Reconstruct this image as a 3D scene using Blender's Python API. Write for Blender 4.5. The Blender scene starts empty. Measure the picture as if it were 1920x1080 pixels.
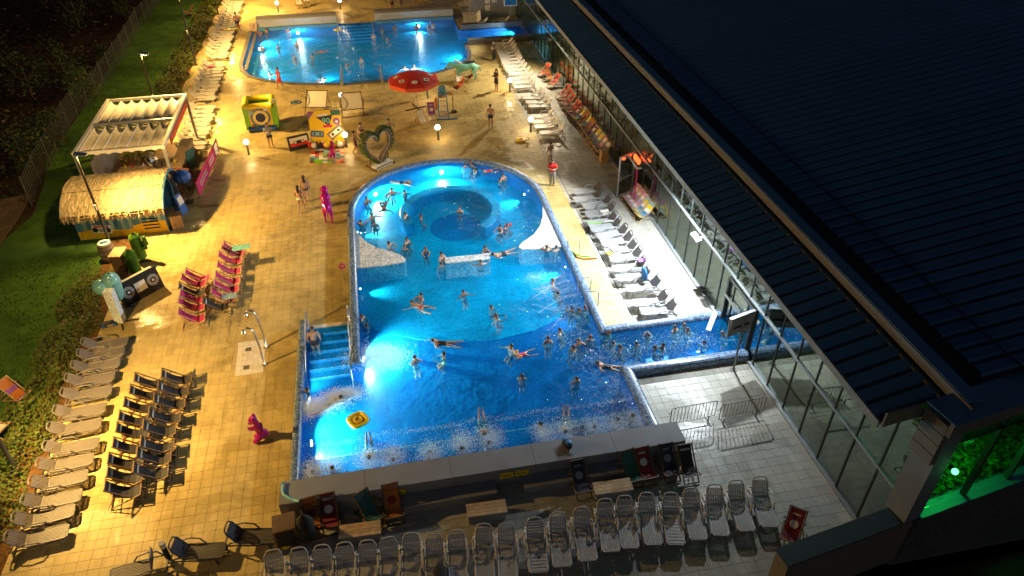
import bpy, bmesh, math, random
from math import radians, sin, cos, pi
from mathutils import Vector, Matrix
random.seed(7)
SC = bpy.context.scene
COL = SC.collection

# ------------------------------------------------------------------ camera
CAM_H = 22.0
FPX = 1363.63
YAW, PITCH, ROLL = radians(10.881), radians(36.539), radians(-0.3213)
_f = Vector((sin(YAW)*cos(PITCH), cos(YAW)*cos(PITCH), -sin(PITCH)))
_r0 = Vector((cos(YAW), -sin(YAW), 0)); _u0 = _r0.cross(_f)
_r = _r0*cos(ROLL) + _u0*sin(ROLL); _u = -_r0*sin(ROLL) + _u0*cos(ROLL)
cd = bpy.data.cameras.new('camera'); cam = bpy.data.objects.new('camera', cd); COL.objects.link(cam)
cd.sensor_width = 36; cd.lens = FPX/1920*36; cd.clip_end = 600; cd.clip_start = 0.5
mw = Matrix((( _r.x, _u.x, -_f.x, 0), (_r.y, _u.y, -_f.y, 0), (_r.z, _u.z, -_f.z, CAM_H), (0, 0, 0, 1)))
cam.matrix_world = mw
SC.camera = cam
def ray(px, py): return _f + _r*((px-960)/FPX) - _u*((py-540)/FPX)
def G(px, py, z=0.0):
    "surveyed point of the photograph on the level z, in metres"
    d = ray(px, py); t = (z-CAM_H)/d.z
    return Vector((d.x*t, d.y*t, z))
def GY(px, py, y):
    d = ray(px, py); t = y/d.y
    return Vector((d.x*t, y, CAM_H+d.z*t))
def PR(v):
    w = Vector(v)-Vector((0, 0, CAM_H)); k = w.dot(_f)
    return (960+FPX*w.dot(_r)/k, 540-FPX*w.dot(_u)/k)

# ------------------------------------------------------------------ night sky, moonlight, exposure
W = bpy.data.worlds.new('World'); SC.world = W; W.use_nodes = True
wn = W.node_tree.nodes; wl = W.node_tree.links
bg = wn['Background']; sky = wn.new('ShaderNodeTexSky'); sky.sky_type = 'NISHITA'; sky.sun_disc = False
sky.sun_elevation = radians(28); sky.sun_rotation = radians(200)
wl.new(sky.outputs[0], bg.inputs[0]); bg.inputs[1].default_value = 0.0085
sd = bpy.data.lights.new('moon', 'SUN'); sd.energy = 0.006; sd.angle = radians(0.5); sd.color = (.8, .88, 1)
so = bpy.data.objects.new('moon', sd); COL.objects.link(so); so.rotation_euler = (radians(62), 0, radians(200-180))
SC.view_settings.view_transform = 'Standard'
try: SC.view_settings.look = 'None'
except Exception: pass
SC.view_settings.exposure = 0.0; SC.view_settings.gamma = 1.0; SC.view_settings.use_curve_mapping = False
SC.cycles.use_denoising = True
SC.cycles.max_bounces = 6; SC.cycles.diffuse_bounces = 2; SC.cycles.glossy_bounces = 3
SC.cycles.transparent_max_bounces = 12; SC.cycles.transmission_bounces = 3
SC.cycles.sample_clamp_indirect = 4.0; SC.cycles.sample_clamp_direct = 0.0
SC.cycles.caustics_reflective = False; SC.cycles.caustics_refractive = False

def spot(name, loc, target, watts, color, cone=130, blend=.7, rad=.12):
    d = bpy.data.lights.new(name, 'SPOT'); d.energy = watts; d.color = color
    d.spot_size = radians(cone); d.spot_blend = blend; d.shadow_soft_size = rad
    o = bpy.data.objects.new(name, d); COL.objects.link(o); o.location = loc
    o.rotation_euler = (Vector(target)-Vector(loc)).to_track_quat('-Z', 'Y').to_euler()
    return o
def point(name, loc, watts, color, rad=.08):
    d = bpy.data.lights.new(name, 'POINT'); d.energy = watts; d.color = color; d.shadow_soft_size = rad
    o = bpy.data.objects.new(name, d); COL.objects.link(o); o.location = loc
    return o
WARM = (1.0, .60, .17); BOLL = (1.0, .64, .28); COOL = (.84, .94, 1.0)
POST_X, POST_Y, POST_H = -15.1, (6.2, 21.4, 36.7, 52.0, 66.6, 82.0), 5.76
for i, y in enumerate(POST_Y):
    spot('post_lamp_light', (POST_X+.45, y, POST_H-.08), ((-8.8 if i else -13.2), y+(1.5 if i else 3.0), 0), (900, 8600, 9300, 10500, 12000, 11000)[i], WARM, 132, 1.0, .10)
    point('post_lawn_fill', (POST_X+.3, y, POST_H-.1), (150, 1700, 1700, 1700, 1700, 1700)[i], WARM, .12)  # added point light at each post, brightens the lawn behind it
# floodlights under the eave of the glass hall
spot('eave_flood_light', (14.3, 24.1, 5.75), (11.4, 19.5, 0), 2300, COOL, 150, .7, .10)
spot('eave_flood_light', (14.2, 29.0, 5.75), (12.2, 28.6, 0), 9000, COOL, 138, .8, .10)
spot('eave_flood_light', (14.2, 38.0, 5.75), (4.0, 36.8, 0), 8500, (1, .95, .85), 84, .8, .10)
spot('eave_flood_light', (14.2, 32.5, 5.75), (2.5, 29.5, 0), 5800, COOL, 100, .8, .10)
spot('eave_flood_light', (14.2, 66.0, 5.75), (0.5, 66.0, 0), 6000, (1, .93, .78), 72, .8, .10)  # added flood, brightens the upper pool
spot('eave_flood_light', (14.2, 58.0, 5.75), (6.5, 55.0, 0), 5500, (1, .84, .58), 140, .8, .10)
# underwater lamps in the pool walls; narrow cones are added to even the glow
UW = [((-1.95, 25.6, -.35), (5, 23.0, -1.0), 2400, 165, .6), ((-4.15, 20.9, -.3), (1, 20.6, -.9), 1800, 165, .6), ((3.6, 42.95, -.3), (3.4, 36, -1.0), 1900, 165, .6), ((-.75, 40.85, -.3), (3, 36, -1.0), 1900, 165, .6),
      ((-1.95, 31.2, -.42), (6, 29.8, -1.4), 750, 64, 1), ((8.85, 31.0, -.42), (0, 28.8, -1.4), 650, 64, 1), ((8.3, 39.2, -.42), (2, 36, -1.2), 1400, 64, 1), ((8.9, 27.0, -.45), (0, 24.2, -1.4), 900, 64, 1), ((-1.95, 36.8, -.42), (6, 35.6, -1.3), 1300, 64, 1),  # narrow lamps added to spread even light over the pool floor
      ((14.6, 23.4, -.42), (6, 22.6, -1.2), 500, 64, 1), ((-4.3, 22.6, -.30), (-3.0, 27.4, -.25), 900, 84, 1)]  # also added; the last one brightens the steps
for a, b, w, cone, bld in UW: spot('underwater_light', a, b, w*1.3, (.80, .95, 1.0), cone, bld, .08)
FUW = [((-10.2, 71.5, -.5), (0, 70, -1.2), 1500), ((-9.4, 62.7, -.5), (0, 68, -1.2), 1300), ((-6.9, 75.6, -.5), (-5, 66, -1.2), 1000), ((-4.0, 60.2, -.5), (-4, 70, -1.2), 800),
       ((3.6, 60.3, -.5), (3, 70, -1.2), 1500), ((7.9, 63.5, -.5), (0, 68, -1.2), 1200), ((5.0, 75.3, -.5), (3, 66, -1.2), 700), ((13.8, 69.8, -.3), (8, 69.6, -1), 900)]
for a, b, w in FUW: spot('underwater_light', a, b, w*1.35, (.75, .95, 1.0), 165, .6, .08)
point('green_lamp_light', (15.52, 11.3, 4.75), 200, (.03, 1, .16), .07)
point('hall_green_light', (17.2, 12.7, 4.3), 200, (.02, 1, .12), .2)
point('hall_blue_light', (16.6, 16.6, 5.2), 70, (.35, .75, 1), .3)
point('hall_far_green_light', (16.2, 63.0, 3.6), 60, (.1, 1, .35), .2)
point('hall_far_blue_light', (16.8, 69.8, 2.5), 260, (.25, .75, 1), .3)
# ------------------------------------------------------------------ materials
def M(name, col, rough=.6, metal=0.0, var=.15, scale=4.0, bump=0.0, bscale=40.0, emit=None, estr=0, spec=.5, alpha=None, sheen=0, det=4.0):
    m = bpy.data.materials.new(name); m.use_nodes = True
    n = m.node_tree.nodes; l = m.node_tree.links; b = n['Principled BSDF']
    b.inputs['Roughness'].default_value = rough; b.inputs['Metallic'].default_value = metal
    b.inputs['Specular IOR Level'].default_value = spec
    tc = n.new('ShaderNodeTexCoord')
    ns = n.new('ShaderNodeTexNoise'); ns.inputs['Scale'].default_value = scale; ns.inputs['Detail'].default_value = det
    l.new(tc.outputs['Object'], ns.inputs['Vector'])
    mr = n.new('ShaderNodeMapRange'); mr.inputs[1].default_value = .25; mr.inputs[2].default_value = .75
    mr.inputs[3].default_value = 1-var; mr.inputs[4].default_value = 1+var
    l.new(ns.outputs['Fac'], mr.inputs[0])
    oi = n.new('ShaderNodeObjectInfo'); mo = n.new('ShaderNodeMapRange'); mo.inputs[3].default_value = 1-var*.5; mo.inputs[4].default_value = 1+var*.5
    l.new(oi.outputs['Random'], mo.inputs[0])
    mu = n.new('ShaderNodeMath'); mu.operation = 'MULTIPLY'; l.new(mr.outputs[0], mu.inputs[0]); l.new(mo.outputs[0], mu.inputs[1])
    vm = n.new('ShaderNodeVectorMath'); vm.operation = 'SCALE'; vm.inputs[0].default_value = col[:3]
    l.new(mu.outputs[0], vm.inputs['Scale']); l.new(vm.outputs[0], b.inputs['Base Color'])
    if bump:
        nb = n.new('ShaderNodeTexNoise'); nb.inputs['Scale'].default_value = bscale; l.new(tc.outputs['Object'], nb.inputs['Vector'])
        bp = n.new('ShaderNodeBump'); bp.inputs['Strength'].default_value = bump; bp.inputs['Distance'].default_value = .02
        l.new(nb.outputs['Fac'], bp.inputs['Height']); l.new(bp.outputs[0], b.inputs['Normal'])
    if emit:
        b.inputs['Emission Color'].default_value = (*emit, 1); b.inputs['Emission Strength'].default_value = estr
    return m

def nodes(m): return m.node_tree.nodes, m.node_tree.links, m.node_tree.nodes['Principled BSDF']

def tile_mat(name, base, pitch=.4, wet=.5, stain=.19, joints=False, shift=0.0):
    "glazed stoneware deck: every tile its own tone, water-darkened and shiny where it is wet"
    m = M(name, base); n, l, b = nodes(m)
    geo = n.new('ShaderNodeNewGeometry')
    sc = n.new('ShaderNodeVectorMath'); sc.operation = 'SCALE'; sc.inputs['Scale'].default_value = 1/pitch; l.new(geo.outputs['Position'], sc.inputs[0])
    fl = n.new('ShaderNodeVectorMath'); fl.operation = 'FLOOR'; l.new(sc.outputs[0], fl.inputs[0])
    sx = n.new('ShaderNodeSeparateXYZ'); l.new(fl.outputs[0], sx.inputs[0])
    cx = n.new('ShaderNodeCombineXYZ'); l.new(sx.outputs[0], cx.inputs[0]); l.new(sx.outputs[1], cx.inputs[1])
    wnz = n.new('ShaderNodeTexWhiteNoise'); wnz.noise_dimensions = '2D'; l.new(cx.outputs[0], wnz.inputs['Vector'])
    mr = n.new('ShaderNodeMapRange'); mr.inputs[3].default_value = .88; mr.inputs[4].default_value = 1.1; l.new(wnz.outputs['Value'], mr.inputs[0])
    n1 = n.new('ShaderNodeTexNoise'); n1.inputs['Scale'].default_value = .33; n1.inputs['Detail'].default_value = 7; n1.inputs['Roughness'].default_value = .62; n1.inputs['Distortion'].default_value = .6
    l.new(geo.outputs['Position'], n1.inputs['Vector'])
    st = n.new('ShaderNodeMapRange'); st.inputs[1].default_value = .46-shift; st.inputs[2].default_value = .58-shift; st.inputs[3].default_value = 1.0; st.inputs[4].default_value = 1-stain
    l.new(n1.outputs['Fac'], st.inputs[0])
    n2 = n.new('ShaderNodeTexNoise'); n2.inputs['Scale'].default_value = 6; n2.inputs['Detail'].default_value = 6; l.new(geo.outputs['Position'], n2.inputs['Vector'])
    s2 = n.new('ShaderNodeMapRange'); s2.inputs[3].default_value = .86; s2.inputs[4].default_value = 1.12; l.new(n2.outputs['Fac'], s2.inputs[0])
    a = n.new('ShaderNodeMath'); a.operation = 'MULTIPLY'; l.new(mr.outputs[0], a.inputs[0]); l.new(st.outputs[0], a.inputs[1])
    c = n.new('ShaderNodeMath'); c.operation = 'MULTIPLY'; l.new(a.outputs[0], c.inputs[0]); l.new(s2.outputs[0], c.inputs[1])
    vm = n.new('ShaderNodeVectorMath'); vm.operation = 'SCALE'; vm.inputs[0].default_value = base; l.new(c.outputs[0], vm.inputs['Scale'])
    l.new(vm.outputs[0], b.inputs['Base Color'])
    rg = n.new('ShaderNodeMapRange'); rg.inputs[1].default_value = .46-shift; rg.inputs[2].default_value = .56-shift; rg.inputs[3].default_value = .62; rg.inputs[4].default_value = .62-wet*.75
    l.new(n1.outputs['Fac'], rg.inputs[0]); l.new(rg.outputs[0], b.inputs['Roughness'])
    bp = n.new('ShaderNodeBump'); bp.inputs['Strength'].default_value = .35; bp.inputs['Distance'].default_value = .01
    n3 = n.new('ShaderNodeTexNoise'); n3.inputs['Scale'].default_value = 9; n3.inputs['Detail'].default_value = 3; l.new(geo.outputs['Position'], n3.inputs['Vector'])
    l.new(n3.outputs['Fac'], bp.inputs['Height']); l.new(bp.outputs[0], b.inputs['Normal'])
    return m

def speckle(name, c1, c2, c3, scale=22.0, rough=.3):
    "small-stone mosaic of mixed pieces"
    m = M(name, c1, rough); n, l, b = nodes(m)
    geo = n.new('ShaderNodeNewGeometry'); v = n.new('ShaderNodeTexVoronoi'); v.inputs['Scale'].default_value = scale; v.feature = 'F1'; v.distance = 'CHEBYCHEV'; v.inputs['Randomness'].default_value = .35
    l.new(geo.outputs['Position'], v.inputs['Vector'])
    sx = n.new('ShaderNodeSeparateColor'); l.new(v.outputs['Color'], sx.inputs[0])
    r = n.new('ShaderNodeValToRGB'); r.color_ramp.interpolation = 'CONSTANT'
    e = r.color_ramp.elements; e[0].position = 0; e[0].color = (*c1, 1); e[1].position = .34; e[1].color = (*c2, 1)
    e2 = e.new(.74); e2.color = (*c3, 1)
    l.new(sx.outputs[0], r.inputs[0]); l.new(r.outputs[0], b.inputs['Base Color'])
    return m

def pool_mat(name, c, scale=9.0, var=.22):
    "blue glass mosaic of the pool shell"
    m = M(name, c, .35); n, l, b = nodes(m)
    geo = n.new('ShaderNodeNewGeometry'); v = n.new('ShaderNodeTexVoronoi'); v.inputs['Scale'].default_value = scale; v.distance = 'CHEBYCHEV'; v.inputs['Randomness'].default_value = .15
    l.new(geo.outputs['Position'], v.inputs['Vector'])
    n1 = n.new('ShaderNodeTexNoise'); n1.inputs['Scale'].default_value = .8; n1.inputs['Detail'].default_value = 5; l.new(geo.outputs['Position'], n1.inputs['Vector'])
    sx = n.new('ShaderNodeSeparateColor'); l.new(v.outputs['Color'], sx.inputs[0])
    a = n.new('ShaderNodeMapRange'); a.inputs[3].default_value = 1-var; a.inputs[4].default_value = 1+var; l.new(sx.outputs[0], a.inputs[0])
    b2 = n.new('ShaderNodeMapRange'); b2.inputs[1].default_value = .3; b2.inputs[2].default_value = .7; b2.inputs[3].default_value = .8; b2.inputs[4].default_value = 1.2; l.new(n1.outputs['Fac'], b2.inputs[0])
    mu = n.new('ShaderNodeMath'); mu.operation = 'MULTIPLY'; l.new(a.outputs[0], mu.inputs[0]); l.new(b2.outputs[0], mu.inputs[1])
    vm = n.new('ShaderNodeVectorMath'); vm.operation = 'SCALE'; vm.inputs[0].default_value = c; l.new(mu.outputs[0], vm.inputs['Scale']); l.new(vm.outputs[0], b.inputs['Base Color'])
    return m

def both_sides(n, l, fr, ior):
    "thin sheet: the same reflectance from either side"
    g = n.new('ShaderNodeNewGeometry'); m = n.new('ShaderNodeMapRange'); m.inputs[3].default_value = ior; m.inputs[4].default_value = 1/ior
    l.new(g.outputs['Backfacing'], m.inputs[0]); l.new(m.outputs[0], fr.inputs['IOR'])

def water_mat(name, tint, strength=.5, s1=1.1, s2=5.0, milk=.38, milkc=(.006, .40, .70), rough_x=0.0):
    "rippled surface over slightly cloudy, bubbly water that scatters the lamps in it"
    m = bpy.data.materials.new(name); m.use_nodes = True; n = m.node_tree.nodes; l = m.node_tree.links
    n.remove(n['Principled BSDF']); out = n['Material Output']
    geo = n.new('ShaderNodeNewGeometry')
    a = n.new('ShaderNodeTexNoise'); a.inputs['Scale'].default_value = s1; a.inputs['Detail'].default_value = 3; a.inputs['Distortion'].default_value = .8
    b = n.new('ShaderNodeTexNoise'); b.inputs['Scale'].default_value = s2; b.inputs['Detail'].default_value = 3; b.inputs['Distortion'].default_value = .5
    for q in (a, b): l.new(geo.outputs['Position'], q.inputs['Vector'])
    ad = n.new('ShaderNodeMath'); ad.operation = 'MULTIPLY_ADD'; ad.inputs[1].default_value = .30
    l.new(b.outputs['Fac'], ad.inputs[0]); l.new(a.outputs['Fac'], ad.inputs[2])
    bp = n.new('ShaderNodeBump'); bp.inputs['Strength'].default_value = strength; bp.inputs['Distance'].default_value = .5; l.new(ad.outputs[0], bp.inputs['Height'])
    # choppier where the bathers and jets stir it
    c = n.new('ShaderNodeTexNoise'); c.inputs['Scale'].default_value = .16; c.inputs['Detail'].default_value = 2; l.new(geo.outputs['Position'], c.inputs['Vector'])
    mr = n.new('ShaderNodeMapRange'); mr.inputs[1].default_value = .40; mr.inputs[2].default_value = .62; mr.inputs[3].default_value = strength*.35; mr.inputs[4].default_value = strength
    l.new(c.outputs['Fac'], mr.inputs[0])
    if rough_x:
        sx = n.new('ShaderNodeSeparateXYZ'); l.new(geo.outputs['Position'], sx.inputs[0])
        mx_ = n.new('ShaderNodeMapRange'); mx_.inputs[1].default_value = rough_x-3; mx_.inputs[2].default_value = rough_x+2; mx_.inputs[3].default_value = .45; mx_.inputs[4].default_value = 1.5; l.new(sx.outputs[0], mx_.inputs[0])
        mm = n.new('ShaderNodeMath'); mm.operation = 'MULTIPLY'; l.new(mr.outputs[0], mm.inputs[0]); l.new(mx_.outputs[0], mm.inputs[1]); l.new(mm.outputs[0], bp.inputs['Strength'])
    else: l.new(mr.outputs[0], bp.inputs['Strength'])
    fr = n.new('ShaderNodeFresnel'); both_sides(n, l, fr, 1.34); l.new(bp.outputs[0], fr.inputs['Normal'])
    tr = n.new('ShaderNodeBsdfTransparent'); tr.inputs[0].default_value = (*tint, 1)
    tl = n.new('ShaderNodeBsdfTranslucent'); tl.inputs[0].default_value = (*milkc, 1); l.new(bp.outputs[0], tl.inputs['Normal'])
    mk = n.new('ShaderNodeMixShader'); mk.inputs[0].default_value = milk; l.new(tr.outputs[0], mk.inputs[1]); l.new(tl.outputs[0], mk.inputs[2])
    df = n.new('ShaderNodeBsdfDiffuse'); df.inputs[0].default_value = (milkc[0]*.8, milkc[1]*.75, milkc[2]*.9, 1); l.new(bp.outputs[0], df.inputs['Normal'])
    mk2 = n.new('ShaderNodeMixShader'); mk2.inputs[0].default_value = .09; l.new(mk.outputs[0], mk2.inputs[1]); l.new(df.outputs[0], mk2.inputs[2]); mk = mk2
    gl = n.new('ShaderNodeBsdfGlossy'); gl.inputs['Roughness'].default_value = .04; l.new(bp.outputs[0], gl.inputs['Normal'])
    mx = n.new('ShaderNodeMixShader'); l.new(fr.outputs[0], mx.inputs[0]); l.new(mk.outputs[0], mx.inputs[1]); l.new(gl.outputs[0], mx.inputs[2])
    l.new(mx.outputs[0], out.inputs[0])
    return m

def glass_mat(name, tint=(.55, .62, .55), ior=3.6):
    m = bpy.data.materials.new(name); m.use_nodes = True; n = m.node_tree.nodes; l = m.node_tree.links
    n.remove(n['Principled BSDF']); out = n['Material Output']
    fr = n.new('ShaderNodeFresnel'); both_sides(n, l, fr, ior)
    tr = n.new('ShaderNodeBsdfTransparent'); tr.inputs[0].default_value = (*tint, 1)
    gl = n.new('ShaderNodeBsdfGlossy'); gl.inputs['Roughness'].default_value = .012; gl.inputs['Color'].default_value = (.88, .95, .88, 1)
    mx = n.new('ShaderNodeMixShader'); l.new(fr.outputs[0], mx.inputs[0]); l.new(tr.outputs[0], mx.inputs[1]); l.new(gl.outputs[0], mx.inputs[2])
    l.new(mx.outputs[0], out.inputs[0])
    return m

DECK = (.47, .365, .145); PALE = (.40, .382, .325)
m_pale = tile_mat('pale_tile_glaze', PALE, wet=.45, stain=.12)
m_pale_joint = M('pale_tile_joint', (.27, .26, .23), .9)
m_tile = tile_mat('deck_tile_glaze', DECK)
m_tile_far = tile_mat('far_deck_glaze', DECK, wet=.6)
m_joint = M('tile_joint', (.40, .31, .15), .9)
m_slab = M('pale_slab', (.62, .58, .50), .6, var=.1)
m_drain = M('drain_channel', (.10, .09, .075), .6)
m_rim = speckle('rim_mosaic', (.05, .08, .14), (.11, .17, .28), (.21, .29, .42), 17)
m_island = speckle('island_mosaic', (.34, .38, .42), (.52, .56, .60), (.68, .72, .75), 13)
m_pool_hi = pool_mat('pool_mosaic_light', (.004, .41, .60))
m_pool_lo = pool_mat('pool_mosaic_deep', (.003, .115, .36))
m_pool_wall = pool_mat('pool_mosaic_wall', (.010, .12, .44))
m_pool_far = pool_mat('far_pool_mosaic', (.006, .30, .60), 7)
m_step = pool_mat('step_mosaic', (.010, .19, .46))
m_ringtop = speckle('ring_top_mosaic', (.10, .36, .56), (.18, .48, .68), (.28, .58, .76), 13)
m_water = water_mat('pool_water_surface', (.52, .92, 1.0), .75, rough_x=6.0)
m_water_far = water_mat('far_pool_water_surface', (.78, .92, 1.0), .8, 1.0, 4.0)
m_foam = M('white_foam', (.80, .90, .96), .5, var=.1); m_foam.node_tree.nodes['Principled BSDF'].inputs['Alpha'].default_value = .6
m_grey_wall = M('grey_render', (.20, .21, .235), .75, var=.12, scale=1.2, bump=.15)
m_wall_far = M('pale_concrete', (.34, .33, .31), .7, var=.12, scale=1.5)
m_granite = speckle('dark_granite', (.07, .065, .065), (.11, .10, .10), (.16, .15, .145), 16, .5)
m_grass = M('lawn_grass', (.07, .15, .028), .95, var=.35, scale=.9, bump=.25, bscale=60, spec=.1, det=8)
m_blade = M('grass_blade', (.06, .12, .014), .9, var=.5, scale=.6, spec=.1)
m_soil = M('dark_soil', (.045, .026, .018), .95, var=.5, scale=.5, det=8, spec=.05)
m_mulch = M('brown_mulch', (.14, .075, .03), .95, var=.5, scale=6, bump=.6, spec=.1)
m_sand = M('bare_track', (.13, .085, .05), .95, var=.3, scale=1.2, bump=.4)
m_leaf = M('hedge_leaf', (.095, .135, .022), .6, var=.5, scale=.8, spec=.3)
m_leaf2 = M('hedge_leaf_brown', (.17, .12, .03), .6, var=.5, scale=1.0, spec=.3)
m_leafd = M('shrub_leaf', (.05, .09, .02), .6, var=.5, scale=1.0, spec=.3)
m_bark = M('bark', (.09, .06, .04), .9, var=.3)
m_lgrey = M('weathered_white_plastic', (.50, .495, .49), .45, var=.10)
m_white = M('white_plastic', (.66, .64, .60), .45, var=.06)
m_tan = M('brown_grey_plastic', (.15, .138, .14), .5, var=.08)
m_offw = M('weathered_plastic', (.37, .335, .29), .5, var=.08)
m_greyp = M('grey_plastic', (.27, .275, .28), .5, var=.1)
m_greyd = M('dark_grey_plastic', (.065, .065, .068), .5, var=.1)
m_steel = M('brushed_steel', (.55, .55, .55), .3, 1.0, var=.1)
m_galv = M('galvanised_steel', (.18, .18, .17), .45, .6, var=.2)
m_post = M('dark_post_paint', (.035, .035, .032), .5, .3)
m_alu = M('grey_aluminium', (.36, .38, .40), .4, .6, var=.1)
m_mull = M('dark_mullion', (.055, .06, .055), .4, .4)
m_roof = M('navy_sheet_roof', (.035, .115, .245), .5, .25, var=.16, scale=.35, spec=.5)
m_seam_shade = M('navy_seam_shade', (.012, .022, .04), .6, .2, var=.16, scale=.4)  # shade of the roof grooves put into the colour; also the lap line
m_fascia = M('brown_fascia', (.20, .19, .20), .6, var=.12, scale=2)
m_coping = M('dark_teal_coping', (.025, .045, .05), .55, .1, var=.15, scale=1)
m_cap = M('blue_roof_cap', (.08, .18, .30), .5, .2, var=.15, scale=1)
m_eave = M('grey_eave', (.27, .26, .245), .6, var=.15, scale=3)
m_black = M('matt_black', (.012, .012, .012), .8)
m_clad = M('brown_cladding', (.18, .155, .13), .6, var=.12)
m_hallfloor = M('hall_floor', (.16, .15, .12), .35, var=.2, scale=1)
m_hallwall = M('hall_wall', (.12, .13, .11), .8)
m_glass = glass_mat('hall_glass')
m_glass_end = glass_mat('end_glass', (.85, .95, .88), 1.35)
m_wood = M('oiled_wood', (.34, .20, .09), .55, var=.3, scale=3)
m_woodp = M('pale_wood', (.46, .31, .16), .55, var=.25, scale=4)
m_woodd = M('dark_wood', (.13, .075, .035), .6, var=.3, scale=3)
m_canvas = M('white_canvas', (.74, .70, .62), .8, var=.06, scale=2, bump=.2)
m_canvasblack = M('black_canvas', (.022, .022, .028), .8, var=.2)
m_pink = M('pink_canvas', (.50, .012, .13), .8, var=.1)
m_ppink = M('pale_pink_canvas', (.62, .26, .42), .7, var=.15)
m_lilac = M('lilac_canvas', (.40, .28, .60), .7, var=.15)
m_red = M('red_canvas', (.50, .02, .015), .7, var=.12)
m_redval = M('red_valance', (.62, .07, .02), .7, var=.12)
m_orange = M('orange_canvas', (.40, .13, .012), .7, var=.15)
m_crimson = M('crimson_canvas', (.20, .014, .028), .7, var=.15)
m_purple = M('purple_canvas', (.22, .07, .30), .7, var=.15)
m_navy = M('navy_canvas', (.02, .025, .06), .7, var=.2)
m_teal = M('teal_canvas', (.03, .12, .11), .7, var=.2)
m_yellow = M('yellow_paint', (.72, .46, .012), .5, var=.08)
m_yellowp = M('yellow_pvc', (.75, .55, .015), .3, var=.06)
m_green = M('green_pvc', (.16, .45, .015), .35, var=.08)
m_blue = M('blue_pvc', (.03, .10, .36), .35, var=.12)
m_blueb = M('bright_blue', (.01, .16, .50), .5, var=.1)
m_skyb = M('blue_wall_paint', (.06, .22, .38), .6, var=.2, scale=2)
m_palewash = M('pale_blue_wash', (.22, .36, .44), .6, var=.25, scale=3)
m_magenta = M('magenta_gloss', (.42, .012, .22), .12, .35, var=.15, scale=5)
m_turq = M('turquoise_paint', (.16, .46, .37), .45, var=.12, scale=5)
m_aqua = M('aqua_gloss', (.22, .55, .55), .2, var=.06)
m_bluewhite = speckle('pale_blue_speckle', (.50, .62, .70), (.62, .72, .78), (.76, .82, .86), 14, .5)
m_thatch = M('thatch', (.22, .185, .12), .9, var=.4, scale=7, bump=.9, bscale=35, spec=.1, det=8)
m_straw = M('straw', (.54, .42, .24), .85, var=.35, scale=6, spec=.1)
m_topiary = M('topiary_green', (.07, .17, .02), .85, var=.5, scale=14, bump=1, bscale=50, spec=.1)
m_barrel = M('barrel_oak', (.36, .27, .19), .7, var=.25, scale=5)
m_hoop = M('barrel_hoop', (.10, .09, .08), .5, .5)
m_skin = [M('fair_skin', (.40, .235, .16), .5, var=.06, scale=6), M('tanned_skin', (.32, .17, .105), .5, var=.06, scale=6), M('olive_skin', (.38, .22, .14), .5, var=.06, scale=6)]
m_hair = {'d': M('dark_hair', (.018, .012, .009), .5), 'b': M('brown_hair', (.07, .035, .016), .5), 'l': M('blond_hair', (.36, .24, .10), .5), 'g': M('grey_hair', (.35, .33, .30), .6)}
m_cloth = {'black': M('black_swimwear', (.012, .012, .014), .6), 'navy': M('navy_swimwear', (.012, .02, .07), .6), 'blue': M('blue_swimwear', (.015, .06, .22), .6),
           'red': M('red_cloth', (.52, .012, .015), .7), 'pink': M('pink_swimwear', (.55, .05, .12), .6), 'green': M('lime_swimwear', (.35, .42, .03), .6),
           'white': M('white_cloth', (.70, .69, .66), .7), 'grey': M('grey_cloth', (.22, .23, .25), .7), 'teal': M('teal_swimwear', (.02, .16, .18), .6), 'yellow': M('yellow_rubber', (.75, .40, .02), .5), 'orange': M('orange_cloth', (.65, .10, .03), .6)}
m_face = M('dark_eye', (.03, .02, .015), .5)
m_bulb = M('bollard_light', (1, .9, .7), .5, emit=(1, .80, .45), estr=34)
m_bulbcool = M('flood_lens', (1, 1, 1), .5, emit=(.95, 1, .95), estr=40)
m_bulbwarm = M('post_lamp_lens', (1, .9, .6), .5, emit=(1, .70, .28), estr=40)
m_uwlens = M('underwater_lens', (1, 1, 1), .4, emit=(.85, .97, 1), estr=30)
m_greenled = M('green_lamp_lens', (.2, 1, .4), .4, emit=(.10, 1, .28), estr=4)
m_redled = M('red_lantern_glow', (1, .1, .02), .4, emit=(1, .10, .02), estr=3.2)
m_rock = M('pale_rock', (.30, .30, .27), .8, var=.3, scale=3, bump=.6, bscale=6)

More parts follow.
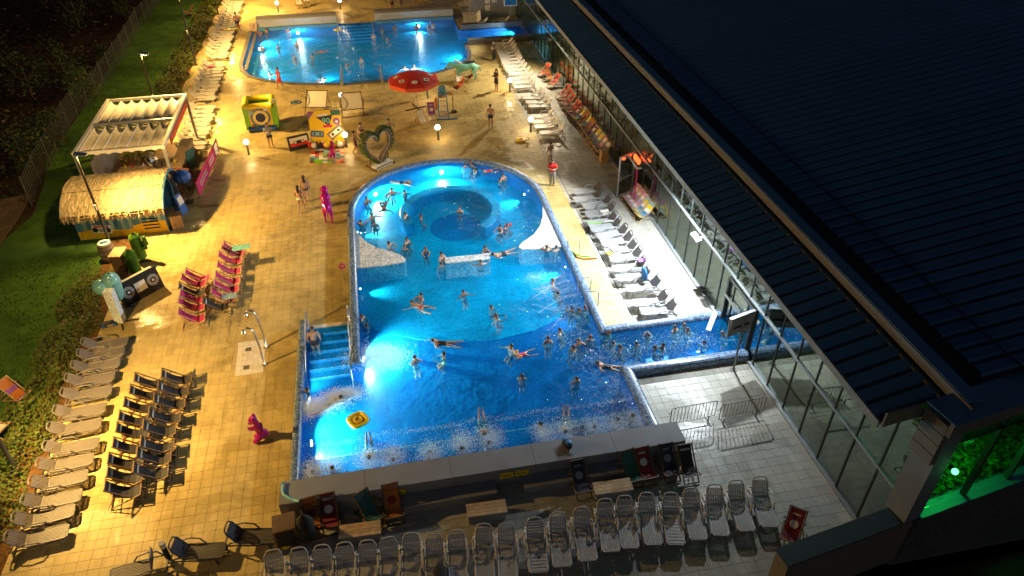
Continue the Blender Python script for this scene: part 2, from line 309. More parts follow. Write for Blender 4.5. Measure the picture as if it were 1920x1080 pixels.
# ------------------------------------------------------------------ mesh helpers
class MB:
    def __init__(s): s.v = []; s.f = []; s.mi = []; s.mats = []; s.cur = 0
    def m(s, mat):
        if mat not in s.mats: s.mats.append(mat)
        s.cur = s.mats.index(mat); return s
    def add(s, vs, fs):
        k = len(s.v); s.v += [tuple(v) for v in vs]
        for f in fs: s.f.append(tuple(i+k for i in f)); s.mi.append(s.cur)
        return s
    def box(s, c, d, rz=0, rx=0, ry=0):
        R = Matrix.Rotation(rz, 3, 'Z') @ Matrix.Rotation(ry, 3, 'Y') @ Matrix.Rotation(rx, 3, 'X'); c = Vector(c)
        vs = [c + R @ Vector((sx*d[0]/2, sy*d[1]/2, sz*d[2]/2)) for sx in (-1, 1) for sy in (-1, 1) for sz in (-1, 1)]
        return s.add(vs, [(0, 1, 3, 2), (4, 6, 7, 5), (0, 4, 5, 1), (2, 3, 7, 6), (0, 2, 6, 4), (1, 5, 7, 3)])
    def bar(s, p, q, w=.03, h=None, up=(0, 0, 1)):
        p = Vector(p); q = Vector(q); h = h or w; d = (q-p).normalized(); u = Vector(up)
        if abs(d.dot(u)) > .97: u = Vector((1, 0, 0))
        a = d.cross(u).normalized()*w/2; b = a.cross(d).normalized()*h/2
        return s.add([p-a-b, p+a-b, p+a+b, p-a+b, q-a-b, q+a-b, q+a+b, q-a+b], [(0, 3, 2, 1), (4, 5, 6, 7), (0, 1, 5, 4), (1, 2, 6, 5), (2, 3, 7, 6), (3, 0, 4, 7)])
    def tube(s, pts, r=.02, n=6, closed=False):
        pts = [Vector(p) for p in pts]; N = len(pts); rs = r if isinstance(r, (list, tuple)) else [r]*N
        base = len(s.v); ref = Vector((0, 0, 1)); vs = []
        for i, p in enumerate(pts):
            a = pts[(i-1) % N] if closed or i > 0 else p; b = pts[(i+1) % N] if closed or i < N-1 else p
            d = (b-a).normalized()
            u = d.cross(ref) if abs(d.dot(ref)) < .95 else d.cross(Vector((1, 0, 0)))
            u.normalize(); w = u.cross(d)
            vs += [p + (u*cos(2*pi*k/n)+w*sin(2*pi*k/n))*rs[i] for k in range(n)]
        fs = []
        for i in range(N if closed else N-1):
            j = (i+1) % N
            for k in range(n): fs.append((i*n+k, i*n+(k+1) % n, j*n+(k+1) % n, j*n+k))
        if not closed: fs += [tuple(range(n)), tuple(range((N-1)*n, N*n))[::-1]]
        return s.add(vs, fs)
    def lathe(s, prof, n=12, c=(0, 0, 0)):
        c = Vector(c); vs = []
        for r, z in prof: vs += [c+Vector((r*cos(2*pi*k/n), r*sin(2*pi*k/n), z)) for k in range(n)]
        fs = [(i*n+k, i*n+(k+1) % n, (i+1)*n+(k+1) % n, (i+1)*n+k) for i in range(len(prof)-1) for k in range(n)]
        fs += [tuple(range(n))[::-1], tuple(range((len(prof)-1)*n, len(prof)*n))]
        return s.add(vs, fs)
    def ball(s, c, r, n=8, m=6):
        c = Vector(c); r = Vector(r) if not isinstance(r, (int, float)) else Vector((r, r, r))
        vs = [c+Vector((0, 0, -r.z))]
        for i in range(1, m):
            t = -pi/2+pi*i/m
            vs += [c+Vector((r.x*cos(t)*cos(2*pi*k/n), r.y*cos(t)*sin(2*pi*k/n), r.z*sin(t))) for k in range(n)]
        vs.append(c+Vector((0, 0, r.z))); fs = []; L = len(vs)-1
        for k in range(n):
            fs.append((0, 1+(k+1) % n, 1+k)); fs.append((L, L-n+k, L-n+(k+1) % n))
            for i in range(m-2): fs.append((1+i*n+k, 1+i*n+(k+1) % n, 1+(i+1)*n+(k+1) % n, 1+(i+1)*n+k))
        return s.add(vs, fs)
    def prism(s, poly, z0, z1):
        n = len(poly); vs = [(p[0], p[1], z0) for p in poly]+[(p[0], p[1], z1) for p in poly]
        return s.add(vs, [tuple(range(n))[::-1], tuple(range(n, 2*n))]+[(i, (i+1) % n, n+(i+1) % n, n+i) for i in range(n)])
    def quad(s, a, b, c, d): return s.add([a, b, c, d], [(0, 1, 2, 3)])
    def mesh(s, name, smooth=False):
        me = bpy.data.meshes.new(name); me.from_pydata(s.v, [], s.f)
        for mt in s.mats: me.materials.append(mt)
        me.polygons.foreach_set('material_index', s.mi)
        if smooth: me.polygons.foreach_set('use_smooth', [True]*len(me.polygons))
        me.update(); return me
    def build(s, name, parent=None, smooth=False, loc=None, rz=0):
        o = bpy.data.objects.new(name, s.mesh(name, smooth)); COL.objects.link(o)
        if parent: o.parent = parent
        if loc is not None: o.location = loc
        o.rotation_euler.z = rz
        return o
def B(mat): return MB().m(mat)
def tag(o, label=None, cat=None, group=None, kind=None):
    if label: o['label'] = label
    if cat: o['category'] = cat
    if group: o['group'] = group
    if kind: o['kind'] = kind
    return o
def thing(name, label, cat, loc=(0, 0, 0), rz=0, group=None):
    o = bpy.data.objects.new(name, None); COL.objects.link(o); o.location = loc; o.rotation_euler.z = rz; o.empty_display_size = .2
    return tag(o, label, cat, group)
def copy_tree(o, parent=None):
    c = o.copy(); COL.objects.link(c)
    if parent: c.parent = parent
    for ch in list(o.children): copy_tree(ch, c)
    return c
def dup(root, loc, rz=0, label=None, group=None, mats=None, scale=None):
    c = copy_tree(root); c.location = loc; c.rotation_euler = (0, 0, rz)
    if label: c['label'] = label
    if group: c['group'] = group
    if scale: c.scale = (scale,)*3
    if mats:
        for d in [c]+list(c.children_recursive):
            k = d.name.split('.')[0]
            if k in mats and d.type == 'MESH':
                d.material_slots[0].link = 'OBJECT'; d.material_slots[0].material = mats[k]
    return c
def kill(root):
    for d in list(root.children_recursive)+[root]: bpy.data.objects.remove(d)
def struct(name, mb, parent=None, smooth=False):
    o = mb.build(name, parent, smooth)
    if not parent: o['kind'] = 'structure'
    return o
def sheet(name, poly, z, mat, kind='structure', parent=None):
    "flat polygon, triangulated"
    bm = bmesh.new(); vs = [bm.verts.new((p[0], p[1], z)) for p in poly]
    es = [bm.edges.new((vs[i], vs[(i+1) % len(vs)])) for i in range(len(vs))]
    bmesh.ops.triangle_fill(bm, edges=es, use_beauty=True, normal=(0, 0, 1))
    bmesh.ops.recalc_face_normals(bm, faces=bm.faces)
    for f in bm.faces:
        if f.normal.z < 0: f.normal_flip()
    me = bpy.data.meshes.new(name); bm.to_mesh(me); bm.free(); me.materials.append(mat)
    o = bpy.data.objects.new(name, me); COL.objects.link(o)
    if parent: o.parent = parent
    if kind: o['kind'] = kind
    return o
def offset_path(path, d, closed=False):
    out = []; n = len(path)
    for i, p in enumerate(path):
        p = Vector(p[:2]); a = Vector(path[(i-1) % n][:2]) if (closed or i > 0) else None; b = Vector(path[(i+1) % n][:2]) if (closed or i < n-1) else None
        t1 = (p-a).normalized() if a is not None else (b-p).normalized(); t2 = (b-p).normalized() if b is not None else t1
        n1 = Vector((-t1.y, t1.x)); n2 = Vector((-t2.y, t2.x)); m = (n1+n2).normalized()
        out.append(p+m*d/max(.35, m.dot(n1)))
    return out
def sweep(mb, path, prof, closed=False):
    "profile points (offset to the left of the travel, z)"
    k = len(prof); rows = [offset_path(path, d, closed) for d, z in prof]; n = len(path)
    vs = [(rows[j][i].x, rows[j][i].y, prof[j][1]) for i in range(n) for j in range(k)]
    fs = []
    for i in range(n if closed else n-1):
        a = i*k; b = ((i+1) % n)*k
        for j in range(k-1): fs.append((a+j, b+j, b+j+1, a+j+1))
    if not closed: fs += [tuple(range(k)), tuple(range((n-1)*k, n*k))[::-1]]
    return mb.add(vs, fs)
def inside(p, poly):
    x, y = p[0], p[1]; c = False; n = len(poly); j = n-1
    for i in range(n):
        xi, yi = poly[i][0], poly[i][1]; xj, yj = poly[j][0], poly[j][1]
        if (yi > y) != (yj > y) and x < (xj-xi)*(y-yi)/(yj-yi)+xi: c = not c
        j = i
    return c
ORD = ['first', 'second', 'third', 'fourth', 'fifth', 'sixth', 'seventh', 'eighth', 'ninth', 'tenth', 'eleventh', 'twelfth', 'thirteenth', 'fourteenth', 'fifteenth', 'sixteenth', 'seventeenth', 'eighteenth', 'nineteenth', 'twentieth', 'twenty-first', 'twenty-second', 'twenty-third', 'twenty-fourth', 'twenty-fifth', 'twenty-sixth', 'twenty-seventh', 'twenty-eighth', 'twenty-ninth', 'thirtieth', 'thirty-first', 'thirty-second', 'thirty-third', 'thirty-fourth', 'thirty-fifth', 'thirty-sixth', 'thirty-seventh', 'thirty-eighth', 'thirty-ninth', 'fortieth']
# ------------------------------------------------------------------ outlines (metres)
XL, XR, AC, AR = -2.28, 9.10, (3.41, 37.70), 5.69
arch = [(AC[0]-AR*cos(pi*k/48), AC[1]+AR*sin(pi*k/48)) for k in range(49)]
path_main = [(XL, 24.6), (XL, 28.0), (XL, 33.0)] + arch + [(XR, 31.0), (XR, 24.72), (14.86, 24.72)]
path_low = [(14.86, 21.9), (9.28, 21.9), (9.28, 18.12)]
path_left = [(-4.66, 18.12), (-4.66, 23.0), (-4.66, 28.05)]
pool_poly = [(-4.66, 18.12), (-4.66, 27.55), (XL, 27.55)] + [(XL, 33.0)] + arch + [(XR, 24.72), (19.0, 24.72), (19.0, 21.9), (9.28, 21.9), (9.28, 18.12)]
far_low = [(-11.2, 66.0), (-10.95, 64.4), (-10.2, 62.83), (-8.78, 61.54), (-6.15, 60.26), (-2.28, 59.4), (1.63, 59.4), (4.35, 60.06), (6.79, 61.51), (8.3, 63.3), (8.6, 65.0), (8.6, 67.4)]
far_poly = [(-11.2, 76.0)] + far_low + [(15.5, 67.4), (15.5, 71.6), (8.6, 71.6), (8.6, 76.0)]
LOTS = [[(-14.05, 8), (-4.66, 8), (-4.66, 47), (-14.05, 47)], [(-15.4, 47), (-4.66, 47), (-4.66, 59.2), (-15.4, 59.2)], [(-4.66, 8), (10.6, 8), (10.6, 11.2), (14.95, 11.9), (14.95, 18.12), (-4.66, 18.12)],
        [(9.28, 18.12), (14.95, 18.12), (14.95, 21.9), (9.28, 21.9)], [(XR, 24.72), (14.95, 24.72), (14.95, 59.2), (XR, 59.2)], [(-4.66, 28.05), (XL, 28.05), (XL, 59.2), (-4.66, 59.2)], arch + [(XR, 59.2), (XL, 59.2)]]
FARLOTS = [[(-15.4, 59.2), (-2.28, 59.2)] + far_low[:6][::-1] + [(-11.2, 76), (-15.4, 76)], [(-2.28, 59.2), (14.95, 59.2), (14.95, 67.4)] + far_low[5:][::-1],
           [(8.6, 71.6), (14.95, 71.6), (14.95, 76), (8.6, 76)], [(-15.4, 76), (14.95, 76), (14.95, 125), (-15.4, 125)]]
# ------------------------------------------------------------------ ground and lawn
g_ = B(m_soil)
for x0, y0, x1, y1 in ((-400, -80, -15.5, 500), (-15.5, -80, 12, 7.8), (12, -80, 400, 11.0), (-15.5, 126, 400, 500), (46, 11, 400, 126)):
    g_.quad((x0, y0, -.10), (x1, y0, -.10), (x1, y1, -.10), (x0, y1, -.10))
struct('ground', g_)
sheet('lawn', [(-15.45, 5), (-15.45, 118), (-23.2, 118), (-23.2, 88), (-22.6, 70), (-22.2, 58), (-22.4, 50), (-21.4, 46), (-20.8, 42), (-23, 34), (-34, 20), (-36, 5)], -.06, m_grass)
track = [G(0, 372), G(62, 362), G(40, 400), G(0, 458), G(-60, 520), G(-90, 400)]
sheet('bare_track', [(p.x, p.y) for p in track], -.045, m_sand)
sheet('planting_bed', [(-14.0, 5), (-14.0, 47.6), (-15.48, 47.6), (-15.48, 5)], -.03, m_mulch)
sheet('upper_planting_bed', [(-15.42, 47.5), (-15.42, 118), (-17.1, 118), (-17.3, 47.5)], -.035, m_mulch)
# grass blades where the lawn is near and lit
rg = random.Random(3); bl = B(m_blade)
for k in range(16000):
    y = rg.uniform(12, 37) if k % 3 else rg.uniform(40, 70); x = rg.uniform(-24 if y > 37 else -27, -15.3)
    if y > 37 and x > -17 : continue
    h = rg.uniform(.05, .12); a = rg.uniform(0, pi); w = .035; dx, dy = cos(a)*w, sin(a)*w; lx, ly = rg.uniform(-.06, .06), rg.uniform(-.06, .06)
    bl.add([(x-dx, y-dy, -.06), (x+dx, y+dy, -.06), (x+lx, y+ly, -.06+h)], [(0, 1, 2)])
tag(bl.build('grass'), 'short tufts of grass standing up from the dim lawn', 'grass', kind='stuff')
# ------------------------------------------------------------------ deck: slab, single tiles, remaining tiles
deck = thing('deck', None, None); deck['kind'] = 'structure'
for i, p in enumerate(LOTS): sheet('slab', p, -.009, m_joint, None, deck)
def brick_far():
    m = tile_mat('far_tiles_glaze', DECK, wet=.7, stain=.3, shift=.03); return m
for p in FARLOTS: sheet('paving', p, -.004, m_tile_far, None, deck)
PITCH_T = .40
tile_me = MB().m(m_tile); h = PITCH_T/2-.0035
tile_me.add([(-h, -h, -.03), (h, -h, -.03), (h, h, -.03), (-h, h, -.03), (-h+.003, -h+.003, 0), (h-.003, -h+.003, 0), (h-.003, h-.003, 0), (-h+.003, h-.003, 0)], [(4, 5, 6, 7), (0, 1, 5, 4), (1, 2, 6, 5), (2, 3, 7, 6), (3, 0, 4, 7)])
tile_mesh = tile_me.mesh('tile'); tile_pale = tile_mesh.copy(); tile_pale.materials[0] = m_pale; cand = []
def is_pale(x, y): return (y < 17.1 and x > -4.8) or (y < 24.7 and x > 9.2) or x > 10.86
margins = [(-.3, path_main)]
def tile_ok(x, y):
    for p in LOTS:
        if inside((x, y), p): return True
    return False
rt = random.Random(11); stuff = B(m_tile)
tv = tile_me.v; tf = tile_me.f
patch = [G(440, 706), G(494, 698), G(492, 637), G(447, 643)]
for j in range(int((59.2-10)/PITCH_T)):
    for i in range(int(30.6/PITCH_T)):
        x = -15.4+PITCH_T*(i+.5)+.05; y = 10+PITCH_T*(j+.5)
        if not tile_ok(x, y) or inside((x, y), patch): continue
        if abs(x-10.86) < .2 and y > 24.7: x += .02
        px, py = PR((x, y, 0))
        if -40 < px < 1960 and py < 1110: cand.append((y, x, 0 <= px <= 1920 and py <= 1080 and not (470 < px < 1280 and py < 1000 and py > 850)))
cand.sort(key=lambda c: c[0]); single = set([c[:2] for c in cand if c[2]][:295])
for y, x, vis in cand:
    z = rt.uniform(-.0025, .0015); rx = rt.uniform(-.004, .004)
    if (y, x) in single:
        o = bpy.data.objects.new('tile', tile_pale if is_pale(x, y) else tile_mesh); COL.objects.link(o); o.parent = deck; o.location = (x, y, z); o.rotation_euler = (rx, rt.uniform(-.004, .004), 0)
    else: stuff.m(m_pale if is_pale(x, y) else m_tile); stuff.add([(v[0]+x, v[1]+y, v[2]+z+v[1]*rx) for v in tv], tf)
s_ = stuff.build('tiles', deck); s_['kind'] = 'stuff'
# pale shower tray let into the deck
tray = thing('shower_tray', 'pale tiled square with two dark drains let into the yellow deck', 'shower tray', (0, 0, 0))
c0 = Vector((patch[0].x, patch[0].y, 0)); ex = (Vector((patch[1].x, patch[1].y, 0))-c0)/5; ey = (Vector((patch[3].x, patch[3].y, 0))-c0)/7
for i in range(5):
    for j in range(7):
        a = c0+ex*(i+.02)+ey*(j+.02); b = ex*.96; c = ey*.96
        MB().m(m_slab).add([a, a+b, a+b+c, a+c, a+Vector((0, 0, .006)), a+b+Vector((0, 0, .006)), a+b+c+Vector((0, 0, .006)), a+c+Vector((0, 0, .006))], [(4, 5, 6, 7), (0, 1, 5, 4), (1, 2, 6, 5), (2, 3, 7, 6), (3, 0, 4, 7)]).build('tile', tray)
for q in ((466, 655), (462, 689)):
    p = G(*q, .008); B(m_drain).box((p.x, p.y, .012), (.26, .24, .012)).build('drain', tray)
    pass
# slot drain and pale slabs along the right deck
struct('slot_drain', B(m_drain).box((10.86, 41.9, .003), (.05, 34.0, .006)))
struct('gutter_grating', B(m_drain).box((-10.75, 70, .003), (.28, 11.0, .012)))
# ------------------------------------------------------------------ main pool
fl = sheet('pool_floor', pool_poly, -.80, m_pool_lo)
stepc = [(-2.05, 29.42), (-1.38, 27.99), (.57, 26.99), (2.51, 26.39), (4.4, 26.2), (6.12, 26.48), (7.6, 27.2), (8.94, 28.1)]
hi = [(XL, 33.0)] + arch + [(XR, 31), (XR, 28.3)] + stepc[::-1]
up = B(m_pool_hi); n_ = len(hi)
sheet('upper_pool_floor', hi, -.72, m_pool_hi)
sw = B(m_step); sweep(sw, [(XL, 29.6)] + stepc + [(XR, 28.3)], [(0, -.72), (0, -.82)]); struct('floor_step', sw)
PROF = [(.21, -1.3), (.21, .30), (.185, .37), (.12, .42), (.04, .44), (-.04, .44), (-.12, .42), (-.185, .37), (-.21, .30), (-.21, .22)]
PROFW = [(-.20, .24), (-.20, -1.3)]
rim = B(m_rim)
sweep(rim, path_main, PROF); sweep(rim, path_low, [(d*1.15, z) for d, z in PROF]); sweep(rim, path_left, [(d*.85, z) for d, z in PROF])
struct('pool_rim', rim, smooth=False)
pw = B(m_pool_wall); sweep(pw, path_main, PROFW); sweep(pw, path_low, PROFW); sweep(pw, path_left, [(-.165, .24), (-.165, -1.3)])
pw.quad((-4.66, 18.14, -1.3), (9.3, 18.14, -1.3), (9.3, 18.14, .88), (-4.66, 18.14, .88))
sweep(pw, [(XL+.2, 24.6), (XL-.2, 24.6)], [(.012, -1.3), (.012, .2)])
struct('pool_wall', pw)
struct('massage_bench', B(m_step).box((2.32, 19.15, -.80), (13.6, 2.06, .62)).m(m_island).box((2.32, 20.15, -.485), (13.6, .07, .012)))
st = B(m_step)
for k in range(7): st.box((-3.46, 27.45-.43*k, -.56+(.10-.155*k)/2), (1.98-.004*k, .428, 1.12+.10-.155*k))
struct('pool_steps', st)
st = B(m_island)
for k in range(7): st.box((-3.46, 27.26-.43*k, .105-.155*k), (1.9, .04, .008))
struct('step_nosing', st)
struct('step_landing', B(m_slab).box((-3.5, 27.87, .012), (2.05, .42, .03)))
# whirlpool ring, islands, bench
ring = B(m_step); pts = [(3.5+2.72*cos(radians(t)), 37.45+2.72*sin(radians(t))) for t in range(205, -56, -5)]
sweep(ring, pts, [(.28, -1.1), (.28, .02), (.22, .08), (-.22, .08), (-.28, .02), (-.28, -1.1)]); struct('whirlpool_wall', ring)
rt_ = B(m_ringtop); sweep(rt_, pts, [(.225, .081), (.21, .088), (-.21, .088), (-.225, .081)]); struct('whirlpool_ring_top', rt_)
struct('whirlpool_floor', B(m_pool_lo).lathe([(1.55, -.73), (1.5, -.70)], 40, (3.7, 36.7, 0)))
isl = [(-2.1, 36.3), (-1.9, 35.4), (-1.42, 34.4), (-.9, 33.8), (-.17, 33.3), (.35, 32.75), (.50, 32.4), (.37, 32.15), (-.3, 32.06), (-2.1, 32.06)]
struct('mosaic_island', B(m_island).prism(isl, -1.1, .30))
isr = [(8.92, 36.6), (8.92, 31.95), (7.35, 31.98), (6.75, 32.1), (6.6, 32.35), (6.85, 32.72), (7.65, 33.4), (8.2, 34.2), (8.6, 35.2)]
struct('mosaic_island', B(m_island).prism(isr[::-1], -1.1, .31))
struct('mosaic_seat', B(m_island).prism([(2.5, 31.6), (4.9, 31.55), (4.95, 32.1), (2.55, 32.15)], -1.1, .29))
sheet('pool_water', pool_poly, .25, m_water)
# ------------------------------------------------------------------ far pool
sheet('far_pool_floor', far_poly, -.95, m_pool_far)
fr = B(m_pool_wall); sweep(fr, far_poly, [(0, -1.1), (0, .02)], True); struct('far_pool_wall', fr)
fc = B(m_granite); sweep(fc, [(-11.2, 75.5)] + far_low, [(-.28, .0), (-.28, .06), (.06, .06), (.06, -.1)]); struct('far_pool_kerb', fc)
sheet('far_pool_water', far_poly, -.03, m_water_far)
for x0, x1 in ((-10.7, -3.0), (.75, 8.6)):
    w_ = thing('poolside_wall', 'long low concrete wall along the far edge of the upper pool, %s of its steps' % ('left' if x0 < -5 else 'right'), 'wall', ((x0+x1)/2, 76.1, 0))
    B(m_wall_far).box((0, .2, .47), (x1-x0, 1.3, .9)).build('core', w_)
    B(m_fascia).box((0, .5, .95), (x1-x0+.04, .9, .06)).build('coping', w_)
    B(m_skyb).box((0, -.62, .12), (x1-x0, .32, .3)).build('ledge', w_)
fs = B(m_step)
for k in range(6): fs.box((-1.1, 75.6-.5*k, -.56+(-.05-.15*k)/2), (3.4, .49, 1.07-.15*k))
struct('far_pool_steps', fs)
fs = B(m_step)
for k in range(5): fs.box((.2, 59.9+.45*k, -.56+(-.08-.17*k)/2), (4.4, .44, 1.04-.17*k))
struct('near_side_steps', fs)
for q, lab in (((640, 142), 'left'), ((715, 140), 'right')):
    p = G(*q, .4); w_ = thing('step_guard', 'low grey metal guard wall beside the near steps of the upper pool, %s one' % lab, 'guard wall', (p.x, p.y, 0))
    B(m_steel).box((0, .3, .18), (.22, 3.2, .5)).build('panel', w_); B(m_alu).tube([(0, -1.3, .4), (0, -1.2, .62), (0, 1.8, .62), (0, 1.9, .4)], .035).build('handrail', w_)
for q in ((634, 58), (700, 60)):
    p = G(*q, 0); w_ = thing('step_rail', 'bright steel handrail at the far steps of the upper pool, %s side' % ('left' if q[0] < 660 else 'right'), 'handrail', (p.x, p.y, 0))
    B(m_steel).tube([(0, 1.6, 0), (0, 1.6, .85), (0, 1.4, .95), (0, -1.2, .55), (0, -1.4, .4), (0, -1.4, -.6)], .035).build('rail', w_); B(m_steel).tube([(0, .2, -.4), (0, .2, .78)], .03).build('upright', w_)
for y0, x1 in ((71.85, 14.9), (67.2, 14.9)):
    w_ = thing('channel_wall', 'dark stone wall lining the %s side of the upper swim channel' % ('far' if y0 > 70 else 'near'), 'wall', (0, 0, 0))
    B(m_granite).box(((8.9+x1)/2, y0, .2), (x1-8.9, .5, .5)).build('core', w_); B(m_granite).box(((8.9+x1)/2, y0, .475), (x1-8.86, .58, .05)).build('coping', w_)
# ------------------------------------------------------------------ massive grey wall closing the main pool
w_ = thing('grey_wall', 'thick smooth grey wall closing the near end of the main pool', 'wall', (0, 0, 0))
cuts = [-5.03, -2.05, 1.05, 4.15, 7.25, 9.98]
for a, b in zip(cuts, cuts[1:]):
    B(m_grey_wall).add([(a+.006, 17.12, 0), (b-.006, 17.12, 0), (b-.006, 18.12, 0), (a+.006, 18.12, 0), (a+.006, 17.12, .9), (b-.006, 17.12, .9), (b-.006, 18.12, .9), (a+.006, 18.12, .9)], [(0, 3, 2, 1), (4, 5, 6, 7), (0, 1, 5, 4), (1, 2, 6, 5), (2, 3, 7, 6), (3, 0, 4, 7)]).build('panel', w_)
B(m_drain).box((2.47, 17.63, .43), (14.95, .97, .84)).build('core', w_)
for a, b in ((-.9, 2.6), (3.6, 8.2)):
    B(m_grey_wall).box(((a+b)/2, 16.82, .2), (b-a, .56, .4)).build('ledge', w_)
# ------------------------------------------------------------------ glass hall
hall = thing('glass_hall', 'long glass walled pool hall under a dark navy sheet roof', 'building', (0, 0, 0))
GX = 14.93; YA = 11.9; PANE = 1.35; NP = 64
def hbox(n, m, c, d, **k): return B(m).box(c, d, **k).build(n, hall)
hbox('floor', m_hallfloor, (25, 16.6, -.03), (20, 10.4, .06)); hbox('floor', m_hallfloor, (25, 62, -.03), (20, 74, .06)); hbox('back_wall', m_hallwall, (34, 60, 3.2), (.3, 110, 6.4))
hbox('sill', m_alu, (GX-.03, 16.9, .05), (.26, 10.0, .12)); hbox('sill', m_alu, (GX-.03, 46.0, .05), (.26, 42.0, .12)); hbox('sill', m_alu, (GX-.03, 83, .05), (.26, 24.0, .12))
pane_lo = B(m_glass).box((0, 0, 1.42), (.016, PANE-.06, 2.66)).mesh('pane'); pane_hi = B(m_glass).box((0, 0, 4.68), (.016, PANE-.06, 3.70)).mesh('pane')
mul = B(m_mull).box((0, 0, 3.28), (.09, .055, 6.5)).mesh('mullion')
y = YA
for k in range(NP):
    for me in (pane_lo, pane_hi):
        o = bpy.data.objects.new('pane', me); COL.objects.link(o); o.parent = hall; o.location = (GX, y+PANE/2, 0)
    o = bpy.data.objects.new('mullion', mul); COL.objects.link(o); o.parent = hall; o.location = (GX, y, 0)
    y += PANE
hbox('transom', m_alu, (GX-.01, YA+NP*PANE/2, 2.8), (.13, NP*PANE, .085))
hbox('light_block_ceiling', m_hallwall, (24.6, 70, 6.42), (19.2, 115, .1))  # unseen slab added to stop hall light leaking onto the roof
# lapped roof sheets
def sheet_part(p0, p1, ya, yb, wid, name='roof_sheet'):
    (x0, z0), (x1, z1) = p0, p1
    mb = MB().m(m_roof); e = .05; t = .10
    rows = [(ya, -.08), (ya+.19, -.08), (ya+.25, 0), (yb, 0)]
    mb.add([(x0, yy, z0+dz) for yy, dz in rows]+[(x1, yy, z1+dz) for yy, dz in rows], [(1, 2, 6, 5), (2, 3, 7, 6)])
    mb.m(m_seam_shade).add([(x0, ya, z0-.08), (x0, ya+.19, z0-.08), (x1, ya+.19, z1-.08), (x1, ya, z1-.08)], [(0, 1, 2, 3)])  # groove floor coloured dark to imitate the shade between ribs
    return mb
low = sheet_part((13.3, 6.20), (15.15, 6.74), 0, .60, 0).mesh('roof_sheet')
EV, IN = (13.3, 6.20), (15.15, 6.74)
for k in range(118):
    o = bpy.data.objects.new('roof_sheet', low); COL.objects.link(o); o.parent = hall; o.location = (0, 12.45+.6*k, 0)
MX0, MZ0, MX1 = 16.62, 7.08, 58.0; MZ1 = MZ0+.165*(MX1-MX0)
mainm = sheet_part((MX0, MZ0), (MX1, MZ1), 0, .60, 0).mesh('roof_sheet')
EA = radians(9); EP = Vector((15.07, 11.54, 0)); ED = Vector((cos(EA), sin(EA), 0)); EN = Vector((-sin(EA), cos(EA), 0))
for k in range(150):
    o = bpy.data.objects.new('roof_sheet', mainm); COL.objects.link(o); o.parent = hall; o.location = (0, 12.6+.6*k, 0)
hbox('sheet_lap', m_seam_shade, (17.75, 57, 7.30), (.06, 90, .02), ry=-.16)
L0, L1 = 12.4, 130.0; LM, LL = (L0+L1)/2, L1-L0
hbox('eave', m_eave, (13.27, LM, 6.07), (.06, LL, .27)); hbox('soffit', m_clad, (14.15, LM, 6.12), (1.7, LL, .05)); 
hbox('gutter', m_drain, (15.2, LM, 6.66), (.14, LL, .14))
hbox('fascia', m_fascia, (15.32, 70.8, 6.98), (.06, 118.4, .34)); hbox('roof_cap', m_cap, (15.56, 70.9, 7.165), (.46, 118.2, .035))
hbox('gutter', m_black, (16.22, 71, 6.85), (.84, 118, .05)); hbox('gutter_side', m_black, (15.81, 71, 7.0), (.03, 118, .3))
hbox('roof_end', m_clad, (14.25, 12.42, 6.35), (1.9, .07, .55), rz=.12)
# end wall with its plinth
def EW(s, z, n=0): p = EP+ED*s+EN*n; return (p.x, p.y, z)
def ebox(n, m, s0, s1, z0, z1, n0, n1):
    return MB().m(m).add([EW(s0, z0, n0), EW(s1, z0, n0), EW(s1, z0, n1), EW(s0, z0, n1), EW(s0, z1, n0), EW(s1, z1, n0), EW(s1, z1, n1), EW(s0, z1, n1)], [(0, 3, 2, 1), (4, 5, 6, 7), (0, 1, 5, 4), (1, 2, 6, 5), (2, 3, 7, 6), (3, 0, 4, 7)]).build(n, hall)
ebox('plinth', m_granite, .25, 24, -.1, 2.25, -.10, .5); ebox('window_sill', m_cap, .3, 24, 2.25, 2.36, -.16, .3)
ebox('corner_column', m_grey_wall, -.28, .34, 2.2, 6.6, -.05, .75)
for k in range(4): ebox('cladding_panel', m_clad, -.42, -.29, 5.0+.42*k, 5.39+.42*k, .0, .8)
ebox('end_fascia', m_clad, -.6, 26, 6.50, 7.0, -.25, -.12); ebox('end_cap', m_cap, -.6, 26, 7.005, 7.04, -.27, .75)
ebox('end_beam', m_clad, .34, 26, 6.3, 6.5, -.08, .4)
for k in range(9):
    s = .36+1.9*k
    ebox('end_pane', m_glass_end, s+.06, s+1.82, 2.40, 5.56, .10, .115); ebox('end_pane', m_glass_end, s+.06, s+1.82, 5.70, 6.30, .10, .115)
    ebox('end_mullion', m_mull, s+1.83, s+1.96, 2.36, 6.3, .03, .2)
ebox('end_transom', m_mull, .36, 18, 5.57, 5.69, .03, .2)
# dividing wall running out from the corner
pw_ = thing('parapet_wall', 'dark teal capped wall running out from the corner of the glass hall', 'wall', (0, 0, 0))
def ebox2(n, m, s0, s1, z0, z1, n0, n1):
    o = ebox(n, m, s0, s1, z0, z1, n0, n1); o.parent = pw_; return o
ebox2('core', m_clad, -4.62, .22, -.1, 2.16, -.02, .55); ebox2('coping', m_coping, -4.66, .24, 2.165, 2.23, -.05, .60)
# channel doors in the glass front
for y0 in (24.55, 22.05):
    hbox('door_post', m_mull, (GX-.05, y0, 1.3), (.16, .12, 2.6))
for k in range(6): hbox('strip_curtain', m_skyb, (GX+.02, 67.9+.6*k, 1.2), (.02, .42, 2.2))
hbox('door_head', m_steel, (GX-.12, 23.3, 1.62), (.08, 2.5, .08)); hbox('door_head', m_mull, (GX-.05, 23.3, 2.55), (.1, 2.5, .1))
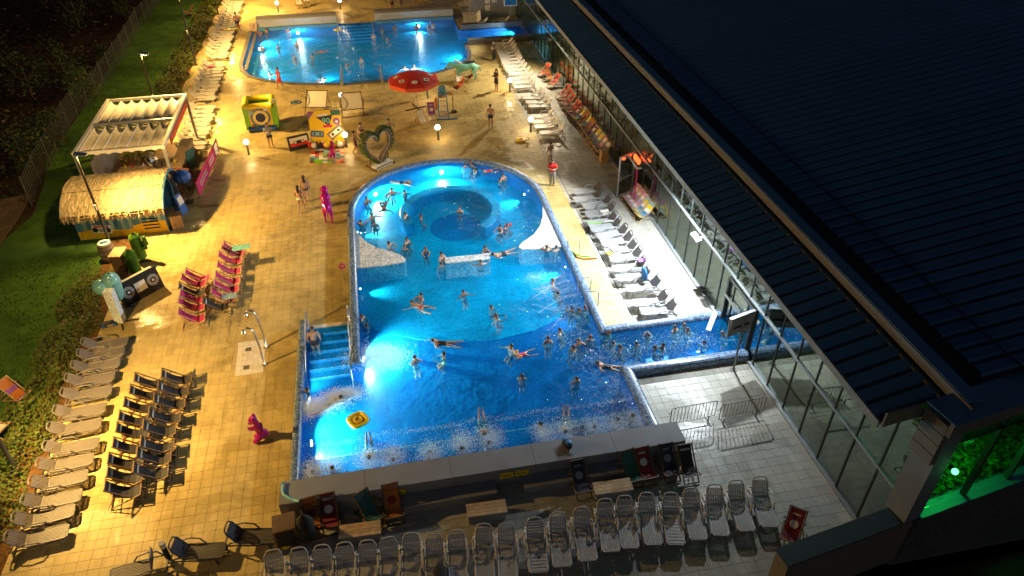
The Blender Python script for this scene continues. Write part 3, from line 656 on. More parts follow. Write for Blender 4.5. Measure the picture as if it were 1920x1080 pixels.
# ------------------------------------------------------------------ lamps
for i, y in enumerate(POST_Y):
    if y < 10: continue
    nm = ['', 'tall dark lamp post beside the hedge near the lower left corner', 'tall dark lamp post standing between barrel and thatched hut', 'tall lamp post with lit head behind the striped canopy pavilion', 'tall dark lamp post in the planting beside the upper lounger row', 'farthest lamp post beside the upper lounger row'][i]
    t = thing('lamp_post', nm, 'lamp post', (POST_X, y, -.05), 0, 'floodlight posts along the lawn edge')
    B(m_post).tube([(0, 0, 0), (0, 0, 2.2), (0, 0, POST_H)], [.085, .075, .055], 8).build('pole', t, True)
    B(m_post).box((0, 0, .06), (.26, .26, .10)).build('base_plate', t)
    B(m_white).box((0, -.10, 2.9), (.10, .10, .32)).build('junction_box', t)
    hd = B(m_alu).box((.22, 0, POST_H+.12), (.58, .34, .09), ry=.18).bar((0, 0, POST_H-.05), (.1, 0, POST_H+.1), .06).build('lamp_head', t)
    B(m_bulbwarm).box((.24, 0, POST_H+.055), (.34, .24, .02), ry=.18).build('lens', hd)
boll = [((467, 290), 'beside the deck left of the person at the green cube'), ((650, 276), 'at the right edge of the yellow sticker board'), ((822, 262), 'above the arched end of the main pool'), ((995, 247), 'at the foot of the nearest white loungers on the right'),
        ((956, 172), 'beside the white loungers above the woman in black'), ((643, 200), 'between the two big white deck chairs, half hidden behind the right one'), ((802, 184), 'right behind the red parasol'), ((639, 18), 'beyond the far pool steps'), ((522, 23), 'beyond the far pool at the left')]
for k, (q, lab) in enumerate(boll):
    p = G(*q); t = thing('bollard_light', 'glowing bollard lamp %s' % lab, 'bollard lamp', (p.x, p.y, 0), 0, 'glowing bollard lamps on the deck')
    B(m_post).lathe([(.10, 0), (.10, .02), (.075, .03), (.075, .80)], 10).build('shaft', t, True)
    B(m_bulb).lathe([(.075, .80), (.15, .83), (.17, .93), (.14, 1.04), (.05, 1.10)], 12).build('lamp', t, True)
    point('bollard_glow', (p.x, p.y, .93), 600 if k != 6 else 280, BOLL, .18)
p = G(319, 1052); t = thing('bollard_light', 'unlit dark green bollard with grey cap standing by the dark loungers', 'bollard lamp', (p.x, p.y, 0))
B(m_post).lathe([(.10, 0), (.085, .03), (.085, .80)], 12).build('shaft', t, True); B(m_canvas).lathe([(.09, .80), (.10, .82), (.10, .97)], 12).build('lamp', t, True); B(m_greyp).lathe([(.105, .97), (.105, 1.02)], 12).build('cap', t)
for (x, y, z), lab in (((14.55, 27.7, 2.78), 'white twin floodlight fixed on the hall transom beside the pool channel'), ((14.55, 35.3, 2.78), 'dark twin spotlight fixed on the hall transom near the red lanterns'), ((14.55, 58.4, 2.78), 'small floodlight high on the hall transom beside the far white loungers')):
    t = thing('twin_floodlight', lab, 'floodlight', (x, y, z), 0, 'floodlights on the hall front')
    m_ = m_white if y < 30 else m_post
    B(m_).bar((.3, 0, 0), (0, 0, 0), .06).build('bracket', t)
    for s in (-1, 1): B(m_).box((-.05, .22*s, .02), (.26, .34, .16), ry=-.4).build('lamp_head', t)
for y, lab in ((24.1, 'square floodlight under the eave above the swim channel'), (29.0, 'square floodlight under the eave at the channel end of the grey loungers'), (38.0, 'square floodlight under the eave above the open door'), (32.5, 'square floodlight under the eave midway along the grey loungers'), (58.0, 'square floodlight under the eave beside the far loungers'), (66.0, 'added square floodlight under the eave level with the upper pool')):
    t = thing('eave_floodlight', lab, 'floodlight', (14.3, y, 5.95), 0); B(m_alu).box((0, 0, 0), (.34, .3, .08)).bar((0, 0, 0), (0, 0, .14), .05).build('housing', t); B(m_bulbcool).box((-.01, 0, -.05), (.24, .2, .02)).build('lens', t)
for i, (a, b, w, cone, bld) in enumerate(UW[:9]):
    d = (Vector(b)-Vector(a)); d.z = 0; d.normalize(); p = Vector(a)-d*.06
    t = thing('underwater_lamp', 'glowing underwater lamp in the main pool wall, %s around it, small ones added' % ORD[i], 'pool lamp', p, math.atan2(d.y, d.x), 'underwater lamps of the main pool')
    B(m_steel).tube([(-.06, 0, 0), (.0, 0, 0)], .16 if i < 4 else .09, 12).build('ring', t); B(m_uwlens).tube([(.0, 0, 0), (.03, 0, 0)], .13 if i < 4 else .045, 12).build('lens', t)  # the small lenses belong to the added lamps
for i, (a, b, w) in enumerate(FUW[:7]):
    d = (Vector(b)-Vector(a)); d.z = 0; d.normalize(); p = Vector(a)-d*.06
    t = thing('underwater_lamp', 'glowing white underwater lamp in the upper pool wall, %s around it' % ORD[i], 'pool lamp', p, math.atan2(d.y, d.x), 'underwater lamps of the upper pool')
    B(m_uwlens).tube([(-.05, 0, 0), (.03, 0, 0)], .14, 10).build('lens', t)
p = (15.50, 11.36, 4.75); t = thing('green_lamp', 'blazing green spotlight on the end wall corner of the hall', 'spotlight', p)
B(m_black).bar((0, .16, .0), (0, .02, .0), .12).build('housing', t); B(m_greenled).ball((0, -.06, 0), .10, 10, 7).build('lens', t)
t = thing('red_lanterns', 'glowing red and orange lanterns hanging on the hall transom', 'lantern', (14.7, 37.0, 2.45))
for k in range(3): B(m_redled).lathe([(.05, -.17), (.11, -.10), (.11, .10), (.05, .17)], 8, (0, .32-.32*k, 0)).build('lantern', t)
point('red_lantern_light', (14.4, 37.0, 2.3), 5, (1, .12, .03), .15)

# ------------------------------------------------------------------ planting
def leaves(mb, n, fn, size, rnd, mats):
    for k in range(n):
        c, nrm = fn(rnd); s = size*rnd.uniform(.6, 1.3); a = rnd.uniform(0, 2*pi); u = Vector((cos(a), sin(a), rnd.uniform(-.6, .6))).normalized()
        w = u.cross(Vector((rnd.uniform(-.5, .5), rnd.uniform(-.5, .5), 1))).normalized()
        mb.m(mats[0] if rnd.random() > .12 else mats[-1]); c = Vector(c)
        mb.add([c-u*s*.6, c+w*s*.35, c+u*s*.6, c-w*s*.35], [(0, 1, 2, 3)])
    return mb
rv = random.Random(5)
def strip(y0, y1, x0, x1, hmax):
    def fn(r):
        while True:
            y = r.uniform(y0, y1); u = r.random(); x = x0+(x1-x0)*u+.25*sin(y*1.7)
            clump = .5+.5*sin(y*2.3+x*3.1)*sin(x*4.7-y*1.3)
            if r.random() < .35+.65*clump: break
        return (x, y, r.uniform(.0, hmax)*(.35+.65*clump)*(1-abs(2*u-1)**3)), None
    return fn
hd = leaves(MB(), 15000, strip(9, 34.6, -16.5, -14.45, .75), .11, rv, [m_leaf, m_leaf2])
tag(hd.build('ground_cover'), 'low leafy ground cover in the bed beside the left lounger row', 'ground cover', kind='stuff')
hd = leaves(MB(), 15000, strip(48, 100, -17.4, -15.4, 1.0), .17, rv, [m_leaf, m_leaf2])
tag(hd.build('ground_cover'), 'low leafy ground cover along the upper lounger row', 'ground cover', kind='stuff')
def crown(mb, c, r, n, size, rnd, mats):
    cl = [(Vector(c)+Vector((rnd.gauss(0, .45)*r[0], rnd.gauss(0, .45)*r[1], rnd.uniform(-.7, .8)*r[2])), rnd.uniform(.25, .5)*min(r)) for _ in range(14)]
    def fn(q):
        p, s = q.choice(cl); return p+Vector((q.gauss(0, .6)*s, q.gauss(0, .6)*s, q.gauss(0, .6)*s)), None
    return leaves(mb, n, fn, size, rnd, mats)
bush = [((160, 195), 1.9, 'big leafy bush growing through the fence above the pavilion'), ((205, 118), 1.1, 'small bush leaning on the fence near the lawn floodlight'), ((100, 270), 1.6, 'dark bush against the lower stretch of fence'), ((130, 165), 2.6, 'dark green bush just beyond the fence, level with the canopy'),
        ((150, 55), 3.0, 'large dim bush in the dark field at upper left'), ((235, 35), 2.2, 'dim bush behind the far end of the fence'), ((45, 310), 2.2, 'reddish bush in the dark at the left edge'), ((60, 180), 2.6, 'dark bush in the middle of the unlit field')]
for q, r, lab in bush:
    p = G(*q); t = thing('bush', lab, 'bush', (p.x, p.y, -.08)); crown(MB(), (0, 0, r*.8), (r*.8, r*.8, r*.8), 900, .2, rv, [m_leafd, m_leaf2]).build('crown', t)
    B(m_bark).tube([(0, 0, 0), (.1, .05, r*.5), (.0, .1, r)], [.08, .06, .03], 6).bar((0, 0, r*.3), (r*.35, .1, r*.9), .05).bar((0, 0, r*.3), (-r*.3, -.1, r*.95), .05).build('trunk', t)
sc_ = MB()
def field(r): return (r.uniform(-48, -24.5), r.uniform(26, 110), r.uniform(-.1, .5)), None
leaves(sc_, 9000, field, .35, rv, [m_soil, m_leaf2]); tag(sc_.build('scrub'), 'low dark scrub covering the unlit field beyond the fence', 'scrub', kind='stuff')
# planting inside the hall, lit green
t = thing('indoor_plant_bed', 'mass of green lit foliage behind the end windows of the hall', 'planting', tuple(EP+ED*3.95+EN*2.0), EA)
B(m_rock).box((0, 0, .95), (6.9, 3.3, 1.9)).build('planter', t); leaves(MB(), 9000, lambda r: ((r.uniform(-3.4, 3.4), r.uniform(-1.6, 1.6), 1.9+abs(r.gauss(0, .28))+.35*max(0, sin(r.uniform(0, 6)))), None), .15, rv, [m_topiary, m_leafd]).build('foliage', t)
t = thing('indoor_rocks', 'pale rocks with thin branches inside the hall corner', 'rocks', (16.4, 17.6, 0))
for k in range(5): B(m_rock).ball((rv.uniform(-.7, .7), rv.uniform(-1.5, 1.5), .5), (rv.uniform(.5, .9), rv.uniform(.6, 1), rv.uniform(.5, 1.1)), 7, 5).build('rock', t)
bt = MB().m(m_bark)
for k in range(22): a = rv.uniform(0, 2*pi); bt.bar((0, rv.uniform(-1, 1), 1.0), (cos(a)*1.0, sin(a)*1.6, rv.uniform(1.5, 3)), .025)
bt.build('branches', t)
t = thing('indoor_column', 'pale green slanting column inside the hall corner', 'column', (16.3, 14.6, 0)); B(m_slab).bar((0, 0, 0), (-.5, 2.0, 6.2), .32).bar((0, 0, 0), (.02, 0, .3), .5).build('shaft', t)
t = thing('indoor_pool_slide', 'teal curving pool slide seen through the end windows', 'slide', (21, 17.8, 0)); B(m_aqua).tube([(-4.5, 1, 4.2), (-1, .6, 3.8), (2, .3, 4.6), (5, .2, 5.0)], .8, 10).build('tube', t, True)
for x in (-3, 1, 4): B(m_alu).bar((x, .4, 0), (x, .4, 3.5), .18).build('support', t)
for k in range(7):
    y = (44.5, 47, 50, 53, 56, 60, 63)[k]; t = thing('indoor_plant', 'leafy green plant standing inside the hall glass, %s from the open door' % ORD[k], 'plant', (15.9, y, 0), 0, 'plants behind the hall glass')
    B(m_wood).lathe([(.2, 0), (.3, .5)], 8).build('pot', t); crown(MB(), (0, 0, 1.3), (.6, .8, .9), 260, .24, rv, [m_topiary, m_leafd]).build('foliage', t)
# ------------------------------------------------------------------ fence on the lawn
fpx = [(60, 385), (77, 342), (96, 309), (113, 272), (130, 237), (146, 214), (166, 196), (184, 180), (197, 159), (210, 141), (222, 122), (234, 104), (244, 86), (254, 69), (262, 51), (274, 41), (282, 30), (291, 19), (299, 8), (306, -3)]
fp = [G(*q) for q in fpx]
fe = thing('wire_fence', 'tall pale mesh fence separating the lawn from the dark field', 'fence', (0, 0, 0))
for i, p in enumerate(fp):
    B(m_galv).box((p.x, p.y, .95), (.06, .06, 2.0)).build('post', fe)
    if i+1 < len(fp):
        q = fp[i+1]; mb = B(m_galv)
        for k in range(9): mb.bar((p.x, p.y, .1+.21*k), (q.x, q.y, .1+.21*k), .016)
        L = (q-p).length; nn = int(L/.16)
        for k in range(nn): a = p.lerp(q, (k+.5)/nn); mb.bar((a.x, a.y, .1), (a.x, a.y, 1.8), .010)
        mb.build('mesh_panel', fe)
# ------------------------------------------------------------------ sun loungers
def slats(mb, x0, x1, y0, y1, n, z, t=.02, cross=False, tilt=0.0):
    "ribs of a seat or back panel; tilt turns it about its low y0 edge"
    for k in range(n):
        if cross:
            a = y0+(y1-y0)*(k+.12)/n; b = y0+(y1-y0)*(k+.88)/n; P = [(x0, a), (x1, a), (x1, b), (x0, b)]
        else:
            a = x0+(x1-x0)*(k+.13)/n; b = x0+(x1-x0)*(k+.87)/n; P = [(a, y0), (b, y0), (b, y1), (a, y1)]
        vs = []
        for dz in (0, t):
            for x, y in P: d = y-y0; vs.append((x, y0+d*cos(tilt)-dz*sin(tilt), z+d*sin(tilt)+dz*cos(tilt)))
        mb.add(vs, [(0, 3, 2, 1), (4, 5, 6, 7), (0, 1, 5, 4), (1, 2, 6, 5), (2, 3, 7, 6), (3, 0, 4, 7)])
    return mb
def lounger(name, cat, m_seat, m_back, m_frame, tilt=radians(48), cross=False, single=False, nr=9):
    parts = []
    s = B(m_seat); slats(s, -.27, .27, -1.22, .02, 10 if cross else nr, .335, cross=cross)
    s.tube([(-.29, 0, .345), (-.29, -1.15, .345), (-.24, -1.25, .34), (.24, -1.25, .34), (.29, -1.15, .345), (.29, 0, .345)], .028, 6); s.bar((-.28, .03, .345), (.28, .03, .345), .05); parts.append(('seat', s))
    b = B(m_back); slats(b, -.25, .25, .06, .62, 6 if cross else nr-1, .35, cross=cross, tilt=tilt)
    def tp(y, z=0): d = y-.06; return (.06+d*cos(tilt), .35+d*sin(tilt)+z)
    pr = []
    for x, y in ((-.28, .06), (-.275, .55), (-.20, .70), (-.08, .73), (.08, .73), (.20, .70), (.275, .55), (.28, .06)):
        yy, zz = tp(y); pr.append((x, yy, zz+.01))
    b.tube(pr, .028, 6); yy, zz = tp(.2); b.bar((-.26, yy, zz-.02), (.26, yy, zz-.02), .05); parts.append(('backrest', b))
    f = B(m_frame)
    for sx in (-1, 1): f.tube([(sx*.31, -1.18, .30), (sx*.33, -.55, .27), (sx*.33, .1, .30), (sx*.31, .55, .26)], .03, 6)
    f.bar((-.31, .5, .26), (.31, .5, .26), .05).bar((-.31, -1.1, .29), (.31, -1.1, .29), .05); parts.append(('frame', f))
    for sx in (-1, 1):
        parts.append(('armrest', B(m_frame).tube([(sx*.33, -.55, .30), (sx*.37, -.38, .52), (sx*.375, -.05, .57), (sx*.37, .22, .50), (sx*.33, .38, .28)], .03, 6)))
    for sx in (-1, 1):
        for y in (-1.0, .42): parts.append(('leg', B(m_frame).bar((sx*.30, y, .29), (sx*.31, y+(-.06 if y < 0 else .06), 0), .07, .05)))
    if single:
        mb = MB()
        for n, q in parts:
            for f_, mi in zip(q.f, q.mi): pass
            k = len(mb.v); mb.v += q.v
            for f_, mi in zip(q.f, q.mi):
                mb.m(q.mats[mi]); mb.f.append(tuple(i+k for i in f_)); mb.mi.append(mb.cur)
        o = mb.build(name); tag(o, None, cat); return o
    r = thing(name, None, cat)
    for n, q in parts: q.build(n, r)
    return r
PL = {}
PL['left'] = lounger('sun_lounger', 'sun lounger', m_tan, m_tan, m_tan, radians(42))
PL['bottom'] = lounger('sun_lounger', 'sun lounger', m_lgrey, m_lgrey, m_lgrey, radians(52))
PL['bottomx'] = lounger('sun_lounger', 'sun lounger', m_lgrey, m_lgrey, m_lgrey, radians(52), True)
PL['grey'] = lounger('sun_lounger', 'sun lounger', m_greyp, m_greyd, m_greyp, radians(55))
PL['white'] = lounger('sun_lounger', 'sun lounger', m_white, m_white, m_white, radians(50))
PL['dark'] = lounger('sun_lounger', 'sun lounger', m_greyd, m_navy, m_greyd, radians(60))
PL['tan'] = lounger('sun_lounger', 'sun lounger', m_tan, m_tan, m_tan, radians(80))
PL['far'] = lounger('sun_lounger', 'sun lounger', m_offw, m_offw, m_offw, radians(45), single=True, nr=5)
PL['farw'] = lounger('sun_lounger', 'sun lounger', m_white, m_white, m_white, radians(50), single=True, nr=5)
def joint(px, py): p = G(px, py, .36); return (p.x, p.y, 0)
# row along the hedge, heads towards the lawn (head = local +Y)
PA = [(183, 648), (176, 668), (166, 690), (155, 715), (148, 742), (135, 775), (125, 806), (118, 842), (107, 874), (94, 907), (81, 942), (65, 975), (52, 1012)]
for k, q in enumerate(PA[::-1]):
    dup(PL['left'], joint(*q), radians(90+7+rv.uniform(-3, 3)), 'brownish ribbed sun lounger, %s from the near end of the hedge row' % ORD[k], 'sun loungers along the left hedge')
# bottom row
PB = [(515, 1072), (562, 1068), (605, 1063), (648, 1058), (690, 1054), (731, 1048), (772, 1040), (815, 1042), (857, 1034), (908, 1022), (950, 1022), (1004, 1010), (1047, 1000), (1092, 990), (1136, 974), (1172, 968), (1214, 962), (1258, 962), (1297, 953), (1340, 946), (1382, 938), (1426, 931)]
for k, q in enumerate(PB):
    x = k in (2, 3, 11, 17); p = joint(*q)
    w = {2: 'white cross-slatted lounger, left one of the adjacent pair in the near row', 3: 'white cross-slatted lounger, right one of the adjacent pair in the near row', 11: 'white cross-slatted lounger in the middle of the near row', 17: 'white cross-slatted lounger fifth from the right end of the near row', 7: 'white lounger in the near row with a dark bag lying on its seat'}.get(k, 'white ribbed sun lounger, %s from the left end of the near row' % ORD[k])
    dup(PL['bottomx' if x else 'bottom'], p, radians(-(1+11*k/21)+rv.uniform(-3, 3)), w, 'white sun loungers in the near row')
# grey row on the right deck
PC = [(1113, 357), (1114, 371), (1131, 382), (1137, 397), (1141, 414), (1148, 425), (1160, 438), (1169, 452), (1177, 467), (1186, 481), (1193, 500), (1201, 518), (1220, 536), (1233, 564), (1249, 580)]
note = {2: ' with a small black thing on it', 3: ' with a white towel on it', 4: ' under a green pool noodle', 8: ' with yellow and white towels on it', 10: ' with a purple towel over its back', 11: ' with a blue bag hung on its back'}
for k, q in enumerate(PC[::-1]):
    dup(PL['grey'], joint(*q), radians(-92+rv.uniform(-4, 4)), 'grey lounger, %s from the channel end' % ORD[k] + note.get(14-k, ''), 'grey sun loungers on the right deck')
# white rows beside the upper pool
PD = [(1045, 246), (1036, 235), (1031, 226), (1026, 216), (1022, 197), (1017, 190), (1011, 182), (1006, 176), (993, 161), (990, 153), (987, 145), (982, 137), (976, 130), (972, 124), (968, 117), (966, 111), (963, 105), (960, 99), (958, 93), (955, 87), (952, 81)]
for k, q in enumerate(PD):
    dup(PL['white'] if k < 12 else PL['farw'], joint(*q), radians(-93+rv.uniform(-3, 3)), 'bright white sun lounger, %s from the near end of the right walkway' % ORD[k], 'white sun loungers on the right walkway')
# upper left row
for k in range(44):
    y = 48.6+k*.80+(1.2 if k > 9 else 0)+(.8 if k > 20 else 0); x = -13.15-.02*(y-48)+.12*sin(k*2.1) - (.25 if k > 9 else 0)
    lab = 'sand coloured lounger, %s along the upper left row counting from the pavilion' % (ORD[k] if k < 40 else ['forty-first', 'forty-second', 'forty-third', 'forty-fourth'][k-40])
    dup(PL['far'], (x, y, 0), radians(90+rv.uniform(-4, 4)), lab, 'sun loungers along the upper left edge')
for k, (q, a) in enumerate((((893, 42), 85), ((893, 36), 88), ((892, 31), 84), ((890, 26), 86), ((888, 21), 85), ((886, 16), 87), ((883, 10), 85), ((880, 5), 86))):
    dup(PL['farw'], joint(*q), radians(-a), 'white lounger, %s in the short row right of the upper pool wall' % ORD[k], 'white sun loungers at the far right of the upper pool')
for q, a, lab in (((282, 1060), -82, 'tan ribbed lounger with upright back at the bottom left'),): dup(PL['tan'], joint(*q), radians(a), lab)
for q, a, lab in (((350, 1034), 82, 'dark blue-grey lounger lying beside the unlit bollard'), ((452, 1005), 80, 'dark blue-grey lounger pushed against the cabinet by the grey wall')): dup(PL['dark'], joint(*q), radians(a), lab)
dup(PL['farw'], tuple(G(946, 47)), radians(-100), 'white lounger standing by the sloped wall beyond the swim channel'); dup(PL['farw'], tuple(G(905, 50)), radians(-95), 'white folded lounger at the foot of the sloped wall')
for k in PL: kill(PL[k])
# ------------------------------------------------------------------ deck chairs
def deckchair(name, m_wood_, m_cloth_, w=.56, s=1.0, pat=None, prt=None):
    r = thing(name, None, 'deck chair')
    f = B(m_wood_)
    for x in (-w/2, w/2): f.bar((x*s, -.62*s, .03*s), (x*s, .50*s, 1.02*s), .045*s, .03*s)
    f.bar((-w/2*s, .48*s, 1.0*s), (w/2*s, .48*s, 1.0*s), .04*s).bar((-w/2*s, -.60*s, .05*s), (w/2*s, -.60*s, .05*s), .035*s); f.build('back_frame', r)
    f = B(m_wood_)
    for x in (-w/2-.04, w/2+.04): f.bar((x*s, .55*s, .03*s), (x*s, -.58*s, .45*s), .045*s, .03*s)
    f.bar((-(w/2+.04)*s, -.56*s, .44*s), ((w/2+.04)*s, -.56*s, .44*s), .04*s).bar((-(w/2+.04)*s, .52*s, .05*s), ((w/2+.04)*s, .52*s, .05*s), .035*s); f.build('seat_frame', r)
    f = B(m_wood_)
    for x in (-w/2-.07, w/2+.07): f.bar((x*s, .18*s, .72*s), (x*s, .60*s, .10*s), .035*s, .025*s)
    f.bar((-(w/2+.07)*s, .42*s, .36*s), ((w/2+.07)*s, .42*s, .36*s), .03*s); f.build('prop', r)
    pts = [(.48, 1.0), (.36, .80), (.22, .62), (.06, .47), (-.12, .37), (-.30, .335), (-.44, .37), (-.56, .445)]
    c = B(m_cloth_); hw = (w/2-.03)*s; mats = pat or [m_cloth_]
    for i in range(len(pts)-1):
        (y0, z0), (y1, z1) = pts[i], pts[i+1]; c.m(mats[i % len(mats)])
        a = [(-hw, y0*s, z0*s), (hw, y0*s, z0*s), (hw, y1*s, z1*s), (-hw, y1*s, z1*s)]
        c.add(a+[(x, y, z-.012) for x, y, z in a], [(0, 1, 2, 3)[::-1], (4, 5, 6, 7), (0, 1, 5, 4), (1, 2, 6, 5), (2, 3, 7, 6), (3, 0, 4, 7)])
    c.build('sling', r)
    if prt == 'text':   # illegible line of pale lettering across the head end
        q = B(m_white); 
        for k in range(8):
            x0 = -hw*.75+k*hw*.19; q.add([(x0*1, .40*s-.02, .868*s+.02), (x0+hw*.13, .40*s-.02, .868*s+.02), (x0+hw*.13, .36*s-.02, .80*s+.02), (x0, .36*s-.02, .80*s+.02)], [(3, 2, 1, 0)])
        q.build('print', r)
    elif prt:
        q = B(prt); c1 = Vector((0, .13*s, .545*s+.012)); n = Vector((0, -.66, .75)); u = Vector((1, 0, 0)); v = n.cross(u)
        q.add([c1+(u*cos(2*pi*k/12)+v*sin(2*pi*k/12))*.15*s for k in range(12)]+[], [tuple(range(12))])
        for k in range(4): q.add([(-.14+.07*k, .375*s, .83*s+.012), (-.09+.07*k, .375*s, .83*s+.012), (-.09+.07*k, .34*s, .775*s+.012), (-.14+.07*k, .34*s, .775*s+.012)], [(3, 2, 1, 0)])
        q.build('print', r)
    return r
DC = {'black': deckchair('deck_chair', m_woodd, m_canvasblack, prt='text'), 'pink': deckchair('deck_chair', m_woodp, m_pink), 'big': deckchair('double_deck_chair', m_woodd, m_canvas, 1.15, 1.35),
      'orange': deckchair('deck_chair', m_woodd, m_orange, prt=m_crimson), 'crimson': deckchair('deck_chair', m_woodd, m_crimson, prt=m_canvas), 'purple': deckchair('deck_chair', m_woodp, m_purple, prt=m_canvas), 'navy': deckchair('deck_chair', m_woodd, m_navy, prt=m_greyp),
      'teal': deckchair('deck_chair', m_woodd, m_teal), 'mix1': deckchair('deck_chair', m_woodp, m_pink, pat=[m_ppink, m_canvas, m_lilac]), 'mix2': deckchair('deck_chair', m_woodp, m_skyb, pat=[m_palewash, m_yellowp, m_canvas, m_skyb]),
      'red': deckchair('deck_chair', m_woodp, m_crimson, pat=[m_redval, m_crimson]), 'white': deckchair('deck_chair', m_woodp, m_canvas), 'yellow': deckchair('deck_chair', m_woodp, m_orange, pat=[m_orange, m_orange, m_purple])}
def dcat(q, z=.5): p = G(q[0], q[1], z); return (p.x, p.y, 0)
BLK_L = [(282, 718), (274, 740), (264, 764), (255, 789), (251, 811), (245, 840), (237, 869), (236, 894), (232, 920)]
BLK_R = [(332, 710), (326, 733), (319, 756), (310, 783), (300, 807), (296, 838), (290, 858), (284, 886)]
for k, q in enumerate(BLK_L[::-1]): dup(DC['black'], dcat(q), radians(97), 'black canvas deck chair, %s from the near end of the left column' % ORD[k], 'black deck chairs in two columns')
for k, q in enumerate(BLK_R[::-1]): dup(DC['black'], dcat(q), radians(97), 'black canvas deck chair, %s from the near end of the right column' % ORD[k], 'black deck chairs in two columns')
PK_L = [(371, 520), (364, 530), (360, 547), (362, 560), (360, 574), (360, 595)]; PK_R = [(440, 468), (437, 473), (432, 487), (430, 506), (427, 525), (425, 540), (420, 556), (405, 573)]
for k, q in enumerate(PK_L[::-1]):
    dup(DC['black' if k == 3 else 'pink'], dcat(q), radians(95), 'black deck chair among the pink ones of the left group' if k == 3 else 'hot pink deck chair, %s from the near end of the left pink column' % ORD[k], 'pink deck chairs on the yellow deck')
for k, q in enumerate(PK_R[::-1]):
    lab = {0: 'black deck chair at the near end of the right pink column', 7: 'deck chair under a turquoise towel at the far end of the pink column'}.get(k, 'hot pink deck chair, %s from the near end of the right pink column' % ORD[k])
    dup(DC['black' if k == 0 else 'pink'], dcat(q), radians(95), lab, 'pink deck chairs on the yellow deck')
GL = [(1057, 172), (1062, 181), (1066, 190), (1073, 197), (1076, 203), (1080, 210), (1088, 216), (1093, 222), (1099, 229), (1104, 236), (1110, 245), (1116, 253), (1121, 262), (1127, 270), (1133, 278)]
gk = ['red', 'red', 'red', 'crimson', 'red', 'crimson', 'mix2', 'orange', 'mix2', 'yellow', 'purple', 'mix2', 'mix2', 'mix1', 'mix1']
for k, q in enumerate(GL): dup(DC[gk[k]], dcat(q), radians(-78), 'gaudy printed deck chair, %s from the far end of the row along the glass' % ORD[k], 'printed deck chairs along the hall glass')
for k, (q, m_) in enumerate((((1186, 364), 'mix1'), ((1192, 372), 'mix1'), ((1198, 380), 'mix1'), ((1204, 388), 'mix2'), ((1210, 397), 'mix2'))):
    dup(DC[m_], dcat(q), radians(-75), 'pastel printed deck chair, %s in the stack leaning by the open glass door' % ORD[k], 'deck chairs by the glass door')
dup(DC['orange'], dcat((1030, 142)), radians(20), 'bright orange deck chair near the far white loungers')
for k, q in enumerate(((1022, 132), (1040, 152))): dup(DC['red'], dcat(q), radians(-60), ['dim reddish deck chair behind the orange one', 'dim reddish deck chair in front of the orange one'][k])
for k, (q, m_, a, lab) in enumerate([((585, 970), 'orange', 8, 'orange deck chair beside the dark cabinet under the grey wall'), ((617, 962), 'crimson', 4, 'crimson deck chair with a round white print under the grey wall'), ((736, 944), 'orange', 4, 'orange deck chair alone at the middle of the grey wall'), ((692, 955), 'teal', 30, 'dark teal deck chair lying between two others under the grey wall'),
                                   ((1088, 898), 'navy', 4, 'dark purple deck chair left of the right hand wooden bench'), ((1183, 878), 'teal', 8, 'green deck chair crowded behind the dark printed ones'), ((1209, 873), 'crimson', 4, 'dark red deck chair with round print by the right end of the wall'), ((1254, 866), 'navy', 2, 'navy deck chair with white round print at the end of the wall'), ((1289, 868), 'black', 0, 'black deck chair standing alone right of the grey wall end')]):
    dup(DC[m_], dcat(q), radians(a), lab, 'deck chairs under the grey wall')
dup(DC['crimson'], dcat((1487, 990)), radians(-40), 'crimson printed deck chair leaning at the dark parapet wall')
dup(DC['big'], tuple(G(596, 208)), radians(-12), 'oversized white deck chair, left one of two behind the sticker board', 'oversized white deck chairs'); dup(DC['big'], tuple(G(662, 212)), radians(2), 'oversized white deck chair, right one beside a bollard lamp', 'oversized white deck chairs')
dup(DC['purple'], tuple(G(810, 220)), radians(0), 'purple deck chair beside the blue lifeguard chair'); dup(DC['white'], tuple(G(793, 236)), radians(20), 'small white deck chair below the red parasol')
dup(DC['white'], tuple(G(862, 158)), radians(5), 'white deck chair under the belly of the turquoise horse'); dup(DC['red'], tuple(G(884, 152)), radians(-70), 'dark red deck chair seen side-on near the horse hooves'); dup(DC['red'], tuple(G(861, 172)), radians(-70), 'dark red deck chair nearer to the lifeguard chair')
p = GY(0, 0, 1); p = G(35, 748); dup(DC['yellow'], (p.x, p.y, -.05), radians(60), 'orange and purple deck chair standing alone on the near lawn')
p = G(-8, 812); dup(DC['white'], (p.x, p.y, -.05), radians(70), 'pale deck chair on the lawn cut by the left edge'); p = G(358, 28); dup(DC['red'], (p.x, p.y, -.05), radians(-70), 'reddish deck chair alone on the upper lawn')
for k, q in enumerate(((562, 14), (575, 10))): dup(DC['white'], tuple(G(*q)), radians(10), ['pale deck chair beyond the upper pool, left of a pair', 'pale deck chair beyond the upper pool, right of a pair'][k])
for k in DC: kill(DC[k])
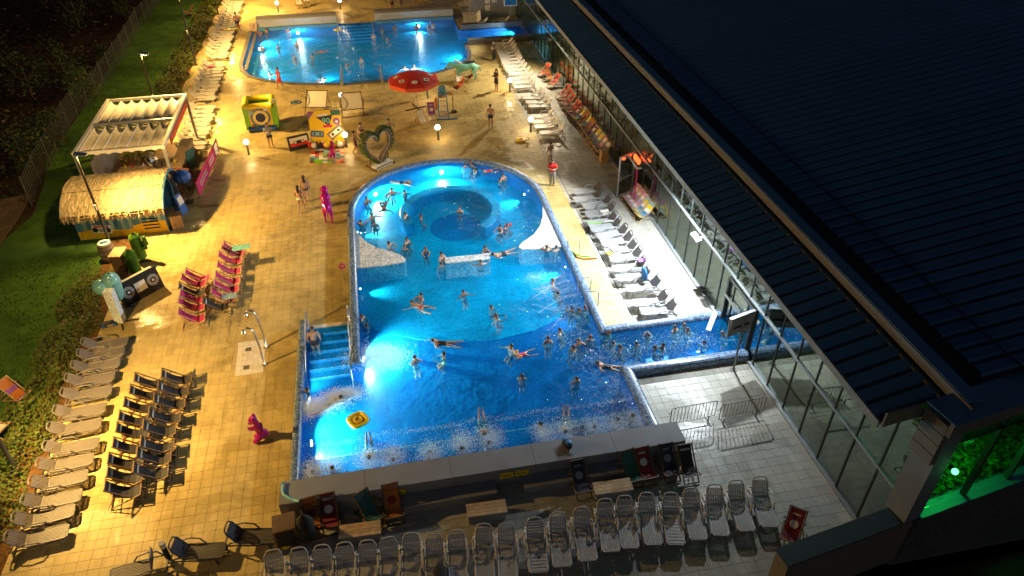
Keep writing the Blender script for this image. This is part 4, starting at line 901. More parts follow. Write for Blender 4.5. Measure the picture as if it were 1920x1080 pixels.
# ------------------------------------------------------------------ pavilion with the fabric canopy
PX0, PX1, PY0, PY1, PZ = -17.45, -12.6, 42.3, 50.3, 3.4
pav = thing('canopy_pavilion', 'open bar pavilion roofed by rippled cream fabric strips on a grey frame', 'pavilion', (0, 0, 0))
for x in (PX0, PX1):
    for y in (PY0, PY1): B(m_alu).box((x, y, PZ/2-.05), (.16, .16, PZ-.1)).build('post', pav)
for x in (PX0, PX1): B(m_white).box((x, (PY0+PY1)/2, PZ+.02), (.18, PY1-PY0+.2, .22)).build('beam', pav)
for y in (PY0, (PY0+PY1)/2, PY1): B(m_white if y != (PY0+PY1)/2 else m_alu).box(((PX0+PX1)/2, y, PZ+.03), (PX1-PX0-.19, .14, .18)).build('beam', pav)
for (ya, yb) in ((PY0+.1, (PY0+PY1)/2-.12), ((PY0+PY1)/2+.12, PY1-.15)):
    w = (PX1-PX0-.4)/7
    for k in range(7):
        mb = B(m_canvas); xs = [PX0+.2+w*k+w*j/8 for j in range(9)]; zs = [PZ+.04-.24*(1-((j-4)/4)**2) for j in range(9)]
        for a, b in ((ya, yb),):
            mb.add([(x, a, z) for x, z in zip(xs, zs)]+[(x, b, z) for x, z in zip(xs, zs)]+[(x, a, z-.012) for x, z in zip(xs, zs)]+[(x, b, z-.012) for x, z in zip(xs, zs)],
                   [(j, j+1, 10+j, 9+j) for j in range(8)]+[(18+j, 27+j, 28+j, 19+j) for j in range(8)]+[(j, 18+j, 19+j, j+1) for j in range(8)]+[(9+j, 10+j, 28+j, 27+j) for j in range(8)])
        mb.build('canopy_strip', pav, True)
B(m_woodd).box(((PX0+PX1)/2, (PY0+PY1)/2, .02), (PX1-PX0+.3, PY1-PY0+.3, .06)).build('floor', pav)
B(m_redval).box((PX1+.12, 46.6, PZ-.25), (.04, 6.0, .42)).build('sign_band', pav)
B(m_clad).box((PX0+.1, 47, 1.1), (.08, 6.5, 2.1)).build('back_panel', pav)
t = thing('bar_counter', 'wooden L shaped bar counter with bottles inside the pavilion', 'counter', (-14.4, 44.8, 0))
B(m_wood).box((0, 0, .52), (3.6, .6, .94)).build('front', t); B(m_woodp).box((0, 0, 1.02), (3.8, .72, .05)).build('worktop', t); B(m_wood).box((1.55, 2.2, .52), (.6, 3.4, .94)).build('side', t); B(m_woodp).box((1.55, 2.26, 1.02), (.72, 3.4, .05)).build('side_worktop', t)
for k in range(9):
    o = B((m_yellowp, m_red, m_teal, m_white)[k % 4]).lathe([(.04, 0), (.045, .18), (.015, .24), (.015, .30)], 8).build('bottle', None, True, (-15.9+.36*k, 44.85+.1*(k % 3), 1.045)); tag(o, '%s bottle on the pavilion bar counter, %s from the left' % (('yellow', 'red', 'teal', 'white')[k % 4], ORD[k]), 'bottle', 'bottles on the bar counter')
t = thing('black_tub', 'big round black tub standing on the pavilion floor', 'tub', (-15.1, 43.2, .05)); B(m_black).lathe([(.5, 0), (.62, .5), (.66, .9), (.6, .9), (.55, .55)], 14).build('body', t); B(m_greyp).lathe([(.66, .9), (.68, .93), (.6, .93)], 14).build('rim', t)
t = thing('wrapped_bundle', 'crumpled silver plastic bundle hanging under the canopy', 'bundle', (-13.9, 43.7, 2.0)); q = B(m_steel)
rb = random.Random(9)
q.lathe([(.12, .5), (.3, .35), (.38, .05), (.3, -.3), (.14, -.42)], 9); q.v = [(x+rb.uniform(-.07, .07), y+rb.uniform(-.07, .07), z+rb.uniform(-.07, .07)) for x, y, z in q.v]; q.build('sheet', t); B(m_alu).bar((0, 0, .5), (0, 0, 1.3), .02).build('cord', t)
def cassette(name, lab, loc, rz, tilt, w, hgt, dep, m_body, m_lab, m_band, cat='giant cassette'):
    r = thing(name, lab, cat, loc, rz); r.rotation_euler.x = tilt
    B(m_body).prism([(-w/2, -dep/2), (w/2, -dep/2), (w/2, dep/2), (-w/2, dep/2)], 0, hgt).build('shell', r)
    B(m_lab).box((0, -dep/2-.006, hgt*.58), (w*.84, .012, hgt*.62)).build('label', r)
    B(m_band).box((0, -dep/2-.010, hgt*.40), (w*.84, .012, hgt*.26)).build('band', r)
    B(m_body).box((0, -dep/2-.020, hgt*.56), (w*.5, .012, hgt*.2)).build('window', r)
    for s in (-1, 1): B(m_white).tube([(s*w*.17, -dep/2-.02, hgt*.56), (s*w*.17, -dep/2-.04, hgt*.56)], hgt*.085, 12).build('reel', r)
    B(m_body).prism([(-w*.32, -dep/2-.04), (w*.32, -dep/2-.04), (w*.32, -dep/2), (-w*.32, -dep/2)], .02, hgt*.2).build('foot', r)
    return r
cassette('giant_cassette', 'giant orange audio cassette standing in the pavilion doorway', (-12.7, 44.3, .06), radians(-20), 0, 1.3, .95, .2, m_orange, m_white, m_redval)
t = thing('price_board', 'teal board leaning on the pavilion counter', 'board', (-12.25, 45.9, .06), radians(60)); B(m_teal).box((0, 0, .75), (.75, .05, 1.4), rx=.12).build('panel', t)
t = thing('drink_cooler', 'turquoise bottle shaped cooler beside the orange cassette', 'cooler', (-12.15, 43.6, .03)); B(m_aqua).lathe([(.22, 0), (.24, .6), (.12, .82), (.1, 1.05)], 12).build('body', t, True); B(m_white).lathe([(.245, .2), (.245, .45)], 12).build('label', t)
# pink banner made of two lengths on a frame
bn = thing('pink_banner', 'long hot pink barrier banner with white lettering beside the pavilion', 'banner', (0, 0, 0))
b0, b1 = Vector((-11.35, 42.0, 0)), Vector((-10.95, 48.3, 0))
def bpt(s, z): p = b0.lerp(b1, s); return (p.x, p.y, z)
for s0, s1, mt in ((.0, .48, m_pink), (.5, .8, m_pink), (.805, 1.0, m_crimson)):
    B(mt).add([bpt(s0, .12), bpt(s1, .12), bpt(s1, 1.05), bpt(s0, 1.05)]+[(p[0]+.03, p[1], p[2]) for p in (bpt(s0, .12), bpt(s1, .12), bpt(s1, 1.05), bpt(s0, 1.05))], [(0, 3, 2, 1), (4, 5, 6, 7), (0, 1, 5, 4), (1, 2, 6, 5), (2, 3, 7, 6), (3, 0, 4, 7)]).build('length', bn)
q = B(m_white)
for s0 in (.12, .17, .22, .27, .32, .37, .54, .58, .62, .66, .70):   # blurred lettering: only the letter blocks can be made out
    for dz in ((.40, .48), (.66, .74)): q.add([(p[0]+.045, p[1], p[2]) for p in (bpt(s0, dz[0]), bpt(s0+.036, dz[0]), bpt(s0+.036, dz[1]), bpt(s0, dz[1]))], [(0, 1, 2, 3)])
    q.add([(p[0]+.045, p[1], p[2]) for p in (bpt(s0, .40), bpt(s0+.012, .40), bpt(s0+.012, .74), bpt(s0, .74))], [(0, 1, 2, 3)])
lt = q.build('lettering', bn); lt['kind'] = 'stuff'
B(m_white).add([(p[0]+.05, p[1], p[2]) for p in (bpt(.83, .25), bpt(.95, .25), bpt(.95, .95), bpt(.83, .95))], [(0, 1, 2, 3)]).build('white_panel', bn)
for s in (0, .49, 1): B(m_galv).bar(bpt(s, 0), bpt(s, 1.1), .04).build('stand', bn)
t = thing('blue_parasol', 'closed blue plastic shade on a dark pole by the banner corner', 'shade', (-11.9, 41.6, 0))
B(m_blue).ball((0, 0, 1.75), (.55, .5, .42), 10, 6).build('shade', t); B(m_post).tube([(0, 0, 0), (0, 0, 1.5)], .03).build('pole', t); B(m_post).box((0, 0, .03), (.5, .5, .06)).build('foot', t)
# ------------------------------------------------------------------ thatched hut
hut = thing('thatched_hut', 'thatched beach hut with wall painted in blue sky and yellow sand', 'hut', (0, 0, 0))
HX0, HX1, HY0, HY1 = -17.2, -12.5, 38.35, 41.3
nb = 24
for k in range(nb):   # boarded front, yellow below a blue band
    x0 = HX0+(HX1-HX0)*k/nb; x1 = HX0+(HX1-HX0)*(k+1)/nb-.012; s = k/nb
    hz = .52+.10*sin(s*9)+(.22 if s > .6 else 0)*.8; d = .012*(k % 2)
    B(m_yellow).box(((x0+x1)/2, HY0-d, hz/2), (x1-x0, .05, hz)).build('board', hut)
    B(m_skyb if (k*7) % 5 < 3 else m_palewash).box(((x0+x1)/2, HY0-d, (hz+1.22)/2), (x1-x0, .05, 1.22-hz-.004)).build('board', hut)
for k in range(4): B(m_black).box((-13.3, HY0-.045, .36+.2*k), (.85, .02, .07)).build('slot', hut)
B(m_skyb).box((HX0, 39.85, .6), (.06, 2.9, 1.2)).build('side_wall', hut); B(m_skyb).box((HX0+2.3, HY1, .9), (4.7, .06, 1.8)).build('back_wall', hut)
B(m_woodp).box(((HX0+HX1)/2, HY0+.12, 1.25), (4.7, .45, .05)).build('counter', hut)
for x, y in ((HX0+.05, HY0+.05), (HX1-.05, HY0+.05), (HX0+.05, HY1-.05), (HX1-.05, HY1-.05)): B(m_skyb).box((x, y, 1.15), (.1, .1, 2.3)).build('post', hut)
arc = [(HY0-.75, 1.92), (HY0-.35, 2.28), (HY0+.25, 2.58), (HY0+.95, 2.78), (HY0+1.6, 2.84), (HY0+2.3, 2.76), (HY0+2.9, 2.5), (HY0+3.5, 2.05)]
rx0, rx1 = HX0-.25, HX1+.28; nr_ = 30; mb = B(m_thatch); rb2 = random.Random(4)
rows = []
for k in range(nr_+1): rows.append([(rx0+(rx1-rx0)*k/nr_, y+rb2.uniform(-.03, .03), z+rb2.uniform(-.025, .025)) for y, z in arc])
A_ = len(arc); mb.add([v for r in rows for v in r]+[(v[0], v[1], v[2]-.16) for r in rows for v in r], [(k*A_+j, (k+1)*A_+j, (k+1)*A_+j+1, k*A_+j+1) for k in range(nr_) for j in range(A_-1)]+[((nr_+1)*A_+k*A_+j, (nr_+1)*A_+k*A_+j+1, (nr_+1)*A_+(k+1)*A_+j+1, (nr_+1)*A_+(k+1)*A_+j) for k in range(nr_) for j in range(A_-1)]
       + [(k*A_+j, k*A_+j+1, (nr_+1+k)*A_+j+1, (nr_+1+k)*A_+j) for k in (0, nr_) for j in range(A_-1)])
rf = mb.build('roof', hut)
q = B(m_straw)
for k in range(900):
    u = rb2.random(); x = rx0+(rx1-rx0)*u; j = rb2.random()
    if j < .45: L = rb2.uniform(.15, .55); a = Vector((x, HY0-.72+rb2.uniform(-.04, .1), 1.93)); b = a+Vector((rb2.uniform(-.08, .08), rb2.uniform(-.05, .1), -L)); q.bar(a, b, .022, .012)
    else:
        i = rb2.randrange(A_-1); y0, z0 = arc[i]; y1, z1 = arc[i+1]; f = rb2.random(); y, z = y0+(y1-y0)*f, z0+(z1-z0)*f+.02
        d = Vector((rb2.uniform(-.15, .15), y0-y1, z0-z1)).normalized()*rb2.uniform(.2, .5); q.bar((x, y, z), Vector((x, y, z+.015))+d, .02, .01)
st_ = q.build('straw_fringe', rf); st_['kind'] = 'stuff'
for y in (HY0+.55,): B(m_woodd).bar((rx0, y, 2.70), (rx1, y, 2.70), .02).build('binding', rf)
for i in range(A_-1): pass
B(m_skyb).tube([(HX1+.30, y, z-.08) for y, z in arc], .06, 6).build('bargeboard', hut)
for k, (dx, c) in enumerate(((.2, m_navy), (1.2, m_purple), (1.9, m_teal), (2.5, m_pink), (3.2, m_navy), (3.9, m_skyb))):
    o = thing('hung_garment', ['navy cloth hanging at the left under the thatch', 'purple cloth hanging under the thatch', 'teal cloth hanging at the middle under the thatch', 'pink cloth hanging under the thatch', 'dark navy cloth hanging right of the pink one', 'light blue cloth hanging at the right under the thatch'][k], 'cloth', (HX0+.4+dx, HY0+.35, 1.32)); B(c).box((0, 0, .3), (.42, .05, .6)).build('cloth', o); B(m_alu).bar((-.18, 0, .62), (.18, 0, .62), .02).build('hanger', o)
bx = thing('boombox_panel', 'flat grey boombox cut-out with two speakers on the hut wall', 'cut-out', (-15.9, HY0-.08, .62)); bx.rotation_euler.y = radians(8)
B(m_bluewhite).box((0, 0, 0), (1.0, .05, .5)).build('panel', bx); B(m_redval).box((0, -.03, .17), (.8, .02, .1)).build('dial', bx)
for s in (-1, 1): B(m_black).tube([(s*.32, -.02, -.05), (s*.32, -.05, -.05)], .15, 12).build('speaker', bx)
B(m_greyp).box((0, -.035, -.07), (.24, .02, .2)).build('tape_door', bx)
t = thing('slatted_cabinet', 'small brown slatted wooden cabinet at the right corner of the hut', 'cabinet', (-12.05, 38.75, 0), radians(10))
for k in range(6): B(m_wood).box((-.25+.1*k, -.28, .42), (.085, .03, .8)).build('slat', t)
B(m_woodd).box((0, 0, .42), (.6, .5, .8)).build('carcass', t); B(m_wood).box((0, 0, .845), (.68, .6, .04)).build('top', t)
t = thing('sandwich_board', 'blue and white standing board at the open end of the hut', 'sign', (-12.15, 40.4, 0), radians(70)); B(m_blue).box((0, .12, .6), (.6, .03, 1.2), rx=.2).build('board', t); B(m_blue).box((0, -.12, .6), (.6, .03, 1.2), rx=-.2).build('board', t); B(m_white).box((0, -.15, .85), (.45, .012, .5), rx=-.2).build('poster', t)
# barrel, pedestal, cacti, balloon figures, tape
p = G(206, 484); t = thing('barrel', 'pale oak barrel with blue printed lid by the lamp post', 'barrel', (p.x, p.y, -.02))
for k in range(14):
    a = 2*pi*k/14; mb = B(m_barrel); w = .155
    for (r0, z0), (r1, z1) in (((.33, 0), (.40, .25)), ((.40, .25), (.42, .5)), ((.42, .5), (.39, .8)), ((.39, .8), (.33, 1.0))):
        pt = lambda r, da, z: (r*cos(a+da), r*sin(a+da), z)
        d = .205; mb.add([pt(r0, -d, z0), pt(r0, d, z0), pt(r1, d, z1), pt(r1, -d, z1)], [(0, 1, 2, 3)])
    mb.build('stave', t)
for z, r in ((.12, .375), (.36, .42), (.66, .42), (.9, .37)): B(m_hoop).lathe([(r, z-.03), (r+.01, z), (r, z+.03)], 14).build('hoop', t)
B(m_bluewhite).lathe([(.32, .99), (.32, 1.02)], 14).build('lid', t); B(m_blue).box((0, 0, 1.03), (.36, .2, .012), rz=.3).build('print', t)
p = G(246, 524); t = thing('wooden_pedestal', 'tall brown wooden pedestal with pale top between barrel and cassette', 'pedestal', (p.x-.35, p.y+.5, 0), radians(-8))
B(m_woodd).box((0, 0, .7), (.55, .85, 1.4)).build('column', t); B(m_woodp).box((0, 0, 1.42), (.62, .92, .05)).build('top', t); B(m_wood).box((.29, 0, .75), (.02, .5, 1.0)).build('panel', t)
for k, (q, hh, lab) in enumerate((((268, 490), 1.75, 'taller fuzzy green cactus figure on a metal foot'), ((258, 517), 1.6, 'smaller fuzzy green cactus figure with a raised arm'))):
    p = G(*q); t = thing('cactus_figure', lab, 'cactus', (p.x, p.y, 0), radians(-10), 'fuzzy green cacti')
    B(m_topiary).tube([(0, 0, .2), (0, 0, .3), (0, 0, hh-.3), (0, 0, hh-.1), (0, 0, hh)], [.2, .30, .30, .25, .08], 10).build('trunk', t, True)
    s = -1 if k else 1; B(m_topiary).tube([(0, 0, hh*.5), (.42*s, 0, hh*.52), (.48*s, 0, hh*.62), (.48*s, 0, hh*.9)], [.13, .15, .15, .10], 8).build('arm', t, True)
    B(m_post).tube([(0, 0, 0), (0, 0, .3)], .03).build('stem', t); B(m_post).bar((-.45, 0, .02), (.45, 0, .02), .05).bar((0, -.3, .02), (0, .3, .02), .05).build('foot', t)
tp = G(274, 556)
t = thing('giant_video_tape', 'giant black video cassette leaning on the deck beside the pedestal', 'giant cassette', (tp.x, tp.y, 0), radians(44)); t.rotation_euler = (radians(-14), 0, radians(44))
B(m_black).box((0, .16, .6), (2.1, .34, 1.2)).build('shell', t); B(m_canvas).box((0, .16, 1.205), (1.8, .24, .012)).build('spine_label', t); B(m_canvas).box((0, -.016, .62), (.56, .012, .5)).build('label', t)
for s in (-1, 1):
    B(m_greyp).tube([(s*.66, -.01, .62), (s*.66, -.03, .62)], .30, 16).build('window', t); B(m_black).tube([(s*.66, -.03, .62), (s*.66, -.045, .62)], .14, 12).build('spool', t); B(m_white).tube([(s*.66, -.04, .62), (s*.66, -.06, .62)], .07, 8).build('hub', t)
p = G(233, 578); t = thing('popsicle_figure', 'glossy aqua figure of two rounded lobes on a thin stand', 'figure', (p.x-.1, p.y, 0))
B(m_aqua).tube([(0, 0, .55), (0, 0, .62), (0, 0, 1.0), (0, 0, 1.7), (0, 0, 1.95), (0, 0, 2.1)], [.12, .25, .38, .42, .34, .10], 12).build('tall_lobe', t, True)
B(m_aqua).ball((-.42, -.25, 1.55), (.40, .36, .40), 12, 8).build('side_lobe', t, True); B(m_aqua).tube([(0, 0, .06), (0, 0, .6)], .04).build('stick', t)
B(m_post).bar((-.55, -.1, .03), (.55, .1, .03), .05).bar((.1, -.5, .03), (-.1, .5, .03), .05).build('foot', t)
p = G(232, 605); t = thing('speckled_pillar', 'pale blue speckled square pillar on a black cross foot', 'pillar', (p.x-.12, p.y+.05, 0), radians(-12)); B(m_bluewhite).box((0, 0, 1.0), (.42, .34, 1.85)).build('body', t); B(m_post).bar((-.75, -.25, .03), (.75, .25, .03), .06).bar((.35, -.6, .03), (-.35, .6, .03), .06).bar((0, 0, .03), (0, 0, .1), .12).build('foot', t)
p = G(206, 610); t = thing('floor_speaker', 'small blue and silver device lying at the pillar foot', 'device', (p.x, p.y, 0), .2); B(m_navy).box((0, 0, .09), (.7, .28, .18)).build('body', t); B(m_steel).box((.05, -.145, .09), (.3, .012, .12)).build('panel', t)
for s in (-.25, .25): B(m_blueb).tube([(s, -.14, .09), (s, -.16, .09)], .07, 10).build('cone', t)
# ------------------------------------------------------------------ centre: inflatable, board, cassette, rug, heart
c = G(491, 252); q0, q1 = G(468, 248), G(520, 243); wd = (q1-q0).length; rz = math.atan2(q1.y-q0.y, q1.x-q0.x); H_ = 2.05; dp = 1.5
t = thing('inflatable_game', 'green and yellow inflatable game cube with washing machine front', 'inflatable', ((q0.x+q1.x)/2, (q0.y+q1.y)/2, 0), rz)
hw = wd/2
B(m_blue).tube([(-hw, 0, .2), (hw, 0, .2)], .2, 10).build('bottom_tube', t, True); B(m_yellow).box((0, .06, 1.05), (wd-.3, .08, 1.6)).build('front_panel', t)
for s in (-1, 1): B(m_green).box((s*(hw-.02), dp/2, 1.02), (.34, dp, 1.75)).build('side_wall', t)
B(m_green).box((0, dp-.05, 1.02), (wd-.4, .2, 1.75)).build('rear_wall', t)
for s in (-1, 1): B(m_yellowp).tube([(s*(hw-.05), 0, H_-.15), (s*(hw-.05), dp, H_-.15)], .21, 8).build('top_tube', t, True)
for y in (0, dp): B(m_yellowp).tube([(-hw+.05, y, H_-.15), (hw-.05, y, H_-.15)], .2, 8).build('top_tube', t, True)
B(m_navy).box((0, dp/2, 1.3), (wd-.5, dp-.4, .05)).build('inner_floor', t)
dsk = [(m_blue, .68, 0), (m_yellowp, .54, .012), (m_white, .40, .024), (m_navy, .34, .036)]
for m_, r, d in dsk: B(m_).add([(r*cos(2*pi*k/20), -d-.01, 1.02+r*sin(2*pi*k/20)) for k in range(20)], [tuple(range(20))]).build('disc', t)
for dx, dz, m_ in ((.45, .62, m_white), (-.55, -.6, m_woodd), (-.6, .45, m_palewash)): B(m_).add([(dx+.17*cos(2*pi*k/10), -.06, 1.02+dz+.17*sin(2*pi*k/10)) for k in range(10)], [tuple(range(10))]).build('badge', t)
q0, q1 = G(586, 272), G(645, 268); wd = (q1-q0).length; rz = math.atan2(q1.y-q0.y, q1.x-q0.x)
t = thing('sticker_board', 'tall yellow photo board with a 90 emblem and cassette stickers', 'board', ((q0.x+q1.x)/2, (q0.y+q1.y)/2, 0), rz); t.rotation_euler.x = radians(-6)
BH = 2.35
B(m_yellow).box((0, .06, BH/2), (wd, .1, BH)).build('panel', t)
B(m_purple).add([(-wd/2, -.005, BH), (-wd/2, -.005, BH-.55), (-wd/2+.45, -.005, BH-.05), (-wd/2+.45, -.005, BH)], [(0, 1, 2, 3)]).build('corner_patch', t)
B(m_teal).add([(wd/2, -.005, BH), (wd/2-.62, -.005, BH), (wd/2-.62, -.005, BH-.35), (wd/2, -.005, BH-.35)], [(0, 1, 2, 3)]).build('corner_patch', t)
B(m_white).box((-.1, -.006, BH-.28), (.7, .012, .14), ry=-.1).build('title_strip', t)
B(m_navy).add([(-.55, -.008, BH-.42), (.15, -.008, BH-1.0), (.3, -.008, BH-1.0), (.55, -.008, BH-.30)], [(0, 1, 2, 3)]).build('emblem', t)
cu = bpy.data.curves.new('text', 'FONT'); cu.body = '90'; cu.size = .55; cu.align_x = 'CENTER'; cu.extrude = .004
to = bpy.data.objects.new('emblem_text_source', cu); COL.objects.link(to); bpy.context.view_layer.update()
me = bpy.data.meshes.new_from_object(to.evaluated_get(bpy.context.evaluated_depsgraph_get())); bpy.data.objects.remove(to); me.materials.clear(); me.materials.append(m_aqua)
o = bpy.data.objects.new('emblem_text', me); COL.objects.link(o); o.parent = t; o.rotation_euler = (pi/2, 0, 0); o.location = (.08, -.015, BH-.88)
B(m_pink).box((.15, -.012, BH-1.08), (.62, .012, .16)).build('ribbon', t)
B(m_purple).add([(.78+.24*cos(2*pi*k/14), -.01, BH-.78+.24*sin(2*pi*k/14)) for k in range(14)], [tuple(range(14))]).build('round_sticker', t); B(m_canvas).add([(.78+.1*cos(2*pi*k/10), -.014, BH-.80+.08*sin(2*pi*k/10)) for k in range(10)], [tuple(range(10))]).build('round_sticker', t)
for x, z, rr, w_, m1, m2 in ((-.62, .78, .12, .85, m_blue, m_palewash), (.62, .82, -.62, 1.15, m_clad, m_canvas)):
    k = B(m1).box((x, -.012, z), (w_, .02, w_*.5), ry=rr).build('cassette_sticker', t); B(m2).box((x, -.026, z), (w_*.8, .012, w_*.26), ry=rr).build('label', k)
    for s in (-1, 1): B(m_navy).tube([(x+s*w_*.22*cos(rr), -.03, z-s*w_*.22*sin(rr)), (x+s*w_*.22*cos(rr), -.045, z-s*w_*.22*sin(rr))], w_*.09, 8).build('reel', k)
for x in (-.7, .7): B(m_wood).bar((x, .12, 1.7), (x, 1.0, .0), .05).build('prop', t)
p = G(563, 279); cassette('giant_cassette', 'giant black audio cassette with white and red label left of the yellow board', (p.x, p.y, 0), radians(20), radians(-10), 1.45, .95, .18, m_black, m_white, m_red)
p0, p1, p2, p3 = G(581, 306), G(646, 306), G(645, 272), G(584, 274)
t = thing('patchwork_rug', 'patchwork rug of red, teal and cream squares before the yellow board', 'rug', (0, 0, 0)); rr_ = random.Random(2); cm = [m_crimson, m_teal, m_canvas, m_woodp, m_redval, m_palewash, m_green, m_clad]
for i in range(8):
    for j in range(10):
        def rp(u, v): a = p0.lerp(p1, u); b = p3.lerp(p2, u); w_ = a.lerp(b, v); return (w_.x, w_.y, .012)
        B(rr_.choice(cm)).add([rp(i/8, j/10), rp((i+1)/8, j/10), rp((i+1)/8, (j+1)/10), rp(i/8, (j+1)/10)]+[(x, y, .003) for x, y, z in (rp(i/8, j/10), rp((i+1)/8, j/10), rp((i+1)/8, (j+1)/10), rp(i/8, (j+1)/10))], [(0, 1, 2, 3), (0, 4, 5, 1), (1, 5, 6, 2), (2, 6, 7, 3), (3, 7, 4, 0)]).build('patch', t)
for k in range(11):
    u = k/10; p = p3.lerp(p2, u); m_ = (m_red, m_white, m_crimson, m_black, m_pink, m_yellowp, m_red, m_orange, m_navy, m_white, m_orange)[k]
    o = thing('cushion', '%s soft toy, %s from the left in the heap below the board' % (('red', 'white', 'dark red', 'black', 'pink', 'yellow', 'red', 'orange', 'navy', 'white', 'orange')[k], ORD[k]), 'cushion', (p.x, p.y-.25-.12*(k % 2), .02), rr_.uniform(0, 3), 'soft heap before the sticker board')
    B(m_).ball((0, 0, .2), (.26, .2, .2), 9, 6).build('body', o, True); B((m_white, m_green, m_yellowp)[k % 3]).ball((.14, -.1, .36), .09, 7, 5).build('bobble', o, True)
hb = G(712, 309); rzh = radians(38)
t = thing('heart_arch', 'heart shaped photo arch covered in green foliage', 'photo arch', (hb.x, hb.y, 0), rzh)
hp = []
for k in range(44):
    a = 2*pi*k/44; x = 16*sin(a)**3; z = 13*cos(a)-5*cos(2*a)-2*cos(3*a)-cos(4*a); hp.append((x*.068, 0, z*.080+1.40))
B(m_woodd).tube(hp, .20, 6, True).build('frame', t); B(m_woodp).tube([(x*.86, -.16, (z-1.5)*.86+1.5) for x, y, z in hp], .035, 5, True).build('inner_trim', t)
def hfn(r):
    k = r.randrange(44); a = Vector(hp[k]).lerp(Vector(hp[(k+1) % 44]), r.random()); o_ = Vector((a.x, 0, a.z-1.5)).normalized(); return a+o_*r.uniform(.05, .24)+Vector((0, r.uniform(-.3, .3), 0)), None
leaves(MB(), 2600, hfn, .11, rv, [m_topiary, m_leafd]).build('foliage', t)
B(m_canvas).box((0, -.25, .12), (1.5, .5, .2)).build('base', t); B(m_woodd).box((0, -.51, .14), (1.3, .02, .1)).build('slot', t)
for s in (-1, 1): B(m_woodd).bar((s*.75, .5, .05), (s*.78, -.6, .05), .12).bar((s*.76, 0, .05), (s*.74, 0, 1.0), .07).build('support', t)
# ------------------------------------------------------------------ parasol, lifeguard chair, horse
p = G(783, 203); t = thing('red_parasol', 'wide red eight sided parasol with pale emblems by the upper pool', 'parasol', (p.x, p.y, 0))
B(m_alu).tube([(0, 0, 0), (0, 0, .5), (-.12, .1, 2.6)], .035).build('pole', t)
for a in (.3, 1.9, 3.5, 5.0): B(m_post).bar((0, 0, .05), (1.0*cos(a), 1.0*sin(a), .03), .07, .05).build('foot', t)
cz, ce, R_ = 2.75, 2.20, 1.95; ox, oy = -.12, .15
for k in range(8):
    a0, a1 = 2*pi*(k+.5)/8, 2*pi*(k+1.5)/8
    P = lambda a, r, z: (ox+r*cos(a), oy+r*sin(a), z)
    seg = B(m_red).add([P(0, .02, cz+.05)]+[P(a0, R_*.5, (cz+ce)/2+.12), P(a1, R_*.5, (cz+ce)/2+.12), P(a0, R_, ce), P(a1, R_, ce)], [(0, 1, 2), (1, 3, 4, 2)]).build('canopy_panel', t)
    B(m_redval).add([P(a0, R_, ce), P(a1, R_, ce), P(a1, R_+.03, ce-.24), P((a0+a1)/2, R_*.93, ce-.30), P(a0, R_+.03, ce-.24)], [(0, 4, 3, 2, 1)]).build('valance', seg)
    am = (a0+a1)/2; c_ = Vector(P(am, R_*.66, ce+.278)); u = Vector((-sin(am), cos(am), 0)); v = Vector((cos(am), sin(am), -.27)).normalized()
    if k % 2 == 0: B(m_canvas).add([c_+u*.30, c_+v*.26, c_-u*.30, c_-v*.26], [(0, 1, 2, 3)] ).build('emblem', seg); B(m_crimson).add([c_+u*.13+Vector((0, 0, .006)), c_+v*.11+Vector((0, 0, .006)), c_-u*.13+Vector((0, 0, .006)), c_-v*.11+Vector((0, 0, .006))], [(0, 1, 2, 3)]).build('emblem_mark', seg)
    else: B(m_canvas).add([c_+u*.24*cos(2*pi*i/12)+v*.2*sin(2*pi*i/12) for i in range(12)], [tuple(range(12))]).build('emblem', seg)
    B(m_alu).bar((ox, oy, cz-.05), P(a0, R_*.98, ce-.02), .025).build('rib', t)
p = G(832, 219); t = thing('lifeguard_chair', 'tall blue steel lifeguard chair with orange float hanging beside it', 'lifeguard chair', (p.x, p.y, 0), radians(-3))
for s in (-1, 1):
    B(m_blueb).bar((s*.36, -.5, .0), (s*.30, .2, 1.55), .05).bar((s*.36, .75, 0), (s*.30, .35, 1.55), .05).build('leg', t); B(m_blueb).bar((s*.30, -.1, 1.75), (s*.30, .45, 1.75), .05).bar((s*.3, -.1, 1.5), (s*.3, -.1, 1.75), .04).build('arm', t)
for k in range(4): B(m_blueb).bar((-.36+.015*k, -.42+.14*k*1.1, .2+.34*k), (.36-.015*k, -.42+.14*k*1.1, .2+.34*k), .05, .03).build('rung', t)
B(m_woodp).box((0, .12, 1.53), (.6, .55, .05)).build('seat', t); B(m_skyb).box((0, .42, 1.85), (.52, .06, .55), rx=-.12).ball((0, .45, 2.1), (.26, .06, .14)).build('backrest', t); B(m_blueb).bar((-.8, -.52, .03), (1.0, -.52, .03), .07, .05).build('foot_bar', t)
t = thing('rescue_tube', 'orange rescue float hanging on the left of the lifeguard chair', 'float', (p.x-.5, p.y+.1, .55)); B(m_orange).tube([(0, 0, 0), (0, 0, .12), (0, 0, .85), (0, 0, .95)], [.05, .11, .11, .05], 8).build('float', t, True); B(m_post).bar((0, 0, .95), (.12, 0, 1.1), .02).build('strap', t)
t = thing('utility_trolley', 'small dark trolley pole standing right of the lifeguard chair', 'stand', (p.x+.85, p.y+.7, 0)); B(m_post).box((0, 0, .06), (.4, .35, .1)).build('base', t); B(m_wood).bar((-.05, 0, .1), (-.05, 0, 1.3), .07).build('pole', t)
